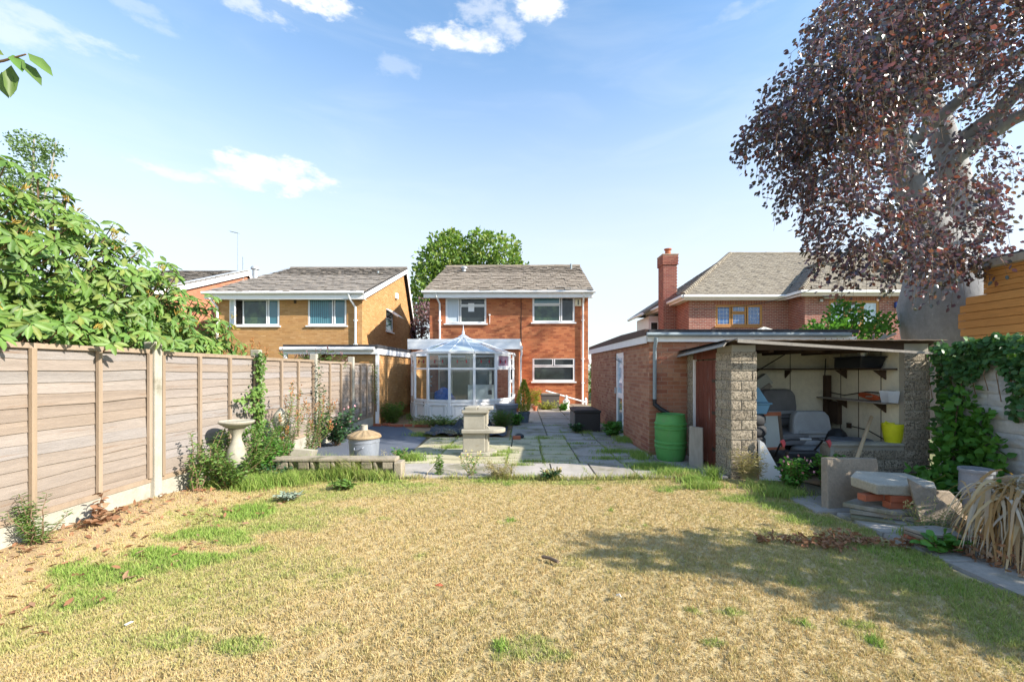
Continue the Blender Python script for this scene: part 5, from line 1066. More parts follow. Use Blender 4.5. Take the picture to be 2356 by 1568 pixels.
    for k in range(7): piece('brick', bm, bs, (-.45+k*.23+rnd.uniform(-.03, .03), rnd.uniform(-.05, .1)-k*.05, 0), (0, 0, rnd.uniform(-.5, .5)))
    tag(obj('dark_stone', MB().lathe([(0, 0), (.10, .01), (.11, .06), (.05, .1), (0, .1)], (.0-.05, 9.85, .03), 10), 'felt', smooth=True), 'dark round stone on the patio right of the plinth', 'stone'); tag(obj('half_brick', MB().box((-.19, 9.62, .03), (-.02, 9.72, .11)), 'brick_loose', bevel=.006), 'half a pink brick on the patio under the dark stone', 'brick')
    pr = thing('garden_parasol', 'cream parasol whose top shows above the garage roof', 'parasol', (8.85, 16.2, 0)); obj('pole', MB().tube([(0, 0, 0), (0, 0, 3.1)], .025, 8), 'pale_wood', pr); cn = MB(); k = 8
    cn.add([(0, 0, 3.12)]+[(1.3*math.cos(a), 1.3*math.sin(a), 2.62) for a in np.linspace(0, 2*math.pi, k, endpoint=False)]+[(.65*math.cos(a+.39), .65*math.sin(a+.39), 2.78) for a in np.linspace(0, 2*math.pi, k, endpoint=False)], [f for i in range(k) for f in ((0, 1+i, 9+i), (0, 9+i, 1+(i+1) % k), (1+i, 1+(i+1) % k, 9+i))]); obj('canopy', cn, 'parasol', pr)
patio_things()

def rubble():
    g = 'slabs and bricks dumped at the end of the side path'
    tag(obj('leaning_slab', MB().prism([(3.39, 4.90, .0), (4.10, 5.02, .0), (4.19, 5.22, .505), (3.52, 5.10, .53)], (-.03, .075, .0)), 'stone_slab', bevel=.01), 'large brown concrete slab propped upright behind the rubble', 'slab', g)
    f = MB(); top = [(3.56, 4.45, .40), (4.12, 4.40, .385), (4.30, 4.62, .38), (4.28, 4.95, .40), (3.75, 4.98, .42), (3.50, 4.72, .42)]; f.prism(top, (.02, .02, -.11)); tag(obj('thick_slab', f, 'stone_grey', bevel=.014), 'thick chipped concrete slab lying flat on the red bricks', 'slab', g)
    bm = MB().box((-.108, -.05, 0), (.108, .05, .068)).mesh('loose_brick'); bm.materials.append(M['brick_loose'])
    def lb(loc, rz, lab, m=None):
        o = bpy.data.objects.new('loose_brick', bm); COL.objects.link(o); o.location = loc; o.rotation_euler = (0, 0, rz); b = o.modifiers.new('bevel', 'BEVEL'); b.width = .005; tag(o, lab, 'brick', g)
    lb((3.62, 4.60, .20), R(8), 'orange red brick under the left end of the thick slab'); lb((3.83, 4.50, .215), R(-6), 'red brick lying along the front under the thick slab'); lb((3.82, 4.52, .146), R(4), 'pale stained brick below the red one in the pile')
    for k, (z, pts, lab) in enumerate(((.0, [(3.38, 4.55), (4.1, 4.15), (4.4, 4.7), (3.7, 5.0)], 'broken slab at the bottom of the rubble pile'), (.05, [(3.42, 4.62), (4.05, 4.28), (4.3, 4.72), (3.65, 4.9)], 'cracked grey slab second from the bottom of the rubble'), (.10, [(3.40, 4.70), (3.7, 4.40), (4.12, 4.36), (4.2, 4.75), (3.7, 4.88)], 'grey slab carrying the bricks in the rubble pile'))):
        tag(obj('broken_slab', MB().prism([(x, y, z+(y-4.5)*.03*0) for x, y in pts], (0, 0, .045)), 'slab_grey', bevel=.008), lab, 'slab', g)
    tag(obj('slab_shard', MB().prism([(3.82, 4.22, .0), (4.28, 4.05, .0), (4.22, 4.25, .15), (3.98, 4.35, .38), (3.84, 4.40, .47)], (.03, .06, .0)), 'stone_slab', bevel=.008), 'pointed triangular slab piece leaning on the rubble', 'slab', g)
    tag(obj('rounded_slab', MB().prism([(4.12, 4.45, 0), (4.50, 4.5, 0), (4.52, 4.55, .18), (4.40, 4.55, .30), (4.2, 4.5, .32)], (.03, .05, 0)), 'stone_slab', bevel=.01), 'rounded brown slab piece behind the triangular one', 'slab', g)
    s = thing('flat_stones', 'thin weathered stone pieces stacked on the grass before the rubble', 'stones', (3.66, 3.92, 0))
    for k in range(4): obj('stone', MB().prism([(-.22+k*.02, -.1, k*.035), (.1, -.14, k*.035), (.28-k*.03, .03, k*.035), (.1, .12, k*.035), (-.2, .1, k*.035)], (0, 0, .03)), ['stone_slab', 'brick_loose', 'stone_slab', 'slab_grey'][k], s, bevel=.006)
    b = thing('old_bucket', 'cloudy grey plastic bucket behind the dead palm', 'bucket', (4.93, 4.80, .03)); obj('body', MB().lathe([(0, 0), (.11, 0), (.14, .42), (.155, .42), (.155, .45), (.14, .45), (.15, .2), (0, .1)], seg=22), 'cloudy', b, smooth=True)
    tag(obj('stick', MB().tube([(.17, 3.62, .025), (.23, 3.58, .03), (.29, 3.52, .025)], .014, 7), 'bark_brown', smooth=True), 'short brown stick lying on the dry lawn', 'stick')
    tag(obj('red_leaf', MB().prism([G(1000, 1346, .03), G(1012, 1341, .045), G(1020, 1346, .03), G(1010, 1348, .03)], (0, 0, .004)), 'brick_loose'), 'single dark red leaf in the middle of the lawn', 'leaf')
    tag(obj('white_feather', MB().prism([G(285, 1436, .035), G(302, 1428, .04), G(308, 1429, .035), G(290, 1438, .03)], (0, 0, .002)), 'board'), 'white feather lying in the grass on the left', 'feather'); tag(obj('white_scrap', MB().prism([G(1418, 1370, .03), G(1426, 1367, .06), G(1430, 1374, .03)], (0, .01, .006)), 'white'), 'small white scrap on the lawn right of the middle', 'scrap')
rubble()

def dead_palm():
    t = thing('dead_palm', 'dead palm log shedding long dry straps at the right edge', 'plant', (4.5, 4.0, 0))
    w = lambda p: tuple(Vector(p)-Vector((4.5, 4.0, 0)))
    for a, b, r in (((4.15, 3.75, .40), (5.3, 3.6, .50), .085), ((4.45, 3.45, .42), (5.3, 3.3, .46), .08), ((4.3, 3.9, .55), (5.3, 3.8, .66), .075), ((4.4, 3.7, .20), (5.3, 3.5, .22), .11)):
        pts = [Vector(a).lerp(Vector(b), k/6)+Vector((0, rnd.uniform(-.02, .02), rnd.uniform(-.02, .02))) for k in range(7)]; obj('log', MB().tube([w(p) for p in pts], [r*rnd.uniform(.85, 1.1) for _ in pts], 12), 'bark_palm', t, smooth=True)
    rest = MB()
    for k in range(900):
        x = 4.0+abs(rnd.gauss(0, .36)); y = 3.72-.28*(x-4.1)*.6+rnd.gauss(0, .12); z = rnd.uniform(.26, .58); a = rnd.gauss(-1.75, .75) if k % 4 else rnd.uniform(-3.1, 3.1); out = rnd.uniform(.06, .28) if k % 5 else rnd.uniform(.3, .7)
        L = rnd.uniform(.35, .85); n = 7; wd = rnd.choice((.006, .008, .010, .014, .018)); pts = []; p = Vector((x, y, z)); d = Vector((math.cos(a)*out*2, math.sin(a)*out*2, rnd.uniform(-.15, .25))).normalized()
        for i in range(n+1):
            pts.append(p.copy()); p = p+d*(L/n); d = (d+Vector((rnd.uniform(-.08, .08), rnd.uniform(-.08, .08), -.42+.1*out))).normalized()
            if p.z < .02: p.z = .02+rnd.random()*.01
        side = Vector((-math.sin(a), math.cos(a), rnd.uniform(-.5, .5))).normalized(); V = []; Fc = []
        for i, q in enumerate(pts): ww = wd*(1-(i/n)**2*.9); V += [w(q-side*ww), w(q+side*ww)]
        for i in range(n): Fc.append((2*i, 2*i+1, 2*i+3, 2*i+2))
        if k < 280: obj('strap', MB().add(V, Fc), 'palm_dry', t)
        else: rest.add(V, Fc)
    obj('straps', rest, 'palm_dry', t, kind='stuff')
dead_palm()
# ------------------------------------------------------------------ trees
def limb(parent, name, pts, r0, r1, m, seg=10):
    n = len(pts); return obj(name, MB().tube(pts, [r0+(r1-r0)*i/(n-1) for i in range(n)], seg), m, parent, smooth=True)
def rel(t, p): return Vector(p)-Vector(t.location)
def strands(blobs, ns, per, drop, shell, sway=.25):
    """leaves hung along drooping twigs that start on the shells of the blobs"""
    a, u = blob_points(blobs, ns, shell); h = u.copy(); h[:, 2] = 0; h /= np.maximum(np.linalg.norm(h, axis=1, keepdims=True), .2)
    ln = drop*(.4+rng.random(ns)); t = rng.random((ns, per)); t.sort(axis=1)
    p = a[:, None, :]+h[:, None, :]*(sway*np.sqrt(t))[..., None]+rng.normal(size=(ns, per, 3))*.055
    p[..., 2] -= ln[:, None]*t**1.3
    d = h[:, None, :]*.7+rng.normal(size=(ns, per, 3))*.75; d[..., 2] -= .75
    ends = a+h*sway; ends[:, 2] -= ln
    return p.reshape(-1, 3), d.reshape(-1, 3), a, ends
def twigs_mesh(a, e, r=.004, mid=.3):
    """three-sided curved twigs from a to e"""
    n = len(a); m = a+(e-a)*np.array((.75, .75, mid)); V = []
    for q, rr in ((a, r*1.5), (m, r), (e, r*.5)):
        for k in range(3): V.append(q+np.array((math.cos(2.09*k), math.sin(2.09*k), 0))*rr)
    V = np.stack(V, 1); f = np.array([(s*3+k, s*3+(k+1) % 3, s*3+3+(k+1) % 3, s*3+3+k) for s in (0, 1) for k in range(3)])
    return V.reshape(-1, 3), (f[None]+(np.arange(n)*9)[:, None, None]).reshape(-1, 4)

def beech():
    K = .79; L = Vector((10.95*K, 11.5*K, 0)); t = thing('copper_beech', 'large copper beech with smooth grey trunk and hanging dark purple leaves', 'tree', L)
    q = lambda vx, vy, Y: P(vx, vy, Y*K)-L
    tr = MB(); pts = [q(2178, 1000, 11.5), q(2176, 900, 11.5), q(2175, 790, 11.5), q(2168, 700, 11.5), q(2172, 640, 11.5), q(2150, 560, 11.5), q(2110, 480, 11.4), q(2082, 400, 11.3), q(2062, 320, 11.2), q(2048, 230, 11.2), q(2040, 100, 11.2), q(2050, -150, 11.3)]
    rs = [r*K for r in (1.15, .92, .86, .92, .84, .58, .38, .31, .26, .22, .17, .1)]; tr.tube(pts, rs, 22); obj('trunk', tr, 'bark_grey', t, smooth=True)
    B = lambda ps, r0, r1: limb(t, 'branch', [q(*p) for p in ps], r0*K, r1*K, 'bark_grey')
    B([(2190, 640, 11.6), (2215, 520, 11.7), (2190, 380, 11.8), (2160, 280, 11.9), (2110, 180, 12), (2080, 50, 12), (2080, -120, 12)], .46, .10)
    B([(2165, 420, 11.7), (2200, 360, 11.3), (2260, 320, 10.9), (2330, 275, 10.5), (2420, 235, 10)], .24, .12)
    B([(2185, 350, 11.7), (2230, 310, 11.2), (2290, 265, 10.8), (2350, 200, 10.3), (2420, 130, 10)], .22, .12)
    B([(2100, 330, 11.8), (2150, 280, 11.5), (2220, 220, 11.2), (2300, 150, 10.9), (2400, 90, 10.6)], .17, .09)
    B([(2060, 330, 11.2), (2075, 260, 10.8), (2130, 170, 10.4), (2190, 110, 10.2), (2260, 60, 10)], .16, .07)
    B([(2085, 430, 11.3), (2050, 320, 10.6), (2040, 240, 10.3), (2010, 160, 10.2)], .15, .06)
    B([(2135, 540, 11.4), (2090, 505, 10.6), (2040, 490, 10.1), (1985, 470, 9.8), (1920, 462, 9.6), (1870, 468, 9.5)], .16, .02)
    B([(2060, 330, 11.2), (1990, 350, 10.6), (1920, 330, 10.2), (1860, 300, 9.9), (1805, 262, 9.7), (1740, 258, 9.6)], .15, .025)
    B([(2045, 220, 11.2), (1980, 180, 10.4), (1920, 150, 10), (1850, 150, 9.8)], .14, .03)
    B([(2230, 600, 11.3), (2245, 560, 10.9), (2290, 500, 10.6)], .12, .03); B([(2150, 200, 11.9), (2190, 130, 11), (2160, 60, 10.6)], .12, .07)
    w = lambda vx, vy, Y, rx, ry, rz: (*P(vx, vy, Y*K), rx*K, ry*K, rz*K)
    near = [w(1985, 60, 9.6, 1.15, 1.5, 1.1), w(1905, 200, 9.5, 1.15, 1.4, 1.0), w(1850, 270, 9.4, 1.05, 1.2, .75), w(1945, 330, 9.6, 1.05, 1.3, .85), w(1900, 400, 9.4, .75, .9, .45), w(1985, 490, 9.4, .95, 1.0, .5), w(1945, 560, 9.3, .55, .7, .3),
            w(2195, 475, 9.6, .55, .8, .75), w(2130, 580, 9.3, .75, .8, .42), w(2220, 560, 9.6, .45, .7, .6), w(2010, 570, 9.2, .55, .6, .45), w(2050, 150, 9.6, 1.0, 1.2, 1.0), w(2150, 20, 9.8, 1.6, 1.5, 1.0), w(2300, 30, 10, 1.3, 1.4, 1.0), w(2340, 190, 10.2, .7, 1.0, .5), w(2185, 340, 10.4, .4, .7, .4), w(2250, 400, 10.2, .5, .7, .35),
            w(1770, 290, 9.6, .45, .6, .35)]
    p, d, a, e = strands(near, 1560, 15, .68*K, .38); 
    keep = rng.random(len(p)) < .97; p, d = p[keep], d[keep]
    leaf_set(t, 'leaf', p, rot_from(d, unit(len(p))), .068+.034*rng.random(len(p)), .047+.017*rng.random(len(p)), 'leaf_beech', 300)
    k = rng.choice(len(a), 1400, replace=False); V, Fc = twigs_mesh(a[k]-np.array(L), e[k]-np.array(L)); obj('twigs', np_mesh('twigs', V, Fc, 'twig'), 'twig', t, kind='stuff')
    far = [(*c[:3], *c[3:]) for c in (w(2120, 60, 13.5, 3.4, 3.0, 2.4), w(2280, -60, 12.5, 4.0, 3.2, 2.4), w(2020, 120, 13, 2.0, 2.4, 1.7), w(2000, 330, 12.2, 1.3, 1.5, 1.2), w(2330, -260, 11.5, 4.5, 4, 2.2), w(2200, 40, 16, 3.4, 2.6, 2.3))]
    p, d, a, e = strands(far, 700, 12, .8, .5)
    o = leaf_set(t, 'leaf', p, rot_from(d, unit(len(p))), .12, .095, 'leaf_beech', 0, 'far_foliage')
beech()

def rhododendron():
    L = Vector((-5.4, 5.0, 0)); t = thing('rhododendron_bush', 'large leafy green rhododendron spilling over the fence on the left', 'bush', L)
    for a, b in (((-5.4, 5, 0), (-5.3, 4.2, 2.4)), ((-5.4, 5, 0), (-5.2, 5.4, 2.6)), ((-5.4, 5.1, 0), (-5.0, 6.4, 2.2)), ((-5.4, 5, 0), (-4.9, 3.6, 2.4)), ((-5.4, 5, 0), (-6.0, 5, 3))):
        limb(t, 'branch', [rel(t, Vector(a).lerp(Vector(b), k/5)+Vector((0, 0, .25*math.sin(k/5*3.14)))) for k in range(6)], .07, .02, 'bark_brown')
    blobs = [(-5.3, 3.9, 2.55, 1.1, 1.1, 1.0), (-5.25, 4.9, 2.45, 1.0, .9, 1.05), (-5.2, 5.7, 2.2, .95, .75, .92), (-5.05, 6.35, 2.0, .8, .6, .75), (-4.9, 6.85, 1.85, .55, .42, .5), (-4.75, 4.4, 1.95, .55, 1.2, .30), (-4.7, 5.9, 1.85, .5, .9, .32), (-5.4, 4.2, 1.6, .9, 1.6, .7), (-5.3, 6.0, 1.4, .8, 1.1, .7), (-5.0, 3.0, 2.1, .9, .9, .9), (-4.45, 3.95, 1.86, .32, .5, .2), (-4.5, 4.9, 1.85, .3, .4, .2)]
    n = 2500; a, u = blob_points(blobs, n, .55); a[:, 0] = np.where(a[:, 2] < 1.9, np.minimum(a[:, 0], -4.22), np.minimum(a[:, 0], -4.10))
    P_, D_, H_ = [], [], []; ends = []
    ov = np.array([(-4.0+rnd.uniform(-.08, .06), 3.5+k*.2+rnd.uniform(-.08, .08), rnd.uniform(1.80, 1.98)) for k in range(9)]); a = np.concatenate([a, ov]); u = np.concatenate([u, np.tile((.7, -.1, .1), (9, 1))]); n += 9
    for i in range(n):
        ax = u[i]*.8+np.array((.25, -.2, .45)); ax /= np.linalg.norm(ax); k = rnd.randint(6, 9); s = np.cross(ax, (0.3, .2, 1)); s /= np.linalg.norm(s); c = np.cross(ax, s); ph = rnd.random()*6
        for j in range(k):
            b = ph+6.283*j/k; dv = (s*math.cos(b)+c*math.sin(b))+ax*rnd.uniform(-.35, .55); dv[2] -= rnd.uniform(.2, .75); P_.append(a[i]+dv*.012); D_.append(dv); H_.append(ax+.3*rng.normal(size=3))
        ends.append(a[i]-ax*rnd.uniform(.2, .45))
    # a twig that hangs into the top left corner
    tw = [(-5.2, 3.4, 2.7), (-4.6, 3.2, 3.3), (-4.0, 3.05, 3.6), P(8, 140, 3), P(60, 125, 3)]
    limb(t, 'branch', [rel(t, p) for p in tw], .02, .005, 'twig', 6)
    for vx, vy, dx, dy in ((64, 122, 46, 42), (50, 140, 24, 30), (4, 165, 4, 36), (14, 160, 10, 34), (26, 150, 3, 44), (10, 128, -14, -8), (30, 126, 8, 10)):
        p = np.array(P(vx, vy, 3.0)); P_.append(p); D_.append(np.array((dx, rnd.uniform(-12, 12), -dy), float)); H_.append(np.array((.3, -.7, .6))+.3*rng.normal(size=3))
    P_, D_, H_ = np.array(P_), np.array(D_), np.array(H_); m = len(P_)
    tw = np.where(P_[:, 2] > 3.5, np.where(P_[:, 1] < 3.01, 1.5, 1.0), 1.0)
    leaf_set(t, 'leaf', P_, rot_from(D_, H_), tw*(.10+.05*rng.random(m)), tw*(.040+.014*rng.random(m)), 'leaf_rhodo', 300)
    V, Fc = twigs_mesh(np.array(ends)-np.array(L), a-np.array(L), .006, .75); obj('twigs', np_mesh('twigs', V, Fc, 'twig'), 'twig', t, kind='stuff')
    k = rng.choice(n, 170, replace=False); pp = np.repeat(a[k]+u[k]*.05+np.array((0, 0, .04)), 9, axis=0)+rng.normal(size=(1530, 3))*.012; dd = np.repeat(u[k], 9, axis=0)*.5+rng.normal(size=(1530, 3))*.5+np.array((0, 0, .7))
    leaf_set(t, 'seed_head', pp, rot_from(dd, unit(1530)), .07, .009, 'flower_bud', 0, 'seed_heads')
rhododendron()

def tree(name, label, loc, trunk, blobs, n, size, m, shell=.5, cat='tree', bark='bark_brown', up=.2, wd=.75, group=None, inner='foliage'):
    t = thing(name, label, cat, loc, group=group)
    for pts, r0, r1 in trunk: limb(t, 'trunk' if (pts, r0, r1) == trunk[0] else 'branch', [rel(t, p) for p in pts], r0, r1, bark)
    p, u = blob_points(blobs, n, shell); d = u*.7+rng.normal(size=(n, 3))*.7; d[:, 2] += up
    leaf_set(t, 'leaf', p, rot_from(d, unit(n)), size*(.7+.6*rng.random(n)), size*wd*(.7+.6*rng.random(n)), m, 0); return t
w = lambda vx, vy, Y, rx, ry, rz: (*P(vx, vy, Y), rx, ry, rz)
tree('sycamore_tree', 'round crowned bright green sycamore behind the orange brick house', (-4.2, 33, 0), [([(-4.2, 33, 0), (-4.2, 33, 5), (-4.0, 33, 10)], .5, .12), ([(-4.2, 33, 4.5), (-5.5, 32.5, 7), (-6.2, 32, 9)], .2, .05), ([(-4.2, 33, 5), (-2.8, 32.8, 8), (-2.2, 32.5, 9.5)], .2, .05)],
     [w(1035, 585, 33, 1.8, 2, 1.6), w(1015, 612, 32.5, 2.0, 2, 1.7), w(985, 655, 32, 1.25, 1.8, 1.6), w(1135, 588, 33, 2.1, 2.2, 1.6), w(1160, 610, 32.5, 1.25, 1.8, 1.3), w(1080, 620, 33, 2.4, 2.2, 1.6), w(970, 690, 32, .8, 1.4, 1.4), w(1040, 545, 33, .9, .9, .4), w(1105, 545, 33, 1.0, .9, .5), w(1190, 606, 32, .35, .5, .3), w(1216, 612, 31, .22, .3, .15), w(1060, 690, 33, 3.2, 2.2, 2.2)], 9500, .26, 'leaf_tree', .6)
tree('purple_plum_tree', 'small purple leaved plum between the ochre and orange houses', (-6.0, 27, 0), [([(-6.0, 27, 0), (-6.1, 27, 2), (-6.1, 27, 4.5)], .12, .03)], [w(968, 735, 27, .75, .8, 1.3), w(960, 770, 27, .8, .8, 1.2), w(985, 720, 27, .6, .7, .7)], 1700, .13, 'leaf_plum', .3)
tree('birch_tree', 'airy birch crown rising above the rhododendron at the left edge', (-13.4, 12, 0), [([(-13.4, 12, 0), (-13.3, 12, 4), (-13.2, 12, 7.8)], .12, .02), ([(-13.3, 12, 5), (-12.8, 12, 6.6), (-12.6, 12, 7.7)], .04, .01)],
     [w(45, 440, 12, .55, .6, .55), w(15, 400, 12, .4, .5, .4), w(75, 350, 12, .45, .5, .33), w(110, 335, 12, .33, .4, .24), w(95, 395, 12, .3, .4, .5), w(40, 330, 12, .22, .3, .28), w(60, 310, 12, .2, .2, .13), w(130, 350, 12, .2, .2, .12), w(50, 490, 12, .7, .6, .6), w(70, 450, 12, .5, .5, .5)], 3600, .07, 'leaf_birch', .2, bark='grey_wood')
tree('garage_shrub', 'leafy green shrub growing behind the shed roof', (7.2, 9.5, 0), [([(7.2, 9.5, 0), (7.2, 9.5, 1.3), (7.1, 9.5, 2.7)], .05, .01), ([(7.2, 9.5, .8), (7.6, 9.4, 2.0), (7.8, 9.4, 2.6)], .03, .01)],
     [w(1945, 722, 9.5, .36, .4, .28), w(1990, 745, 9.4, .5, .4, .3), w(1905, 752, 9.4, .42, .4, .22), w(2035, 745, 9.5, .28, .3, .22), w(1935, 705, 9.5, .15, .2, .14), w(1975, 775, 9.3, .75, .4, .25), w(1890, 768, 9.3, .4, .4, .18)], 1500, .085, 'leaf_bright', .25, cat='shrub')
tree('hedge_conifer', 'dark green conifer in the gap between the orange house and the garage', (3.9, 21.5, 0), [([(3.9, 21.5, 0), (3.9, 21.5, 1), (3.9, 21.5, 2.2)], .1, .02)], [(3.9, 21.5, 1.1, .75, .7, 1.2), (3.8, 21.4, 1.7, .5, .5, .8), (4.4, 21.6, 1.0, .7, .6, 1.1)], 1800, .12, 'leaf_bright', .4)
# a tree of the next garden throws its shadow on the lawn
tree('garden_tree', 'leafy tree beyond the right wall beside the camera', (6.4, 2.0, 0), [([(6.4, 2.0, 0), (6.4, 2.0, 1.6), (6.5, 1.8, 3.6)], .1, .03)], [(6.5, 1.75, 3.55, .5, .42, .42), (6.4, 1.9, 2.85, .8, .6, .6), (6.3, 2.3, 2.1, .85, .8, .7), (6.0, 2.6, 1.3, .85, .95, .7), (5.6, 2.9, .7, .6, .9, .6), (4.95, 1.8, 1.0, .55, .5, .6), (5.4, 1.9, 1.6, .6, .5, .6)], 2900, .13, 'leaf_ivy', .15)

def ivy():
    t = thing('ivy_curtain', 'ivy draped over the top of the grey boundary wall', 'ivy', (5.88, 5.0, 0)); n = 4600
    y = 2.8+3.42*rng.random(n); lo = np.where(y > 5.85, .55, 1.44+.13*np.sin(y*6.0)+.09*np.sin(y*13)); lo = np.where((y > 5.10) & (y < 5.28), .95, lo)
    z = lo+(1.93-lo)*rng.random(n)**.75; x = 5.85-.10*rng.random(n)-.10*np.exp(-((z-1.85)/.15)**2)*rng.random(n); x += np.where(rng.random(n) < .2, .35*rng.random(n), 0)*(z > 1.75)*(y < 5.8)
    z += .10*np.sin(y*5)*(z > 1.7)*rng.random(n); p = np.stack([x, y, z], 1); d = rng.normal(size=(n, 3))*.6+np.array((-.35, -.1, -.7)); h = np.array((-1, -.2, .8))+.5*rng.normal(size=(n, 3))
    leaf_set(t, 'leaf', p, rot_from(d, h), .055+.035*rng.random(n), .055+.03*rng.random(n), 'leaf_ivy', 300)
    st = MB()
    for k in range(14): yy = 4.3+k*.15; st.tube([rel(t, (5.88, yy, 1.8)), rel(t, (5.78, yy+.05, 1.5)), rel(t, (5.81, yy+.02, 1.1+rnd.random()*.2))], .006, 5)
    obj('stem', st, 'twig', t)
ivy()
tree('broad_leaf_bush', 'bright broad leaved bush between the shed pillar and the grey wall', (5.65, 5.8, 0), [([(5.65, 5.8, 0), (5.65, 5.8, .6), (5.72, 5.8, 1.2)], .02, .006)], [(5.74, 5.75, .98, .12, .30, .36), (5.66, 5.75, .5, .22, .30, .42), (5.3, 5.6, .18, .4, .22, .18), (5.72, 5.5, .5, .13, .25, .38), (4.9, 5.4, .10, .3, .2, .12), (5.4, 5.2, .15, .35, .3, .16)], 1150, .105, 'leaf_bright', .25, cat='bush', up=-.3)

# ------------------------------------------------------------------ shrubs, weeds
def shrub(name, label, cat, base, stems, per, L, Wd, m, tip=None, tipn=14, stem_m='twig', r=.006, group=None, tipL=None):
    t = thing(name, label, cat, base, group=group); per = int(per*1.5); sb = MB(); P_, D_, T_, TD = [], [], [], []
    for dx, dy, dz in stems:
        n = 6; e = Vector((dx, dy, dz)); b = Vector((dx*.15*rnd.random(), dy*.2*rnd.random(), 0)); pts = [b.lerp(e, k/n)+Vector((rnd.uniform(-.02, .02), rnd.uniform(-.02, .02), .05*dz*math.sin(3.14*k/n))) for k in range(n+1)]; sb.tube(pts, [r*(1.1-.8*k/n) for k in range(n+1)], 5)
        for i in range(per):
            f = .12+.88*(i+rnd.random())/per; q = pts[min(int(f*n), n-1)].lerp(pts[min(int(f*n), n-1)+1], f*n-min(int(f*n), n-1)); a = i*2.4+rnd.random(); P_.append(tuple(q)); D_.append((math.cos(a), math.sin(a), rnd.uniform(-.3, .7)))
        if tip:
            for i in range(tipn): f = rnd.uniform(.86, 1.06); q = b.lerp(e, f); T_.append((q.x+rnd.gauss(0, .012), q.y+rnd.gauss(0, .012), q.z+rnd.gauss(0, .015))); a = rnd.random()*6.3; TD.append((math.cos(a)*.6, math.sin(a)*.6, 1))
    obj('stem', sb, stem_m, t, kind='stuff'); B = np.array(base)
    P_ = np.array(P_)+B; k = len(P_); leaf_set(t, 'leaf', P_, rot_from(np.array(D_), np.array((0, 0, 1))+.5*rng.normal(size=(k, 3))), L*(.7+.6*rng.random(k)), Wd*(.7+.6*rng.random(k)), m, 0)
    if tip: T_ = np.array(T_)+B; k = len(T_); leaf_set(t, 'tip', T_, rot_from(np.array(TD), unit(k)), tipL or L*.7, Wd*.8, tip, 0, 'new_shoots')
    return t
def fan(n, w, h, d=.5, k=.6): return [(rnd.uniform(-w, w), rnd.uniform(-w, w)*d, h*rnd.uniform(k, 1)) for _ in range(n)]
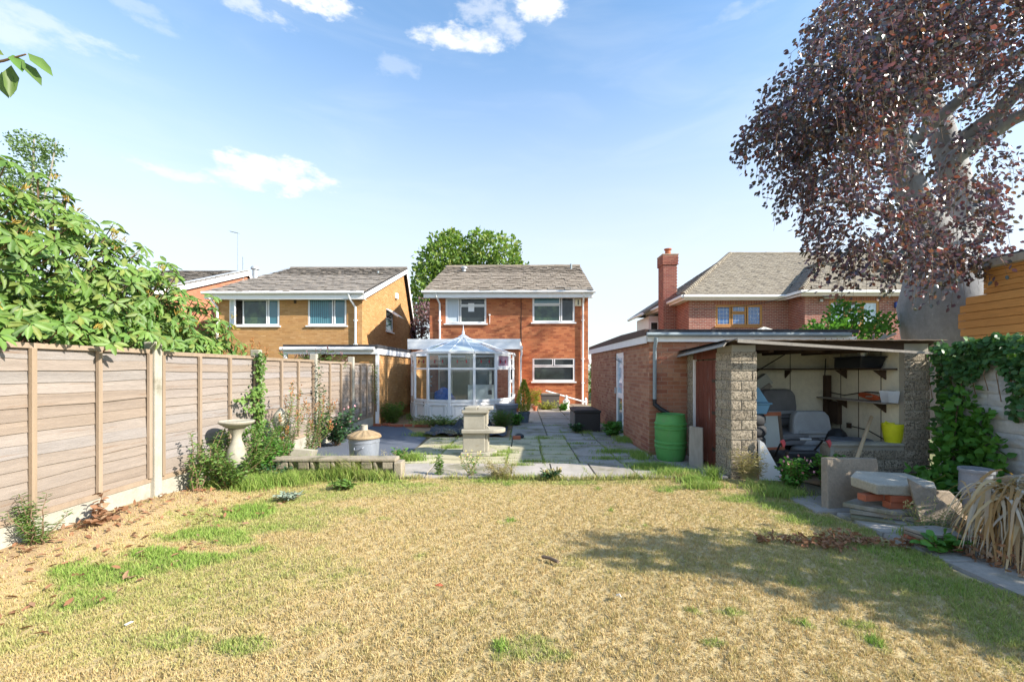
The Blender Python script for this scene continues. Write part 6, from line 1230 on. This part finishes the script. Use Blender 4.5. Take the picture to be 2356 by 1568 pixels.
def fence_plants():
    f = lambda vx, Y: ((vx-1200)/F*Y, Y)
    shrub('privet_shrub', 'small yellow green shrub on a thin stem before the second fence panel', 'shrub', (-3.92, 5.35, .06), [(.02, -.1, .75), (-.02, .12, .62), (.08, .25, .70), (.05, -.2, .5), (.1, .02, .45), (.05, .2, .4), (.1, .42, .78), (.0, -.05, .35)], 34, .05, .022, 'leaf_shrub', r=.008)
    shrub('tangled_shrub', 'tangled green shrub growing round the bird bath', 'shrub', (-3.75, 6.05, .03), fan(13, .42, .85, 1.1, .5)+[(-.1, -.6, .62), (.0, -.75, .45), (.1, -.5, .35), (.3, .2, .7)], 46, .055, .022, 'leaf_shrub', r=.007)
    shrub('leafy_shrub', 'bright green leafy mass between the bird bath and the ivy covered post', 'shrub', (-3.62, 6.35, .02), fan(34, .36, .78, .9, .3), 30, .06, .024, 'leaf_bright', r=.006)
    shrub('spreading_shrub', 'low spreading green shrub at the foot of the bird bath', 'shrub', (-3.72, 5.62, .05), fan(40, .36, .62, 1.0, .3), 26, .055, .024, 'leaf_shrub', r=.005)
    shrub('low_foliage', 'low dark leaves at the foot of the scalloped wall', 'plant', (-3.45, 6.1, .02), fan(12, .3, .26, .5), 16, .06, .035, 'leaf_dark')
    # ivy up the third post
    t = thing('post_ivy', 'narrow column of ivy climbing the third concrete post', 'ivy', (-4.03, 6.83, 0)); n = 620; z = .12+1.70*rng.random(n); p = np.stack([-4.03+.05*rng.normal(size=n)*.6+.02, 6.79+.045*rng.normal(size=n), z], 1)
    for k, (zz, ln) in enumerate(((1.13, .62), (.98, .45), (1.22, .3), (.66, .5))):
        m = 46; p = np.concatenate([p, np.stack([-3.98+.02*rng.normal(size=m), 6.8-ln*rng.random(m), zz+.025*rng.normal(size=m)], 1)])
    n = len(p); leaf_set(t, 'leaf', p, rot_from(rng.normal(size=(n, 3))+np.array((.4, 0, -.6)), np.array((1, -.4, .5))+.5*rng.normal(size=(n, 3))), .05, .042, 'leaf_shrub', 0); obj('stem', MB().tube([rel(t, (-4.03, 6.79, 0)), rel(t, (-4.02, 6.79, 1.75))], .012, 6).tube([rel(t, (-4.0, 6.79, 1.12)), rel(t, (-3.98, 6.2, 1.14))], .005, 5).tube([rel(t, (-4.0, 6.79, .97)), rel(t, (-3.98, 6.36, .99))], .005, 5), 'twig', t)
    shrub('tipped_shrub', 'tall thin shrub with orange shoots just right of the ivy covered post', 'shrub', (-3.72, 6.95, .03), [(.08, .1, 1.30), (.18, .15, 1.20), (.0, .05, 1.05), (-.05, -.05, .8), (.22, .0, .85), (.1, -.1, .6), (.28, .1, 1.0), (-.1, .1, .55), (.05, -.15, .45), (.12, .0, 1.1), (.03, .12, .9), (.2, .2, .75), (-.05, .0, .65)], 36, .055, .018, 'leaf_shrub', 'leaf_red', 20, group='orange tipped shrubs along the fence')
    shrub('tipped_shrub', 'arching shrub with orange shoots left of the dark membrane', 'shrub', (-3.66, 7.55, .03), [(.25, .1, 1.02), (.35, .2, .95), (.15, .05, .88), (.0, .1, .7), (.05, -.05, .9), (.42, .15, .90), (.1, .2, .5), (.36, .1, .62), (.28, .0, .85), (.18, .2, .72), (.08, .0, .6), (.3, .3, .5)], 36, .055, .018, 'leaf_shrub', 'leaf_red', 20, group='orange tipped shrubs along the fence')
    shrub('rose_bush', 'dark green rose bush with pink blooms on the dark membrane', 'shrub', (-3.75, 9.0, .02), fan(26, .5, .78, .8, .35), 34, .07, .04, 'leaf_dark', 'pink', 1, tipL=.05)
    shrub('climbing_rose', 'slender rose climbing the fourth fence post', 'climber', (-3.98, 8.72, .02), [(0, -.03, 1.75), (.03, .0, 1.6), (.0, .25, 1.2), (.05, .3, .95), (.02, -.1, 1.3)], 30, .055, .035, 'leaf_dark')
    shrub('buddleia_shrub', 'drooping pale green shrub behind the fence before the lean-to', 'shrub', (-4.75, 9.9, .9), [(rnd.uniform(-.6, .8), rnd.uniform(-.4, .4), rnd.uniform(.75, 1.05)) for _ in range(16)], 22, .13, .025, 'leaf_shrub', 'leaf_plum', 6)
    shrub('photinia_shrub', 'yellow green shrub with coral shoots rising behind the third fence post', 'shrub', (-4.5, 7.4, .6), [(-.12, 0, 1.30), (.0, 0, 1.38), (.1, 0, 1.30), (.18, .1, 1.22), (-.2, .05, 1.15), (.05, .1, 1.2)], 46, .055, .022, 'leaf_shrub', 'leaf_red', 34)
    shrub('photinia_shrub', 'row of coral shoots just topping the second fence panel', 'shrub', (-4.6, 6.9, .6), [(-.3, -.2, 1.22), (-.6, 0, 1.18), (.0, -.1, 1.32), (-.9, .2, 1.16)], 20, .05, .02, 'leaf_shrub', 'leaf_red', 40)
    shrub('corner_bush', 'shaggy grass-like bush between the ochre wall and the conservatory', 'bush', (-3.72, 12.75, .0), fan(44, .32, .62, .8, .4), 24, .12, .010, 'leaf_shrub')
    shrub('trailing_plant', 'trailing shoots hanging over the last fence panel', 'climber', (-4.0, 12.2, .4), [(-.1, -.2, 1.45), (.05, -.1, 1.3), (.0, .0, 1.38), (-.05, .05, 1.1)], 22, .06, .025, 'leaf_shrub')
    shrub('left_edge_weed', 'feathery weed against the fence base at the left edge', 'weed', (-3.95, 3.62, .1), fan(14, .18, .46, 1, .5), 26, .05, .006, 'leaf_shrub')
    shrub('withered_weed', 'withered curled weed at the foot of the first fence panel', 'weed', (-3.93, 4.12, .1), [(.05, 0, .32), (.08, -.1, .2), (-.05, .1, .14), (.1, .15, .12), (.1, -.2, .10)], 12, .07, .04, 'leaf_dead')
    # plants on and round the patio
    b = G(1010, 1096); shrub('sow_thistle', 'upright pale green thistle at the lawn edge left of the plinth', 'weed', (b.x, b.y, 0), [(0, 0, .30), (.02, 0, .24), (-.02, .02, .2)], 34, .06, .018, 'leaf_shrub')
    b = G(1083, 1098); shrub('hawkweed', 'tall yellow flowered weed at the patio edge in front of the plinth', 'weed', (b.x, b.y, 0), fan(16, .16, .36, .6, .55), 3, .05, .02, 'leaf_bright', 'petal_yellow', 5, 'dry_stalk', .004, tipL=.022)
    b = G(1150, 1102); shrub('dry_grass_clump', 'wispy pale seeding grass clump at the patio edge right of the plinth', 'grass clump', (b.x, b.y, 0), fan(60, .24, .26, .5, .45), 5, .05, .006, 'dry_stalk', 'dry_stalk', 5, 'dry_stalk', .0025)
    b = G(1265, 1102); shrub('dandelion_clump', 'dark green dandelion clump at the middle of the patio edge', 'weed', (b.x, b.y, 0), fan(12, .16, .12, .6), 9, .09, .03, 'leaf_dark', 'dry_stalk', 3, 'dry_stalk', .004)
    b = G(885, 1085); shrub('seed_stalks', 'thin seeding stalks beside the end of the scalloped wall', 'weed', (b.x+.15, b.y, 0), fan(14, .2, .34, .5), 3, .03, .008, 'dry_stalk', 'dry_stalk', 6, 'dry_stalk', .0025)
    b = G(1690, 1112); shrub('straw_grass', 'straw coloured tall grass at the foot of the shed pillar', 'grass clump', (3.12, 6.08, 0), fan(70, .26, .50, .4, .35), 6, .07, .005, 'dry_stalk', None, 0, 'dry_stalk', .0028)
    shrub('fuchsia_bush', 'light green leafy bush at the left of the shed opening', 'bush', (3.50, 5.75, 0), fan(26, .22, .42, .8, .35), 22, .055, .035, 'leaf_bright', 'pink', 1)
    shrub('bramble_bush', 'leafy green weed growing inside the shed opening', 'bush', (4.15, 5.95, 0), fan(24, .32, .42, .7, .35), 18, .065, .045, 'leaf_bright')
    shrub('box_weed', 'broad leaved weed at the foot of the storage box', 'weed', (1.33, 10.72, .03), fan(12, .14, .22, .7), 12, .08, .05, 'leaf_dark')
    shrub('mallow_clump', 'lush green clump at the garage door step', 'weed', (2.12, 10.35, .0), fan(30, .22, .34, 1.6, .4), 16, .11, .035, 'leaf_bright')
    shrub('pond_weed', 'tall grassy weed around the grey tub by the conservatory', 'weed', (-.52, 11.6, .0), fan(60, .30, .50, 1.0, .4), 16, .10, .010, 'leaf_shrub')
    shrub('tub_side_weed', 'leafy weed between the grey tub and the potted conifer', 'weed', (-.12, 12.2, .0), fan(20, .16, .40, 1.2, .4), 16, .08, .05, 'leaf_bright')
    shrub('spotted_rose', 'thin dark leaved rose stem left of the plinth', 'shrub', (-1.22, 10.4, .0), fan(9, .18, .72, .8, .6), 14, .06, .045, 'leaf_dark')
    shrub('bed_weeds', 'low yellow green weeds along the foot of the conservatory', 'weed', (-2.1, 11.9, .0), [(rnd.uniform(-1.1, .9), rnd.uniform(-.35, .3), rnd.uniform(.12, .36)) for _ in range(60)], 16, .06, .022, 'leaf_shrub')
    shrub('silver_weed', 'silvery grey low plant on the black pond sheet', 'weed', (-1.35, 10.2, .03), fan(30, .5, .16, .3, .4), 10, .06, .012, 'leaf_grey')
    shrub('step_weeds', 'yellowish weeds growing before the dark planter trough', 'weed', (.95, 16.9, .0), [(rnd.uniform(-.5, .5), rnd.uniform(-.15, .15), rnd.uniform(.1, .4)) for _ in range(40)], 12, .07, .025, 'leaf_yellow')
    shrub('strap_plant', 'arching strap leaved plant between the conifer and the planter', 'plant', (.52, 17.3, .1), fan(16, .26, .75, .6, .6), 14, .14, .014, 'leaf_yellow')
    shrub('statue_weed', 'bright green weed hiding the foot of the white statue', 'weed', (1.55, 16.6, .0), fan(18, .18, .34, .8, .4), 14, .09, .05, 'leaf_bright')
    shrub('bin_side_weed', 'green leafy weed right of the galvanised dustbin', 'weed', (-2.02, 7.3, .02), fan(14, .12, .26, .8, .4), 12, .06, .025, 'leaf_bright')
    shrub('rubble_weed', 'dry flowered weed stalks growing through the rubble pile', 'weed', (3.72, 4.1, 0), fan(40, .36, .36, .5, .4), 4, .035, .010, 'leaf_shrub', 'dry_stalk', 4, 'dry_stalk', .0025)
    shrub('bindweed', 'bluish green leaves on the stones before the rubble', 'weed', (3.55, 3.75, 0), fan(9, .22, .16, .6), 6, .085, .06, 'leaf_bright')
    shrub('grey_pebble_plant', 'grey green low rosette in the grass near the left shrubs', 'weed', (-2.75, 5.25, .02), fan(14, .16, .07, .6), 12, .05, .02, 'leaf_grey'); shrub('mallow_seedling', 'bluish green leafy weed in front of the scalloped wall', 'weed', (-2.3, 5.75, .0), fan(14, .2, .1, .6), 10, .07, .03, 'leaf_shrub')
    n = 420; x = np.clip(2.78+.42*rng.normal(size=n), 2.15, 3.4); y = 3.93+.07*np.sin(x*9)+.055*rng.normal(size=n)*(1+.5*np.sin(x*5))
    t = thing('dead_leaf_heap', 'strip of reddish brown dead leaves on the lawn before the rubble', 'leaves', (2.75, 3.95, 0)); p = np.stack([x, y, .02+.05*rng.random(n)], 1); leaf_set(t, 'leaf', p, rot_from(rng.normal(size=(n, 3))*np.array((1, 1, .4)), unit(n)), .05, .024, 'leaf_dead', 120)
    t = thing('dead_fern', 'rusty brown dead leaves lying under the palm straps', 'leaves', (4.1, 3.6, 0)); n = 900; x = 3.62+1.0*rng.random(n); p = np.stack([x, 3.62-.25*(x-3.6)+.16*rng.normal(size=n), .02+.22*rng.random(n)**2], 1); leaf_set(t, 'leaf', p, rot_from(unit(n), unit(n)), .05, .026, 'leaf_dead', 60)
    n = 300; x = -4.0+1.3*rng.random(n)**2.2; y = 2.3+3.2*rng.random(n); p = np.stack([x, y, Hlawn(x, y)+.02+.02*rng.random(n)], 1); o = leaf_set(None, 'leaf', p, rot_from(rng.normal(size=(n, 3))*np.array((1, 1, .3)), np.array((0, 0, 1))+.4*rng.normal(size=(n, 3))), .07, .028, 'leaf_dead', 0, 'leaf_litter')
fence_plants()

# ------------------------------------------------------------------ grass
def grass_material():
    m = bpy.data.materials.new('grass blades'); m.use_nodes = True; n = N(m.node_tree)
    g = n.n('ShaderNodeAttribute', attribute_name='g').outputs['Fac']; r = n.n('ShaderNodeNewGeometry').outputs['Random Per Island']
    def ramp(cs):
        x = n.n('ShaderNodeValToRGB', {0: r}); e = x.color_ramp.elements
        while len(e) < len(cs): e.new(.5)
        for i, c in enumerate(cs): e[i].position = i/(len(cs)-1); e[i].color = (*c, 1)
        return x.outputs[0]
    dry = ramp([(.575, .435, .21), (.63, .49, .26), (.52, .375, .17), (.64, .515, .30), (.42, .295, .13), (.53, .44, .19)]); green = ramp([(.21, .36, .06), (.30, .44, .085), (.15, .26, .045), (.38, .48, .13)])
    c = n.mix(g, dry, green); b = n.n('ShaderNodeBsdfPrincipled', {'Base Color': c, 'Roughness': .7, 'Specular IOR Level': .25}); t = n.n('ShaderNodeBsdfTranslucent', {'Color': c})
    o = n.n('ShaderNodeOutputMaterial'); n.t.links.new(n.n('ShaderNodeMixShader', {0: .3, 1: b.outputs[0], 2: t.outputs[0]}).outputs[0], o.inputs[0]); return m
M['grass'] = grass_material()
def blades(name, x, y, z, h, wd, g, lean=.5):
    n = len(x); a = rng.random(n)*6.283; b = rng.random(n)*6.283; ln = lean*rng.random(n)*h
    sx, sy = np.cos(a)*wd/2, np.sin(a)*wd/2; lx, ly = np.cos(b)*ln, np.sin(b)*ln
    V = np.stack([np.stack([x-sx, y-sy, z], 1), np.stack([x+sx, y+sy, z], 1), np.stack([x-sx*.8+lx*.35, y-sy*.8+ly*.35, z+h*.55], 1), np.stack([x+sx*.8+lx*.35, y+sy*.8+ly*.35, z+h*.55], 1), np.stack([x+lx, y+ly, z+h], 1)], 1)
    f = np.array([(0, 1, 2), (1, 3, 2), (2, 3, 4)]); Fc = (f[None]+(np.arange(n)*5)[:, None, None]).reshape(-1, 3)
    o = obj(name, np_mesh(name, V.reshape(-1, 3), Fc, 'grass', {'g': np.repeat(np.clip(g, 0, 1), 5)}), 'grass'); o['kind'] = 'stuff'; return o
def vnoise(x, y, s, seed):
    q = np.random.default_rng(seed); ph = q.random((10, 3))*6.283; an = q.random(10)*6.283; fr = s*(.6+1.2*q.random(10))
    return sum(np.sin((x*np.cos(an[i])+y*np.sin(an[i]))*fr[i]+ph[i, 0]) for i in range(10))/4.5
def lawn_grass():
    n = 420000; u = rng.random(n); y = 1.9*(6.28/1.9)**u; x = -4.06+rng.random(n)*7.5
    k = (np.abs(x) < y*1.2+.15) & (x < lawn_right(y)+.05*np.sin(y*9)); x, y = x[k], y[k]
    g = np.full(len(x), .0)
    patches = [(430, 1330, 1.1, .55, .40), (600, 1190, .9, .5, .5), (250, 1430, .8, .4, .3), (2150, 1330, .8, .7, .4), (1850, 1260, .9, .5, .2), (800, 1130, 1.0, .35, .4), (1800, 1150, .8, .35, .45), (570, 1178, .33, .26, 1.), (480, 1228, .35, .2, .9), (610, 1215, .3, .18, .7), (350, 1275, .26, .13, .95), (450, 1290, .30, .15, .95), (245, 1325, .42, .2, .9), (200, 1385, .22, .16, .8), (130, 1410, .2, .15, .5), (540, 1245, .2, .12, .8), (400, 1475, .2, .1, .55), (560, 1490, .16, .08, .65), (300, 1480, .3, .1, .4), (650, 1150, .4, .2, .6), (760, 1140, .35, .2, .5),
               (950, 1118, .5, .12, .6), (1150, 1108, .4, .1, .7), (1330, 1110, .4, .1, .6), (1560, 1122, .4, .1, .7), (1700, 1150, .28, .14, .8), (1790, 1165, .3, .2, .8), (1860, 1190, .3, .2, .7), (2110, 1290, .4, .2, .75), (2200, 1350, .4, .2, .7), (2290, 1430, .3, .25, .6), (2060, 1270, .3, .15, .75), (1990, 1330, .4, .2, .35), (1800, 1300, .5, .25, .28), (1500, 1290, .5, .25, .22), (1240, 1480, .1, .08, .5), (1260, 1510, .15, .05, .5), (1680, 1410, .1, .05, .6), (1970, 1435, .1, .04, .6), (1640, 1480, .08, .04, .7), (1240, 1500, .1, .05, .5), (2000, 1225, .3, .1, .6), (880, 1110, .4, .12, .75), (500, 1130, .4, .2, .7)]
    for vx, vy, rx, ry, w_ in patches:
        c = G(vx, vy); q = ((x-c.x)/rx)**2+((y-c.y)/ry)**2; q = q*(1+.6*vnoise(x, y, 8, 3)+.3*vnoise(x, y, 25, 4)); g = np.maximum(g, w_*np.clip(1.35-.75*q, 0, 1)**1.3)
    g = np.maximum(g, .75*sm(y, 5.75, 6.2)*(.55+.45*vnoise(x, y, 5, 5))); g = np.maximum(g, .7*sm(x-lawn_right(y), -.45, -.02)*(.6+.4*vnoise(x, y, 5, 8)))
    nz = vnoise(x, y, 4.5, 1); nf = vnoise(x, y, 26, 2); nc = vnoise(x, y, 75, 6); gg = g+.07*np.clip(nz, 0, 1)+.16*np.clip(nf-.25, 0, 1); gg += .07*np.clip(vnoise(x, y, 1.6, 9), 0, 1); gg += rng.normal(size=len(x))*.12
    bare = sm(x, -3.25, -3.9)*(1-sm(y, 5.2, 6.0)); keep = rng.random(len(x)) > .72*bare*(1-np.clip(g, 0, 1))+.5*np.clip(-nc, 0, 1); x, y, g, gg, nf, nc = [q[keep] for q in (x, y, g, gg, nf, nc)]
    h = (.011+.014*rng.random(len(x)))*(1+.35*np.clip(nf, -1, 1)+.55*np.clip(nc, -1, 1))+.045*np.clip(g, 0, 1)**2*rng.random(len(x)); blades('lawn_grass', x, y, Hlawn(x, y)-.004, h, .0028+.0022*rng.random(len(x))+.0006*y, gg, .9)
lawn_grass()
def weeds():
    X, Yv, H, Gr = [], [], [], []
    def tuft(cx, cy, rx, ry, n, h, g=1.0): X.append(cx+rx*rng.normal(size=n)*.5); Yv.append(cy+ry*rng.normal(size=n)*.5); H.append(h*(.4+.8*rng.random(n))); Gr.append(np.full(n, g)+.15*rng.normal(size=n))
    for vx, vy, rx, ry, n, h, g in ((945, 1058, .22, .12, 700, .17, 1), (1042, 1030, .22, .08, 350, .10, .9), (1250, 1008, .2, .12, 260, .08, .9), (1345, 995, .2, .2, 250, .08, .9), (1440, 1012, .24, .35, 1400, .10, 1), (1415, 1040, .35, .15, 900, .09, 1), (1395, 1055, .3, .1, 500, .07, .9), (1330, 1020, .2, .05, 200, .06, .9), (1230, 1062, .3, .05, 400, .07, .9), (1130, 1048, .3, .06, 500, .09, .9), (1160, 1040, .2, .06, 250, .08, .9), (1500, 1075, .35, .18, 1600, .10, 1), (1560, 1090, .35, .15, 1500, .11, 1), (1600, 1105, .2, .12, 900, .10, 1), (1470, 1050, .15, .3, 900, .12, 1), (1620, 1118, .25, .1, 700, .09, .9), (990, 975, .5, .2, 900, .14, .8), (970, 1000, .3, .2, 500, .10, .9), (1100, 990, .3, .2, 500, .12, .9), (1200, 1070, .2, .05, 250, .07, .9),
                                 (700, 1100, .4, .1, 900, .15, .9), (790, 1098, .35, .1, 1100, .20, .9), (860, 1100, .3, .1, 800, .15, .8), (640, 1110, .4, .15, 1100, .18, .95), (560, 1120, .35, .2, 1300, .18, 1), (480, 1125, .3, .2, 800, .14, 1), (740, 1085, .2, .1, 500, .28, .9), (690, 1092, .25, .06, 900, .26, .95), (770, 1094, .2, .06, 900, .25, .9), (850, 1092, .2, .06, 900, .25, .95), (820, 1096, .2, .05, 500, .30, .6), (1760, 1118, .3, .15, 700, .10, .8), (1800, 1135, .3, .15, 900, .10, .9), (2120, 1120, .4, .2, 600, .12, .9), (2150, 1230, .3, .15, 500, .09, .9), (60, 1250, .2, .3, 500, .22, .8), (950, 960, .2, .5, 500, .2, .9), (1640, 1100, .1, .1, 300, .2, 1)):
        c = G(vx, vy, .03); tuft(c.x, c.y, rx, ry, n, h, g)
    for k in range(130): tuft(-2.0+rnd.random()*4.2, rnd.choice((7.2, 7.6, 7.98, 8.37, 8.76, 9.2, 9.7, 10.2, 10.8, 11.4, 12.1)), .16, .02, 36, .05, .8)
    for k in range(60): tuft(rnd.choice((-1.45, -.85, -.25, .37, .96, 1.62)), 6.6+rnd.random()*4.5, .02, .25, 40, .05, .8)
    for k in range(40): tuft(-2.0+rnd.random()*4.4, 6.24, .2, .04, 60, rnd.uniform(.05, .12), rnd.uniform(.2, .9))
    x, y, h, g = (np.concatenate(q) for q in (X, Yv, H, Gr)); blades('patio_weeds', x, y, np.full(len(x), .012), h, .006+.003*rng.random(len(x)), g, 1.1)
weeds()
def cable_line():
    a, b = P(1600, 710, 19), P(1995, 620, 13); tag(obj('overhead_cable', MB().tube([a.lerp(b, k/8)-Z*.35*math.sin(math.pi*k/8) for k in range(9)], .012, 5), 'wire'), 'thin overhead cable crossing in front of the red brick house roof', 'cable')
cable_line()
